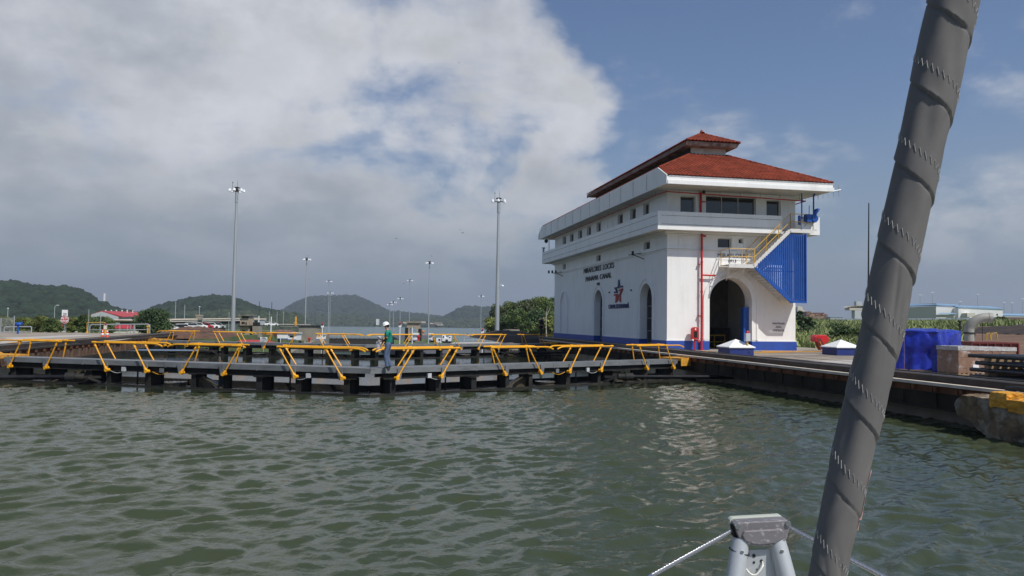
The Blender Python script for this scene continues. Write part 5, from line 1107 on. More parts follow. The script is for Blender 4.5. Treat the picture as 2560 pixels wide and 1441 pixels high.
# ------------------------------------------------------------------ vegetation
def np_mesh(name, V, F, m, parent=None, smooth=False, **t):
    me = bpy.data.meshes.new(name); V = np.asarray(V, np.float32); F = np.asarray(F, np.int32); k = F.shape[1]
    if parent is None: org = np.array([V[:, 0].mean(), V[:, 1].mean(), V[:, 2].min()]); 
    else: org = np.array(rootmat(parent).translation)
    me.vertices.add(len(V)); me.vertices.foreach_set('co', (V - org).astype(np.float32).ravel()); me.loops.add(F.size); me.loops.foreach_set('vertex_index', F.ravel()); me.polygons.add(len(F)); me.polygons.foreach_set('loop_start', np.arange(0, F.size, k, dtype=np.int32)); me.update(calc_edges=True)
    if smooth: me.polygons.foreach_set('use_smooth', [True] * len(F))
    me.materials.append(MATS[m]); o = bpy.data.objects.new(name, me); COL.objects.link(o)
    if parent is None: o.location = org
    else: o.parent = parent
    return setup(o, **t)
def blades(pos, h, w_, lean=.5, seed=1):
    r = np.random.default_rng(seed); n = len(pos); h = h * r.uniform(.6, 1.15, n); a = r.uniform(0, 2 * pi, n); b_ = r.uniform(0, 2 * pi, n); ln = h * lean * r.uniform(.2, 1, n)
    dx, dy = np.cos(a) * w_ / 2, np.sin(a) * w_ / 2; lx, ly = np.cos(b_) * ln, np.sin(b_) * ln; z = np.zeros(n)
    p = pos; A = p - np.stack([dx, dy, z], 1); B = p + np.stack([dx, dy, z], 1); m_ = p + np.stack([lx * .35, ly * .35, h * .62], 1); C = m_ + np.stack([dx, dy, z], 1) * .8; D = m_ - np.stack([dx, dy, z], 1) * .8; T = p + np.stack([lx, ly, h * .92], 1); T2 = T + np.stack([dx, dy, z], 1) * .15
    V = np.stack([A, B, C, D, T, T2], 1).reshape(-1, 3); i = np.arange(n)[:, None] * 6; F = np.concatenate([i + [0, 1, 2, 3], i + [3, 2, 5, 4]], 0); return V, F
def scatter_region(n, fpos, seed):
    r = np.random.default_rng(seed); out = []
    while len(out) < n:
        q = fpos(r)
        if q is not None: out.append(q)
    return np.array(out)
def canepos(r):
    d = 55 + 165 * r.random() ** 1.6; px = r.uniform(1975, 2640); x, y = xz(px, d)
    if x < 36: return None
    if px > 2415 and d < 122: return None
    if noise.noise(Vector((x * .06, y * .06, 8))) < -.28 and d < 120: return None
    return (x, y, gzr(x, y) - .1)
P_ = scatter_region(17000, canepos, 3); V, F = blades(P_, 1.5, .19, .85, 4); np_mesh('tall_grass', V, F, 'cane', kind='stuff', label='tall green cane grass covering the bank on the right', cat='tall grass')
def leaves(c, rad, n, size, seed, hollow=.35):
    r = np.random.default_rng(seed); d = r.normal(size=(n, 3)); d /= np.linalg.norm(d, axis=1)[:, None]; k = (hollow + (1 - hollow) * r.random(n) ** .6)[:, None]; p = np.array(c) + d * k * np.array(rad)
    a = r.normal(size=(n, 3)); a /= np.linalg.norm(a, axis=1)[:, None]; b_ = np.cross(a, r.normal(size=(n, 3))); b_ /= np.linalg.norm(b_, axis=1)[:, None]; s_ = (size * r.uniform(.5, 1.3, n))[:, None]
    V = np.stack([p - a * s_, p - b_ * s_ * .55, p + a * s_, p + b_ * s_ * .55], 1).reshape(-1, 3); F = np.arange(n)[:, None] * 4 + [0, 1, 2, 3]; return V, F
def tree(x, y, z, h, w_, label, m='foliage', name='tree', n=2600, group=None, trunk=.3, seed=0, leaf=None, flat_=.55, cat='tree', bark='bark', low=.25):
    rr = random.Random(seed * 7 + 1); t = thing(name, label, cat, (x, y, z), group=group); tr = MB(); top = Vector((x, y, z + h * .55)); tr.tube([(x, y, z - .3), (x + rr.uniform(-.1, .1) * w_ * .3, y, z + h * .25), top], [h * .035, h * .027, h * .012], 8)
    Vs, Fs, off = [], [], 0; ncl = max(7, int(n / 170)); hz = h * (1 - low)
    for i in range(ncl):
        a = rr.uniform(0, 2 * pi); k = sqrt(rr.random()) * .72; v = rr.random(); prof = sqrt(max(.05, 1 - (abs(v - .45) / .62) ** 2)); c = Vector((x + cos(a) * k * w_ / 2 * prof, y + sin(a) * k * w_ / 2 * prof, z + h * low + hz * (.12 + .76 * v)))
        q = w_ * rr.uniform(.14, .24); V, F = leaves(c, (q, q, q * flat_), int(n / ncl), leaf or w_ * .028, seed * 100 + i); Vs.append(V); Fs.append(F + off); off += len(V)
        if i % 2 == 0: tr.tube([tuple(Vector((x, y, z + h * rr.uniform(.2, .45)))), tuple(Vector((x, y, z + h * .4)).lerp(c, .6) + Vector((0, 0, h * .03))), tuple(c)], [h * .014, h * .009, h * .003], 5)
    tr.build('trunk', bark, t); np_mesh('crown', np.concatenate(Vs), np.concatenate(Fs), m, t); return t
def atree(px, pyt, pyb, wpx, d, label, **k):
    b_ = at(px, pyb, d); s_ = d / FPX; return tree(b_.x, b_.y, b_.z, (pyb - pyt) * s_, wpx * s_, label, **k)
# trees on the right of the lamp mast, before the white building
RT = [(1392, 748, 852, 60, 175, 'foliage_dark', 'tall dark tree standing tight against the far corner of the white building'), (1352, 746, 850, 62, 168, 'foliage', 'tallest round-topped tree of the grove left of the white building'), (1316, 752, 850, 58, 160, 'foliage_dry', 'wide olive-brown tree in the middle of the grove'), (1274, 758, 848, 42, 165, 'foliage', 'narrow tree just right of the tall lamp mast'), (1246, 766, 848, 40, 158, 'foliage_dry', 'dark feathery tree behind the tall lamp mast'), (1296, 778, 850, 52, 145, 'foliage', 'bright green tree in front of the olive-brown one'), (1340, 782, 850, 50, 142, 'foliage_dark', 'dark bushy tree low in the grove behind the round wall'), (1376, 800, 852, 62, 132, 'foliage_light', 'yellow-green bush beside the building corner'), (1232, 800, 846, 36, 150, 'foliage_light', 'light green bush at the left end of the grove by the lake'), (1262, 800, 846, 36, 148, 'foliage_dark', 'dark green bush low between the lamp mast and the round wall'), (1318, 812, 850, 44, 135, 'foliage', 'mid green bush behind the round concrete wall')]
for i, (px, pt_, pb_, w_, d, m, lb) in enumerate(RT): atree(px, pt_ - 7, pb_, w_ * 1.3, d, lb, m=m, seed=i + 1, n=11000, group='trees between the lake and the white building', low=.08, leaf=.20, flat_=.8)
t = thing('dead_tree', 'bare pale dead tree standing out in front of the grove', 'tree', tuple(at(1367, 850, 130))); mb = MB(); g_ = lambda x, y: at(x, y, 130)
mb.tube([g_(1366, 850), g_(1365, 800), g_(1366, 785), g_(1368, 770)], [.12, .1, .07, .02], 6); mb.tube([g_(1366, 790), g_(1372, 778), g_(1376, 769)], [.06, .05, .015], 5); mb.tube([g_(1365, 800), g_(1356, 795), g_(1344, 801)], [.05, .04, .01], 5); mb.tube([g_(1366, 788), g_(1362, 784)], [.04, .01], 5); mb.build('branches', 'bark_pale', t)
# bushes by the grass bank
for i, (px, pt_, pb_, w_, d, m, lb) in enumerate([(2003, 772, 838, 34, 95, 'foliage_dark', 'dark bush behind the right corner of the white building'), (2022, 786, 830, 40, 100, 'foliage_dark', 'second dark bush in front of the stacked containers'), (2100, 806, 858, 74, 66, 'foliage_dark', 'dark thorny bush in front of the green bank'), (2140, 818, 860, 44, 64, 'foliage', 'low green bush half hidden by the rolled sail'), (2504, 792, 812, 46, 150, 'foliage', 'round green bush right of the white terminal')]): atree(px, pt_, pb_, w_, d, lb, name='bush', cat='bush', m=m, seed=40 + i, n=2200, low=.02, leaf=.09 if d < 90 else .14)
# left hedge trees
for i, (px, pt_, pb_, w_, m, lb) in enumerate([(10, 792, 838, 40, 'foliage_light', 'clipped tree at the left edge behind the mesh fence'), (56, 794, 840, 46, 'foliage_light', 'bright clipped tree just left of the fence post'), (98, 790, 842, 42, 'foliage_light', 'fluffy clipped tree third from the left edge'), (130, 795, 842, 38, 'foliage', 'clipped tree left of the stop sign'), (176, 792, 842, 34, 'foliage_light', 'clipped tree right behind the stop sign'), (207, 784, 840, 36, 'foliage', 'taller clipped tree beside the yellow frame'), (254, 793, 838, 54, 'foliage', 'wide clipped tree in front of the red-roofed warehouse')]): atree(px, pt_ - 1, pb_, w_ * 1.3, 92, lb, m=m, seed=60 + i, n=7000, group='row of clipped trees behind the left deck', low=.10, leaf=.085)
atree(382, 773, 842, 98, 98, 'big round dark green tree beside the bridge', m='foliage_dark', seed=90, n=14000, low=.06, leaf=.12)
# wooded hills
def hill(sil, D, depth, zb, name, m, bump, nx=260, ny=40, **t):
    pxs = [s_[0] for s_ in sil]; pys = [s_[1] for s_ in sil]; mb = None; V = []
    for j in range(ny):
        v = j / (ny - 1)
        for i in range(nx):
            px = pxs[0] + (pxs[-1] - pxs[0]) * i / (nx - 1); py = np.interp(px, pxs, pys); top = at(px, py, D).z; d = D - depth + 2 * depth * v; base = at(px, 800, d); k = sin(pi * v) ** .85 if v < .5 else sin(pi * v) ** .85
            f = noise.fractal(Vector((base.x / bump[0], base.y / bump[0], 1)), 1.0, 2.1, 5); z = zb + (top - zb) * max(0, k * (1 + .14 * f * (1 - abs(2 * v - 1)) * 0 - .18 * abs(f) * (1 - k))) + bump[1] * f * (.35 + .65 * k); V.append((base.x, base.y, z))
    i = np.arange(nx - 1)[None, :] + (np.arange(ny - 1) * nx)[:, None]; F = np.stack([i, i + 1, i + nx + 1, i + nx], -1).reshape(-1, 4); return np_mesh(name, V, F, m, smooth=True, **t)
HL = [(-260, 712), (-60, 703), (0, 704), (40, 708), (100, 717), (160, 718), (205, 732), (240, 752), (280, 770), (310, 776), (335, 783), (365, 789), (430, 795), (500, 800)]
hill(HL, 760, 190, -3, 'hill', 'hill_near', (22, 2.0), nx=420, ny=60, kind='structure') if False else None
mat('hill_near', (0.012, 0.027, 0.013), 0.95, var=0.6, scale=0.09, dirt=(0.026, 0.045, 0.018), dscale=0.04, damt=0.6)
HL = [(a, b_ + (5 if a < 420 else 0)) for a, b_ in HL]
hill([(a, b_ + 4) for a, b_ in HL], 760, 190, -3, 'hill', 'hill_near', (22, 2.0), nx=300, ny=40, kind='structure')
H2 = [(330, 792), (380, 776), (430, 762), (455, 756), (480, 753), (500, 748), (535, 745), (565, 747), (600, 757), (630, 769), (660, 780), (720, 790), (760, 800)]
hill(H2, 1500, 300, -10, 'hill', 'hill_mid', (40, 5), kind='structure') if 'hill_mid' in MATS else hill(H2, 1500, 300, -10, 'hill', 'hill_far', (40, 5), kind='structure')
H3 = [(640, 803), (690, 790), (720, 774), (745, 758), (770, 749), (800, 746), (880, 745), (900, 750), (920, 759), (950, 774), (980, 785), (1060, 792), (1110, 797), (1200, 803)]
hill(H3, 4200, 900, -15, 'hill', 'hill_far', (120, 9), kind='structure')
H4 = [(1080, 803), (1110, 797), (1140, 783), (1160, 775), (1185, 772), (1210, 773), (1240, 778), (1300, 790), (1400, 800)]
hill(H4, 3400, 600, -15, 'hill', 'hill_far', (90, 8), kind='structure')
H5 = [(1020, 803), (1060, 796), (1090, 792), (1110, 795), (1140, 803)]
hill(H5, 6500, 800, -15, 'hill', 'hill_far', (150, 9), kind='structure')
_iv, _if = ico(2); _iv = np.array(_iv); _if = np.array(_if)
def forest(cs, rs, name, m, seed, **t):
    r = np.random.default_rng(seed); V, F = [], []; off = 0
    for (c, rad) in zip(cs, rs):
        ph = r.uniform(0, 6.28, (4, 3)); fr = r.normal(0, 3.2, (4, 3)); k = 1 + .11 * sum(np.sin(_iv @ fr[q] + ph[q][0]) for q in range(4)) + r.normal(0, .045, len(_iv)); V.append(np.array(c) + _iv * k[:, None] * np.array([rad, rad, rad * r.uniform(.55, .95)])); F.append(_if + off); off += len(_iv)
    return np_mesh(name, np.concatenate(V), np.concatenate(F), m, smooth=False, kind='stuff', **t)
r = np.random.default_rng(5); cs, rs = [], []
for _ in range(1900):     # near hill canopy
    px = r.uniform(-120, 470); v = r.random() ** .8; d = 760 - 190 + 200 * v; py = np.interp(px, [h_[0] for h_ in HL], [h_[1] for h_ in HL]); top = at(px, py, 760).z; base = at(px, 800, d); k = sin(pi * min(.5, (d - 570) / 380)) ** .85; z = -3 + (top + 1 - (-3)) * k; q = r.uniform(2.4, 6.5); cs.append((base.x, base.y, z - q * .5)); rs.append(q)
forest(cs, rs, 'forest', 'foliage_dark_far', 6, label='dense dark forest covering the hill on the left', cat='forest') if 'foliage_dark_far' in MATS else forest(cs, rs, 'forest', 'hill_near', 6, label='dense dark forest covering the hill on the left', cat='forest')
cs, rs = [], []
for _ in range(1500):     # belt behind bridge
    px = r.uniform(330, 760); d = r.uniform(700, 1050); py = np.interp(px, [330, 430, 560, 650, 700, 740, 770], [790, 784, 778, 784, 783, 787, 797]) + r.normal(0, 2); q = r.uniform(3, 6); top = at(px, py, 1050); v = (d - 700) / 350; z = -9 + (top.z + 9) * v ** .7; b_ = at(px, 800, d); cs.append((b_.x, b_.y, z - q * .5)); rs.append(q)
forest(cs, rs, 'forest', 'forest_far', 7, label='belt of green trees behind the concrete bridge', cat='forest')
cs, rs = [], []
for _ in range(1700):     # far shore
    px = r.uniform(690, 1300); d = r.uniform(2020, 2500); py = np.interp(px, [690, 740, 790, 830, 870, 910, 960, 1010, 1060, 1130, 1200, 1300], [785, 785, 783, 786, 786, 790, 795, 797, 797, 797, 797, 798]) + r.normal(0, 1.3); v = (d - 2020) / 480; top = at(px, py, 2500).z; z = -15 + (top + 15) * v ** .6; q = r.uniform(5, 10); b_ = at(px, 800, d); cs.append((b_.x, b_.y, z - q * .6)); rs.append(q)
forest(cs, rs, 'forest', 'forest_far', 8, label='low green woods along the far shore of the lake', cat='forest')
def canopy(sil, D, depth, zb, n, r0, r1, m, seed, label):
    r = np.random.default_rng(seed); cs, rs = [], []
    for _ in range(n):
        px = r.uniform(sil[1][0], sil[-2][0]); v = r.random() ** .8 * .5; d = D - depth + 2 * depth * v; top = at(px, np.interp(px, [h_[0] for h_ in sil], [h_[1] for h_ in sil]), D).z; b_ = at(px, 800, d)
        z = zb + (top - zb) * sin(pi * v) ** .85; q = r.uniform(r0, r1); cs.append((b_.x, b_.y, z - q * .25)); rs.append(q)
    forest(cs, rs, 'forest', m, seed, label=label, cat='forest')
mat('forest_mid', (0.016, 0.030, 0.014), 0.95, spec=0.1, var=0.6, scale=0.06, dirt=(0.050, 0.060, 0.026), dscale=0.02, damt=0.6)
canopy(H2, 1500, 300, -10, 1500, 6, 11, 'forest_mid', 21, 'trees covering the hill with the white dome')
canopy(H3, 4200, 900, -15, 1500, 14, 26, 'forest_mid', 22, 'trees covering the long blue hill')
canopy(H4, 3400, 600, -15, 700, 12, 22, 'forest_mid', 23, 'trees covering the small hill left of the grove')
# ------------------------------------------------------------------ mast lights
def mast(px, pyt, pyb, d, wpx, label, fixtures=6, side=False, name='lamp_mast', grp='tall flood light masts along the locks', zb=None):
    top = at(px, pyt, d); b_ = at(px, pyb, d); z0 = zb if zb is not None else b_.z; s_ = d / FPX; t = thing(name, label, 'lamp mast', (top.x, top.y, z0), group=grp); r0 = wpx * s_ / 2
    MB().tube([(top.x, top.y, z0), (top.x, top.y, z0 + (top.z - z0) * .93), (top.x, top.y, z0 + (top.z - z0) * .931), (top.x, top.y, top.z)], [r0, r0 * .45, r0 * .6, r0 * .6], 10).build('pole', 'galv', t, smooth='auto')
    h = MB(); R_ = 17 * s_ * (1 if pyt < 600 else .55) if d < 200 else (9 if d < 400 else 6.5) * s_; q = R_ * .26
    h.lathe([(R_ * .25, -q), (R_ * .25, q * .6), (.02, q * .6)], tuple(top), 8); h.lathe([(R_ * .42, q * 1.2), (R_ * .42, q * 1.6), (.02, q * 2.0)], tuple(top), 10); h.tube([top, top + Vector((0, 0, q * 1.3))], R_ * .1, 6)
    for k in range(fixtures): a = 2 * pi * k / fixtures + .3; c = top + Vector((cos(a) * R_, sin(a) * R_, -q * .3)); h.tube([top - Vector((0, 0, q * .4)), c], R_ * .035, 4)
    if d < 150: h.tube([top + Vector((-R_ * .6, 0, 0)), top + Vector((-R_ * .6, 0, q * 4.4))], .025, 4); h.blob(top + Vector((-R_ * .6, 0, q * 4.4)), q * .35, 1, 0)
    if d < 150: h.tube([top + Vector((0.1, 0, 0)), top + Vector((.1, 0, q * 5.5))], .02, 4)
    h.build('head_frame', 'gate_dark', t)
    for k in range(fixtures): a = 2 * pi * k / fixtures + .3; c = top + Vector((cos(a) * R_, sin(a) * R_, -q * .1)); m_ = MB(); m_.lathe([(q * .35, q * .8), (q * .8, q * .1), (q * .9, -q * .7), (.01, -q * .75)], tuple(c), 8); m_.build('flood_light', 'lamp_white', t, smooth='auto')
    return t
mast(592, 476, 905, 128, 12.5, 'tallest left flood light mast, rising behind the second gates', zb=GL); 
m2_ = mast(1247, 503, 905, 132, 13.5, 'tall flood light mast near the grove, closest to the white building', zb=GL)
c = at(1253, 713, 131); m_ = MB(); m_.lathe([(.12, .0), (.2, -.1), (.2, -.25), (.01, -.3)], tuple(c + Vector((.25, 0, 0))), 8); m_.bar(c - Vector((.2, 0, 0)), c + Vector((.3, 0, 0)), .06, .06); m_.build('side_lamp', 'lamp_white', m2_)
m_ = MB(); c = at(585, 735, 127.5); m_ = None
mast(767, 649, 857, 270, 4.2, 'slim light mast in front of the long blue hill', 5, zb=GL); mast(1074, 658, 857, 275, 4.2, 'slim light mast right of the person, tallest of its row', 5, zb=GL)
for i, (px, pt_, d, lb) in enumerate([(823, 704, 430, 'thin light mast over the lake, taller of the close pair'), (826, 733, 560, 'thin light mast over the lake, shorter of the close pair'), (1025, 702, 430, 'thin light mast right of the person behind the arch ruin'), (1001, 747, 620, 'small far light mast just right of the person'), (984, 756, 760, 'smaller far light mast above the person'), (975, 762, 900, 'smallest far light mast directly above the hard hat'), (1203, 741, 560, 'thin light mast left of the grove by the lake')]): mast(px, pt_, 850, d, 2.3, lb, 4, zb=GL if d < 450 else -8)
def pole(px, pyt, pyb, d, wpx, m, label, name='utility_pole', cat='pole', cap=None):
    a = at(px, pyb, d); b_ = at(px, pyt, d); t = thing(name, label, cat, tuple(a)); s_ = d / FPX; MB().tube([(a.x, a.y, a.z), (a.x, a.y, b_.z)], [wpx * s_ / 2, wpx * s_ / 2.4], 8).build('shaft', m, t)
    if cap: MB().lathe([(wpx * s_ * .9, 0), (wpx * s_ * .9, wpx * s_ * .8), (.01, wpx * s_)], (a.x, a.y, b_.z), 8).build('cap', cap, t)
    return t
for px, pt_, pb_, d, w_, m, lb in [(646, 790, 835, 170, 2.6, 'sign_white', 'white marker post left of the pair beside the old tower'), (677, 792, 835, 175, 2.6, 'sign_white', 'white marker post right of the pair beside the old tower'), (648, 754, 785, 900, 1.6, 'black_steel', 'dark far lattice mast, left of two above the trees'), (679, 755, 785, 900, 1.6, 'black_steel', 'dark far lattice mast, right of two above the trees'), (673, 779, 815, 300, 1.5, 'galv', 'thin grey pole left of three on the green bank'), (692, 779, 816, 300, 1.5, 'galv', 'thin grey pole, middle of three on the green bank'), (708, 779, 814, 300, 1.5, 'galv', 'thin grey pole, right of three on the green bank'), (571, 780, 842, 190, 1.6, 'galv', 'thin pole in front of the bridge left of the tall mast'), (505, 788, 842, 190, 1.4, 'galv', 'thin dark pole in front of the bridge'), (220, 774, 838, 90, 1.8, 'galv', 'thin pole at the left post of the yellow frame'), (250, 782, 838, 90, 2.0, 'galv', 'thin grey pole between the cones and the warehouse'), (34, 790, 840, 70, 2.6, 'galv', 'grey fence post at the far left deck'), (1, 795, 842, 70, 2.6, 'galv', 'grey fence post on the very left edge'), (701, 840, 858, 160, 1.6, 'sign_white', 'short thin white post on the lawn before the white kiosk')]: pole(px, pt_, pb_, d, w_, m, lb)
for px, pt_, pb_, lb in [(461, 762, 797, 'red and white marker post on the bridge, leftmost'), (438, 754, 797, 'tall thin marker post on the bridge above the round tree'), (498, 768, 797, 'lamp post on the bridge with a round white lamp'), (19, 772, 795, 'thin lamp post over the left edge hedge')]: pole(px, pt_, pb_, 235, 1.9, 'galv', lb, cap='lamp_white' if 'lamp' in lb else None)
for px, pt_, lb in ((2300, 738, 'tall thin lamp post over the left roof of the cream terminal'), (2331, 732, 'tall thin lamp post at the corner of the cream terminal roof'), (2444, 737, 'tall thin lamp post over the right half of the cream terminal'), (2510, 757, 'thin lamp post just past the right end of the cream terminal'), (2530, 758, 'thin lamp post over the low grey building, second from the right edge'), (2556, 748, 'thin lamp post at the very right edge of the photo'), (2270, 752, 'lamp post beside the rolled sail over the cream terminal'), (2400, 755, 'short looking lamp post over the middle of the cream terminal')):
    a = at(px, pt_, 640); t = thing('lamp_post', lb, 'lamp post', (a.x, a.y, 5), group='tall lamp posts behind the white terminal'); MB().tube([(a.x, a.y, 5), (a.x, a.y, a.z)], [.22, .14], 6).build('pole', 'galv', t); m_ = MB(); m_.box(a.x - 1.4, a.x + 1.4, a.y - .3, a.y + .3, a.z, a.z + .3); m_.build('lamp_head', 'lamp_white', t)
for px, pt_, lb in ((137, 765, 'curved street lamp above the stop sign'),):
    a = at(px, pt_, 180); t = thing('street_lamp', lb, 'street lamp', (a.x, a.y, -1)); MB().tube([(a.x, a.y, -1), (a.x, a.y, a.z - .3), (a.x + .15, a.y, a.z), (a.x + .6, a.y, a.z + .15)], .08, 6).build('pole', 'galv', t); MB().box(a.x + .4, a.x + .9, a.y - .1, a.y + .1, a.z + .1, a.z + .2).build('lamp_head', 'lamp_white', t)
# ------------------------------------------------------------------ left deck furniture
def railing(pts, d, label, h, m='galv'):
    t = thing('railing', label, 'railing', tuple(at(pts[0][0], pts[0][1], d))); P0 = [at(x, y, d) for x, y in pts]; mb = MB(); s_ = d / FPX; hv = Vector((0, 0, h * s_)); a, b_ = P0[0], P0[-1]
    mb.tube([a, a + hv * .85, a + hv + (b_ - a) * .03, b_ + hv - (b_ - a) * .03, b_ + hv * .85, b_], .05, 7); mb.tube([a + hv * .5, b_ + hv * .5], .038, 7); mb.build('rail', m, t, smooth='auto')
    n = max(2, int((b_ - a).length / 1.25)); mb = MB()
    for i in range(n + 1): q = a + (b_ - a) * (i / n); mb.tube([q, q + hv], .036, 6)
    mb.build('post', m, t); return t
railing([(10, 842), (78, 841)], 71, 'short galvanised railing by the blue valve post', 24); railing([(224, 839), (374, 838)], 76, 'long white galvanised railing across the end of the left deck', 27)
railing([(318, 839), (334, 839)], 78, 'short return of white railing in the middle of the long one', 27)
t = thing('mesh_fence', 'grey wire mesh fence panel at the left edge of the photo', 'fence', tuple(at(15, 842, 72))); mb = MB(); f0, f1 = at(-40, 842, 72), at(33, 842, 72)
for i in range(34): q = f0 + (f1 - f0) * (i / 33); mb.tube([q, q + Vector((0, 0, 1.65))], .008, 4)
for i in range(16): z_ = Vector((0, 0, .1 * i + .08)); mb.tube([f0 + z_, f1 + z_], .008, 4)
mb.build('mesh', 'galv', t); MB().tube([f0 + Vector((0, 0, 1.7)), f1 + Vector((0, 0, 1.7))], .03, 6).build('top_rail', 'galv', t)
a = at(44, 844, 68); t = thing('valve_stand', 'bright blue valve on a stand beside the left railing', 'valve', tuple(a)); MB().tube([a, a + Vector((0, 0, 1.05))], .085, 8).build('stand', 'blue_paint', t); m_ = MB(); m_.blob(a + Vector((.05, 0, 1.15)), (.30, .2, .16), 2, .1); m_.tube([a + Vector((-.2, 0, 1.2)), a + Vector((.35, 0, 1.25))], .09, 8); m_.build('valve_body', 'blue_paint', t)
a = at(162, 839, 72); sg_ = thing('stop_sign', 'red octagonal ALTO STOP sign under a white number 20 plate', 'road sign', tuple(a))
MB().tube([a + Vector((-.06, 0, 0)), a + Vector((-.06, 0, 2.2))], .022, 6).tube([a + Vector((.06, 0, 0)), a + Vector((.06, 0, 2.2))], .022, 6).box(a.x - .12, a.x + .12, a.y - .08, a.y + .08, a.z - .1, a.z + .15).build('post', 'galv', sg_)
oc = at(162, 799.5, 71.9); r_ = .385; xr = R3; yr = F3
def octo(r, dy): return [oc + xr * (r * cos(pi / 8 + pi / 4 * k)) + Vector((0, 0, r * sin(pi / 8 + pi / 4 * k))) + yr * dy for k in range(8)]
mb = MB(); mb.poly(octo(r_, 0), yr * .02); pl = mb.build('sign_border', 'sign_white', sg_); mb = MB(); mb.poly(octo(r_ * .93, -.006), yr * .005); mb.build('sign_face', 'sign_red', pl)
fr = frame(oc - yr * .012 + Vector((0, 0, .05)), xr, (0, 0, 1)); text_mesh('ALTO', .30, .002, 'lettering', 'sign_white', sg_, fr, sx=.85, bold=.008); fr = frame(oc - yr * .012 + Vector((0, 0, -.24)), xr, (0, 0, 1)); text_mesh('STOP', .30, .002, 'lettering', 'sign_white', sg_, fr, sx=.85, bold=.008)
sc_ = at(162, 783, 71.9); mb = MB(); mb.poly([sc_ + xr * x + Vector((0, 0, z)) for x, z in ((-.27, -.29), (.27, -.29), (.27, .29), (-.27, .29))], yr * .02); mb.build('number_plate', 'sign_white', sg_)
fr = frame(sc_ - yr * .008 + Vector((0, 0, -.24)), xr, (0, 0, 1)); text_mesh('20', .34, .002, 'lettering', 'letter_dark', sg_, fr, bold=.006)
t = thing('gate_frame', 'yellow pipe frame standing beside the two traffic cones', 'frame', tuple(at(218, 838, 74))); a, b_ = at(218, 838, 74), at(263, 840, 72); mb = MB(); h1_ = at(218, 807, 74); h2_ = at(263, 807, 72); mb.tube([a, h1_, h2_], .045, 7); mb.tube([a, a + Vector((0, 0, .35))], .12, 8); mb.build('arm', 'pale_yellow', t); MB().tube([b_ - Vector((0, 0, .25)), b_ + Vector((0, 0, .6))], .10, 8).build('post', 'yellow_rail', t); MB().box(b_.x - .12, b_.x + .12, b_.y - .12, b_.y + .12, b_.z + .6, b_.z + .95).build('box', 'cream', t); MB().tube([b_ + Vector((0, 0, .95)), b_ + Vector((0, 0, 1.15))], .07, 8).build('lamp', 'red_paint', t)
c = atz(256, 849.5, 1.23); cone(tuple(c), 'orange traffic cone left of the pair on the left deck', .72); c = atz(268, 849.5, 1.23); cone(tuple(c), 'orange traffic cone right of the pair on the left deck', .72)
pole(369, 818, 839, 72, 4.0, 'pale_yellow', 'short yellow bollard at the right end of the long white railing', name='bollard', cat='bollard', cap='pale_yellow')
# ------------------------------------------------------------------ buildings
def block(name, label, px0, px1, pyt, pyb, d, dep, m, cat='building', roof=None, roofh=0, bands=(), ang=0):
    a = at(px0, pyb, d); b_ = at(px1, pyb, d); top = at((px0 + px1) / 2, pyt, d).z; z0 = min(a.z, b_.z); t = thing(name, label, cat, ((a.x + b_.x) / 2, (a.y + b_.y) / 2, z0)); dv = (b_ - a); dv.z = 0; n_ = Vector((-dv.y, dv.x, 0)).normalized() * dep; a.z = b_.z = z0
    MB().poly([a, b_, b_ + n_, a + n_], (0, 0, top - z0)).build('wall', m, t)
    if roof:
        o_ = dv.normalized() * (dv.length * .04 + .1); no = n_.normalized() * .3; q = [a - o_ - no, b_ + o_ - no, b_ + o_ + n_ + no, a - o_ + n_ + no]; zt_ = top + .02
        if roofh > 0:
            mb = MB(); c0 = (q[0] + q[3]) / 2 + dv * .12; c1 = (q[1] + q[2]) / 2 - dv * .12; vs = [Vector((v.x, v.y, zt_)) for v in q] + [Vector((c0.x, c0.y, zt_ + roofh)), Vector((c1.x, c1.y, zt_ + roofh))]; mb.add(vs, [(3, 2, 1, 0), (0, 1, 5, 4), (1, 2, 5), (2, 3, 4, 5), (3, 0, 4)]); mb.build('roof', roof, t)
        else: MB().poly([Vector((v.x, v.y, zt_)) for v in q], (0, 0, .35)).build('roof', roof, t)
    for (u0, u1, v0, v1, mm, nm) in bands:
        mb = MB(); H_ = top - z0; off = -n_.normalized() * .04; mb.poly([a + dv * u0 + Vector((0, 0, H_ * v0)) + off, a + dv * u1 + Vector((0, 0, H_ * v0)) + off, a + dv * u1 + Vector((0, 0, H_ * v1)) + off, a + dv * u0 + Vector((0, 0, H_ * v1)) + off], -off * .9); mb.build(nm, mm, t)
    return t, a, dv, n_, z0, top
# red roofed warehouse
a = at(225, 815, 235); t = thing('warehouse', 'grey warehouse with a low red gable roof behind the trees', 'warehouse', tuple(a)); g = lambda x, y, d=235: at(x, y, d)
MB().poly([g(228, 815), g(296, 815), g(296, 792.5), g(254, 779), g(228, 786)], F3 * .3).build('gable_wall', 'grey_box', t); MB().poly([g(296, 815), g(296, 792.5), at(362, 793.5, 262), at(362, 815, 262)], F3 * .3).build('side_wall', 'grey_box', t)
mb = MB(); mb.add([g(222, 787), g(253, 777.5), g(308, 792.5), at(365, 791.5, 262), at(345, 780.5, 290), ], [(1, 2, 3, 4)]); mb.poly([g(222, 788), g(253, 777.5), g(308, 792.5), g(308, 794), g(253, 779.3), g(222, 789.5)], F3 * .5); mb.build('roof', 'red_roof', t, recalc=False)
for px in (264, 278, 291, 305, 318, 332): q = at(px, 779.5, 262); MB().lathe([(.16, -.4), (.16, .3), (.26, .3), (.26, .5), (.02, .55)], tuple(q), 8).build('roof_vent', 'sign_white', t)
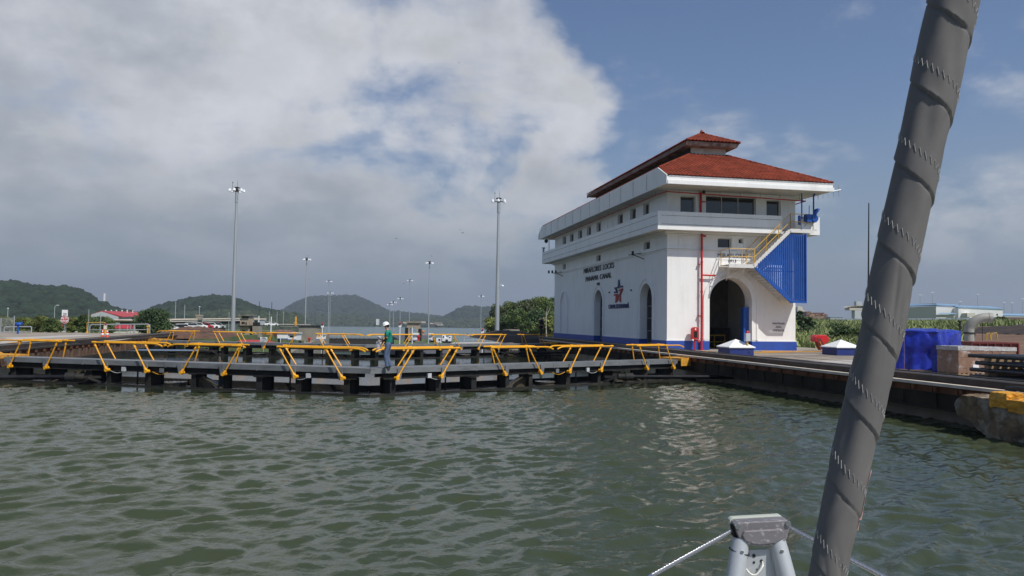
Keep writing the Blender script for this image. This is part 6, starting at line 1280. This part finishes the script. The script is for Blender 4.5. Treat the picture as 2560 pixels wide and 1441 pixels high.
for (p0, p1, y0, y1, lb) in ((108, 132, 815, 829, 'red awning roof seen between the clipped trees, left one'), (136, 160, 813, 829, 'red awning roof behind the stop sign posts'), (64, 92, 828, 836, 'low red awning at the far left behind the railing'), (282, 322, 811, 833, 'large red awning roof below the warehouse')):
    t, a, dv, n_, z0, top = block('awning', lb, p0, p1, (y0 + y1) / 2, y1 + 3, 128, 4, 'cream', roof='red_roof', roofh=(y1 - y0) * 128 / FPX * .5)
# concrete bridge
t = thing('road_bridge', 'long grey concrete road bridge on dark piers behind the left deck', 'bridge', tuple(at(520, 808, 215))); g = lambda x, y, d: at(x, y, d)
MB().poly([g(-60, 804, 190), g(296, 801, 200), g(436, 799.5, 208), g(645, 795.5, 232), g(645, 802, 232), g(436, 805.5, 208), g(-60, 811, 190)], F3 * 8).build('deck', 'pale_concrete', t)
MB().poly([g(300, 806, 202), g(436, 805.5, 209), g(600, 803.5, 227), g(600, 809.5, 227), g(436, 812, 209), g(300, 813, 202)], F3 * 6).build('girder', 'gate_dark', t)
MB().poly([g(-60, 803, 189.8), g(436, 798.7, 207.8), g(645, 794.9, 231.8), g(645, 796.6, 231.8), g(436, 800.9, 207.8), g(-60, 806, 189.8)], F3 * .25).build('parapet', 'coping', t)
for px, d in ((462, 212), (553, 222), (360, 206)): q = at(px, 812, d); MB().box(q.x - .6, q.x + .6, q.y + 1, q.y + 3, -7, q.z).build('pier', 'gate_dark', t); MB().tube([(q.x - 1.6, q.y + .5, -7), (q.x - 1.4, q.y + .5, q.z - .4)], .4, 10).build('column', 'coping', t)
t = thing('bridge_cabin', 'small derelict cabin on top of the bridge', 'cabin', tuple(at(497, 797, 214))); q = at(497, 797, 214); MB().box(q.x - .75, q.x + .75, q.y, q.y + 1.5, q.z - .3, q.z + .8).build('wall', 'old_concrete', t); MB().box(q.x - .9, q.x + .9, q.y - .1, q.y + 1.6, q.z + .8, q.z + 1.05).build('roof', 'beige', t)
# parked cars under the bridge
cols = ['sign_white', 'grey_box', 'sign_white', 'galv', 'black', 'sign_white', 'grey_box', 'sign_white', 'logo_red', 'sign_white', 'galv']
for m_ in set(cols): pass
def car(px, py, d, m, label, rz=0.0):
    q = at(px, py, d); t = thing('parked_car', label, 'car', tuple(q), rz, 'cars parked below the bridge'); b = MB(); prof = [(-2.1, .25), (-2.1, .8), (-1.5, .92), (-1.0, 1.42), (.7, 1.45), (1.3, .95), (2.1, .8), (2.15, .25)]
    b.poly([(x, -.85, z) for x, z in prof], (0, 1.7, 0)); b.build('body', m, t, world=False); w_ = MB(); w_.poly([(x, -.87, z) for x, z in ((-1.2, .95), (-.85, 1.36), (.65, 1.38), (1.1, .95))], (0, 1.74, 0)); w_.build('window', 'dark_glass', t, world=False)
    for x in (-1.35, 1.35):
        for y in (-.8, .8): w_ = MB(); w_.cyl((x, y - .1, .33), (x, y + .1, .33), .33, None, 12); w_.build('wheel', 'black', t, world=False)
for i, (px, py) in enumerate([(392, 836), (405, 833), (418, 830), (430, 834), (442, 829), (455, 827), (478, 824), (492, 823), (508, 823), (524, 822), (540, 822)]): car(px, py, 140 + i * 5, cols[i], ['white car nearest the round tree', 'grey car second beside the round tree', 'white car third from the round tree', 'silver car behind the handrail under the bridge', 'black car in the parking row under the bridge', 'white car just left of the first bridge pier', 'grey car right of the first bridge pier', 'white car in the middle between the two bridge piers', 'red car between the two bridge piers', 'white car left of the second bridge pier', 'silver car touching the second bridge pier'][i], .5)
for i, (px, py, lb) in enumerate([(668, 814.5, 'small white car on the green bank, left one'), (681, 815, 'small white car on the green bank, right one')]): car(px, py, 300, 'sign_white', lb, .2)
# old control tower
t = thing('old_tower', 'derelict beige control tower with a wide flat roof beside the bridge', 'tower', tuple(at(611, 842, 150))); g = lambda x, y: at(x, y, 150)
def face(x0, y0, x1, y1, m, nm, dep=3.0, off=0.0): MB().poly([g(x0, y0) + F3 * off, g(x1, y0) + F3 * off, g(x1, y1) + F3 * off, g(x0, y1) + F3 * off], F3 * dep).build(nm, m, t)
face(600, 845, 622, 796, 'beige', 'wall'); face(603, 796, 621, 790.5, 'dark_glass', 'window_band', 2.6, .2); face(601, 790.5, 623, 789.2, 'beige', 'sill'); face(597, 789.6, 626, 787.6, 'dirty_trim', 'roof', 4, -.5); face(598, 814, 625, 817, 'gate_dark', 'gallery', 4, -.6); face(604, 810, 612, 805, 'dark_glass', 'window', .1, -.05); face(614, 812, 617, 806, 'black', 'door', .1, -.05); face(620, 838, 625, 818, 'gate_dark', 'stair_shaft', 2, .5); face(606, 834, 612, 826, 'black', 'door', .1, -.05)
t = thing('ruined_pier', 'small dark ruined concrete pier right of the old tower', 'ruin', tuple(at(638, 845, 150))); face(631, 845, 643, 816, 'old_concrete', 'base'); face(632, 816, 642, 806, 'gate_dark', 'top', 2); face(636, 806, 640, 802, 'gate_dark', 'stub', 1)
block('shed', 'white and grey shed roof behind the old tower', 624, 642, 800, 812, 190, 6, 'grey_box', roof='coping')
# yard buildings
t, a, dv, n_, z0, top = block('kiosk', 'white building with a blue base band and dark roof on the lawn', 683, 721, 832.5, 848, 185, 6, 'white_paint', roof='brown_trim', roofh=.7, bands=((0, 1, 0, .12, 'blue_band', 'base_band'), (.05, .13, .45, .85, 'gate_dark', 'window')))
block('kiosk', 'small white and blue guard kiosk with a red stripe', 720, 741, 836, 850.5, 172, 4, 'white_paint', roof='grey_box', bands=((0, 1, 0, .12, 'blue_band', 'base_band'), (.2, .7, .45, .75, 'dark_glass', 'window'), (0, .8, .84, .95, 'red_paint', 'stripe')))
block('signal_box', 'white signal box with a blue foot at the left lock wall', 791, 802, 837, 850, 200, 1.2, 'white_paint', roof='white_paint', bands=((0, 1, 0, .14, 'blue_band', 'base_band'), (.2, .7, .7, .78, 'letter_dark', 'stripe')))
block('signal_box', 'white cabinet half hidden right of the left signal box', 804, 812, 838, 848, 210, 1.2, 'white_paint', roof='white_paint')
block('signal_box', 'white signal box with a blue foot, left of two on the centre island', 1033, 1044, 838, 852, 150, 1.2, 'white_paint', roof='white_paint', bands=((0, 1, 0, .14, 'blue_band', 'base_band'),))
block('signal_box', 'white signal box with a blue foot, right of two on the centre island', 1072, 1080, 839, 852, 150, 1.2, 'white_paint', roof='white_paint', bands=((0, 1, 0, .12, 'blue_band', 'base_band'), (.15, .75, .2, .4, 'grey_box', 'notice')))
block('storage_box', 'yellow shed among containers left of the spiral sign', 636, 647, 831, 843, 165, 2, 'pale_yellow'); block('storage_box', 'green skip beside the old tower', 622, 631, 837, 845, 160, 1.5, 'green_paint', cat='skip'); block('storage_box', 'orange machine cover behind the spiral sign', 666, 675, 832, 841, 175, 2, 'orange_paint', cat='cover'); block('storage_box', 'red container behind the yellow shed', 650, 665, 830, 840, 178, 3, 'oxide_red', cat='container')
block('storage_box', 'dark red storage container behind the orange cover', 674, 683, 831, 842, 178, 3, 'oxide_red', cat='container')
t, a, dv, n_, z0, top = block('canopy', 'low red canvas canopy on the lawn below the spiral sign', 590, 661, 857.5, 862, 118, 4, 'cream', roof='canopy_red' if 'canopy_red' in MATS else 'red_roof', roofh=.38)
t = thing('spiral_sign', 'square white sign with a black ring pattern on the lawn', 'sign', tuple(at(659, 862, 116))); q = at(659, 852, 116); k = 116 / FPX
MB().poly([q + xr * x * k + Vector((0, 0, z * k)) for x, z in ((-9, -9), (9, -9), (9, 8.5), (-9, 8.5))], yr * .05).build('board', 'sign_white', t); MB().tube([q - Vector((0, 0, 2.2)), q - Vector((0, 0, .3))], .05, 6).build('post', 'galv', t); mb = MB()
for i, rr_ in enumerate((1.2, 2.9, 4.6, 6.3, 7.9)):
    pts = [q + xr * (rr_ * k * cos(2 * pi * j / 28)) + Vector((0, 0, rr_ * k * sin(2 * pi * j / 28))) - yr * .02 for j in range(29)]; mb.tube(pts, .013, 4, caps=False)
mb.build('ring_pattern', 'black', t)
t, a, dv, n_, z0, top = block('round_wall', 'beige weathered concrete block wall left of the light mast over the lake', 746, 793, 817, 852, 245, 8, 'old_concrete', cat='concrete wall', roof='gate_dark')
t, a, dv, n_, z0, top = block('lake_jetty', 'grey stone jetty by the lake below the yellow crane', 700, 765, 813, 817, 330, 5, 'old_concrete', cat='jetty', roof='pale_concrete')
t = thing('dredge_crane', 'yellow spool-shaped crane mast by the lake', 'crane', tuple(at(739, 815, 320))); q = at(739, 815, 320); MB().tube([q, q + Vector((0, 0, 1.4)), q + Vector((0, 0, 1.5)), q + Vector((0, 0, 3.8))], [.35, .5, .35, .35], 8).build('mast', 'yellow_bright' if 'yellow_bright' in MATS else 'yellow_rail', t); MB().box(q.x - .7, q.x + .7, q.y - .3, q.y + .3, q.z + 1.0, q.z + 1.25).build('platform', 'yellow_rail', t)
# arch ruin on the island
t = thing('arch_gateway', 'dark beige concrete gateway with an arched opening on the centre island', 'gateway', tuple(at(1032, 850, 160))); D_ = 160; k = D_ / FPX; q0 = at(1032, 850, D_); mb = MB(); fn = lambda u, v, d: tuple(q0 + xr * (u * k) + Vector((0, 0, v * k)) + yr * d)
sheet(mb, rect(-15, 17, -3, 44), [[(-8, -2)] + [(9, -2)] + [(.5 + 8.5 * cos(pi * i / 10), 25 + 7 * sin(pi * i / 10)) for i in range(11)]], fn, 1.2); mb.build('wall', 'beige', t)
mb = MB(); sheet(mb, rect(-17, 19, 42, 46), [], lambda u, v, d: fn(u, v, d - .3), 1.8); mb.build('cornice', 'old_concrete', t); mb = MB(); sheet(mb, rect(-20, -12, -3, 30), [], lambda u, v, d: fn(u, v, d - .1), 1.5); mb.build('side_shaft', 'gate_dark', t); mb = MB(); sheet(mb, rect(14, 20, -3, 28), [], lambda u, v, d: fn(u, v, d - .1), 1.5); mb.build('side_shaft', 'gate_dark', t)
for i, (px, py, lb) in enumerate([(1000, 815, 'white signal arrow with a red top right of the person'), (1031, 815, 'white signal arrow with a red top inside the arch gateway'), (806, 816, 'white signal arrow with a red top by the lake'), (1206, 830, 'white signal with a red top left of the grove')]):
    D_ = 190; q = at(px, py, D_); t = thing('signal_arrow', lb, 'signal', (q.x, q.y, GL)); MB().tube([(q.x, q.y, GL), (q.x, q.y, q.z)], .12, 6).build('post', 'sign_white', t); MB().box(q.x - .35, q.x + .35, q.y - .1, q.y + .1, q.z - .3, q.z + .3).build('board', 'sign_white', t); MB().lathe([(.45, .45), (.1, .3), (.1, .8), (.45, .65)], tuple(q), 6).build('top', 'red_paint', t)
# towing locomotive
D_ = 125; q = at(1117, 858, D_); k = D_ / FPX; t = thing('towing_locomotive', 'white towing locomotive with two cabs beyond the second gates', 'locomotive', tuple(q)); g = lambda a, b_, c, d_, m, nm, dep=2.2, off=0.0: MB().poly([q + xr * x * k + Vector((0, 0, z * k)) + yr * off for x, z in ((a, c), (b_, c), (b_, d_), (a, d_))], yr * dep).build(nm, m, t, bevel=.05)
g(-12, 10, 4, 13, 'sign_white', 'body'); c1_ = g(-12, -5, 12, 19, 'sign_white', 'cab'); g(4, 10, 12, 17, 'sign_white', 'cab'); g(-10, -7, 13, 17.5, 'dark_glass', 'window', .1, -.06); g(5.5, 9, 13, 15.5, 'dark_glass', 'window', .1, -.06); g(-4, 3, 0, 9, 'black', 'machinery', 2.0, -.02); g(-11, 9, 0, 3, 'gate_dark', 'undercarriage', 2.0, .1)
block('parked_truck', 'small white truck just left of the towing locomotive', 1090, 1101, 846, 858, 128, 2, 'sign_white', cat='truck', bands=((.55, .95, .5, .85, 'dark_glass', 'window'), (.1, .3, 0, .2, 'black', 'wheel'), (.65, .85, 0, .2, 'black', 'wheel')))
t = thing('round_wall', 'round beige concrete wall with a row of pins on its rim before the grove', 'concrete wall', tuple(at(1281, 855, 120))); q = at(1281, 855, 120); mb = MB(); R_ = 21 * 120 / FPX; zt_ = at(1281, 824, 120).z; mb.lathe([(R_, -3), (R_, zt_ - q.z), (R_ * .95, zt_ - q.z), (R_ * .95, -3)], (q.x, q.y + 1, q.z), 28); mb.build('drum', 'old_concrete', t); mb = MB()
for i in range(18): a = 2 * pi * i / 18; mb.tube([(q.x + R_ * .97 * cos(a), q.y + 1 + R_ * .97 * sin(a), zt_), (q.x + R_ * .97 * cos(a), q.y + 1 + R_ * .97 * sin(a), zt_ + .22)], .03, 4)
mb.build('pin', 'gate_dark', t)
railing([(1160, 858), (1250, 857)], 112, 'thin yellow and grey railing on the deck beyond the second gates', 15, 'galv')
MB().poly([at(1118, 863, 105), at(1262, 861, 105), at(1240, 855.5, 118), at(1135, 856, 118)], (0, 0, -.3)).build('deck_slab', 'pale_concrete', kind='structure')
# small bright things of the yard
for i, (px, py, d, m, lb) in enumerate([(773, 856, 170, 'red_paint', 'red hydrant on the lawn beside the light mast'), (1046, 853, 140, 'red_paint', 'red hydrant at the foot of the island signal box'), (1058, 838, 180, 'orange_paint', 'orange marker lantern on the centre island')]): q = at(px, py, d); t = thing('hydrant', lb, 'hydrant', tuple(q)); MB().lathe([(.25, 0), (.2, .1), (.2, .6), (.32, .65), (.3, .95), (.05, 1.1)], tuple(q), 10).build('barrel', m, t)
# far buildings on the shore and the radar dome
for px0, px1, y0, y1, m, lb in ((1085, 1103, 806, 812, 'old_concrete', 'grey shed on the far shore left of the lamp masts'), (1092, 1106, 811, 814, 'coping', 'long pale shed at the waterline of the far shore'), (940, 944, 798, 813, 'sign_white', 'small white tower on the far shore left of the person'), (1008, 1016, 805, 809, 'coping', 'pale shed on the far shore left of the arch'), (1050, 1062, 804, 808, 'coping', 'pale shed on the far shore right of the arch'), (1075, 1082, 808, 811, 'coping', 'tiny pale house on the far shore')): block('shore_shed', lb, px0, px1, y0, y1, 2030, 25, m)
t = thing('radar_dome', 'white radar dome on top of the wooded hill', 'dome', tuple(at(534, 745, 1500))); q = at(534, 742.5, 1500); mb = MB(); mb.blob(q, 1.9, 2, 0); mb.build('dome', 'sign_white', t, smooth=True); MB().lathe([(1.4, -6), (1.4, -1)], tuple(q), 10).build('base', 'coping', t)
t = thing('far_tower', 'distant white tower block behind the left hill', 'tower', tuple(at(260, 775, 2600))); q = at(260, 775, 2600); MB().box(q.x - 3, q.x + 2, q.y, q.y + 8, q.z - 10, at(260, 734, 2600).z).build('wall', 'sign_white', t); MB().box(q.x + 2.1, q.x + 4, q.y, q.y + 8, q.z - 10, at(260, 738, 2600).z).build('wing', 'coping', t)
# right hand background
D_ = 430
t = thing('terminal_building', 'long cream building with a pale blue roof behind the green bank', 'building', tuple(at(2380, 796, D_))); g = lambda x, y, d=D_: at(x, y, d)
MB().poly([g(2235, 797, 455), g(2340, 796), g(2340, 766), g(2235, 771, 455)], F3 * .5).build('side_wall', 'cream', t); MB().poly([g(2340, 796), g(2396, 796), g(2396, 768), g(2340, 766)], F3 * 20).build('front_wall', 'white_paint', t); MB().poly([g(2396, 795.5, 425), g(2507, 793, 425), g(2507, 774, 425), g(2396, 770, 425)], F3 * 20).build('front_wall', 'white_paint', t)
mb = MB(); mb.poly([g(2228, 769, 454.5), g(2342, 764, 429.6), g(2400, 766.5, 429.6), g(2385, 763.5, 450), g(2344, 761.5, 450), g(2272, 762.5, 462)], (0, 0, .5)); mb.poly([g(2388, 768.5, 424.6), g(2509, 773.5, 424.6), g(2480, 769, 445), g(2400, 766.5, 445)], (0, 0, .5)); mb.build('roof', 'pale_blue_roof', t)
mb = MB(); mb.poly([g(2272, 761.5, 458), g(2340, 759.3, 448), g(2342, 760.8, 448), g(2274, 763, 458)], F3 * 2); mb.poly([g(2386, 766, 440), g(2476, 768, 440), g(2476, 769.2, 440), g(2386, 767.5, 440)], F3 * 2); mb.build('ridge_vent', 'gate_dark', t)
mb = MB()
for x in (2258, 2265, 2271, 2277): mb.poly([g(x, 789, 451), g(x + 2.4, 789, 451), g(x + 2.4, 783, 451), g(x, 783, 451)], -F3 * .3)
mb.poly([g(2289, 793, 446), g(2299, 793, 446), g(2299, 781, 446), g(2289, 781, 446)], -F3 * .3); mb.poly([g(2464, 790, 424), g(2467, 790, 424), g(2467, 785, 424), g(2464, 785, 424)], -F3 * .2); mb.poly([g(2491, 790, 424), g(2494, 790, 424), g(2494, 785, 424), g(2491, 785, 424)], -F3 * .2); mb.build('window', 'dark_glass', t)
mb = MB(); mb.poly([g(2350, 794, 420), g(2387, 794, 420), g(2387, 787, 420), g(2350, 787, 420)], F3 * 5); mb.poly([g(2418, 793, 420), g(2438, 793, 420), g(2438, 783, 420), g(2418, 783, 420)], F3 * 5); mb.build('porch', 'cream', t); mb = MB(); mb.poly([g(2344, 786, 418), g(2392, 786, 418), g(2380, 784, 425), g(2352, 784, 425)], (0, 0, .3)); mb.build('porch_roof', 'pale_blue_roof', t)
t, a, dv, n_, z0, top = block('terminal_building', 'low grey building with a pale blue roof at the right edge', 2508, 2640, 790, 800, 470, 10, 'grey_box', roof='pale_blue_roof', roofh=1.2)
block('dark_wall', 'long dark brown wall below the low building at the right edge', 2506, 2640, 794, 806, 300, 2, 'oxide_dark' if 'oxide_dark' in MATS else 'brown_trim', cat='wall')
t = thing('watch_tower', 'grey control tower with a flat disc-like roof left of the rolled sail', 'tower', tuple(at(2146, 797, 420))); g = lambda x, y: at(x, y, 420)
MB().poly([g(2137, 797), g(2157, 797), g(2157, 775), g(2137, 775)], F3 * 4).build('shaft', 'grey_box', t); MB().poly([g(2124, 776), g(2160, 776), g(2160, 772), g(2124, 770)], F3 * 6).build('gallery', 'coping', t); MB().poly([g(2129, 770), g(2160, 770), g(2160, 765), g(2127, 765.5)], F3 * 5).build('glass_band', 'dark_glass', t); MB().poly([g(2120, 768.5), g(2162, 766), g(2162, 763), g(2126, 766)], F3 * 7).build('roof', 'coping', t); MB().poly([g(2141, 764), g(2155, 764), g(2155, 754), g(2141, 754)], F3 * 3).build('roof_cabin', 'grey_box', t)
# container ship
t = thing('container_ship', 'container ship with rows of brown containers and a cream bridge showing above the bank', 'ship', tuple(at(2030, 800, 700))); g = lambda x, y, d=700: at(x, y, d); MB().poly([g(1975, 806), g(2075, 806), g(2075, 797), g(1975, 797)], F3 * 25).build('hull', 'gate_dark', t)
MB().poly([g(1994, 797), g(2016, 797), g(2016, 779), g(2008, 776), g(2006, 768), g(1997, 765), g(1994, 768)], F3 * 15).build('bridge_house', 'cream', t)
rr = random.Random(4)
for c_ in range(13):
    for r__ in range(6):
        x = 2016 + c_ * 4.1 - (0 if r__ < 5 else 0); y = 797 - r__ * 3.0
        if y - 3 < 778 + c_ * .4: continue
        m_ = MB(); m_.poly([g(x, y, 690), g(x + 3.9, y, 690), g(x + 3.9, y - 2.85, 690), g(x, y - 2.85, 690)], F3 * 12); m_.build('container', rr.choice(['oxide_red', 'cont_brown', 'cont_tan', 'brown_trim']), t)
block('shore_shed', 'low pale blue roof seen on the bank between ship and tower', 2076, 2108, 794, 797, 500, 8, 'coping', roof='pale_blue_roof')
# whip aerial on the boat side of the sail
t = thing('whip_aerial', 'thin dark whip aerial standing up left of the rolled sail', 'antenna', tuple(at(2172, 712, 6))); MB().tube([at(2171, 700, 6), at(2172, 508, 6)], [.006, .004], 6).build('whip', 'black', t); mb = MB(); mb.tube([at(2169.5, 713, 6), at(2170, 699, 6), at(2173, 699, 6), at(2173, 713, 6)], .004, 5); mb.tube([at(2170, 714, 6), at(2176, 716, 6)], .008, 5); mb.tube([at(2172, 715, 6), at(2190, 722, 6), at(2200, 740, 6)], .012, 6); mb.build('clamp', 'gate_dark', t)
# birds
for i, (px, py, s_, bl) in enumerate([(991, 597, 7, 'bird soaring alone left of the tall mast near the grove, in grey cloud'), (1100, 461, 5, 'bird gliding level with the top lamps, left of the tall mast near the grove'), (1147, 157, 6, 'highest bird, in the bright cloud near the top of the photo'), (1132, 314, 5, 'bird below the highest one, in the middle of the cloud'), (1157, 583, 8, 'largest bird, banking left of the tall mast near the grove'), (1078, 641, 6, 'bird just above the lamp head of the mast right of the person'), (1357, 225, 4, 'bird in the bright cloud lobe, above left of the building roof'), (1490, 219, 4, 'bird at the edge between cloud and blue sky'), (1403, 239, 4, 'bird low in the bright cloud lobe'), (1534, 370, 4, 'bird in blue sky left of the roof peak'), (1150, 574, 4, 'small bird right beside the largest bird'), (770, 640, 4, 'bird at the lamp head of the mast before the long blue hill'), (1010, 710, 5, 'bird beside the small lamp mast right of the person'), (1218, 752, 3, 'bird low over the lake left of the grove'), (1518, 375, 3, 'tiny bird just left of another before the roof peak')]):
    q = at(px, py, 220); k = 220 / FPX * s_ / 2; an = .3 * sin(i * 2.3); t_ = MB(); R_ = xr * cos(an) + Vector((0, 0, sin(an))); Uq = Vector((0, 0, 1)) * cos(an) - xr * sin(an)
    w1 = [q - R_ * k + Uq * k * .22 + yr * .2, q - R_ * k * .45 + Uq * k * .3, q, q + R_ * k * .45 + Uq * k * .3, q + R_ * k + Uq * k * .2 + yr * .2]; t_.tube(w1, [k * .03, k * .13, k * .16, k * .13, k * .03], 6); t_.tube([q + yr * k * .5, q, q - yr * k * .5], [k * .04, k * .16, k * .05], 6); t_.build('bird', 'bird', label=bl, cat='bird', group='birds soaring over the locks')
# ------------------------------------------------------------------ haze
hz = bpy.data.materials.new('haze'); hz.use_nodes = True; nt = hz.node_tree; nt.nodes.clear()
pv = nt.nodes.new('ShaderNodeVolumePrincipled'); pv.inputs['Color'].default_value = (0.72, 0.80, 0.92, 1); pv.inputs['Density'].default_value = 0.00016; pv.inputs['Anisotropy'].default_value = 0.2
ou = nt.nodes.new('ShaderNodeOutputMaterial'); nt.links.new(pv.outputs[0], ou.inputs['Volume']); MATS['haze'] = hz
MB().box(-9100, 9100, -400, 12100, -18, 420).build('haze', 'haze', kind='stuff', label='thin pale haze over the canal and hills', cat='haze')
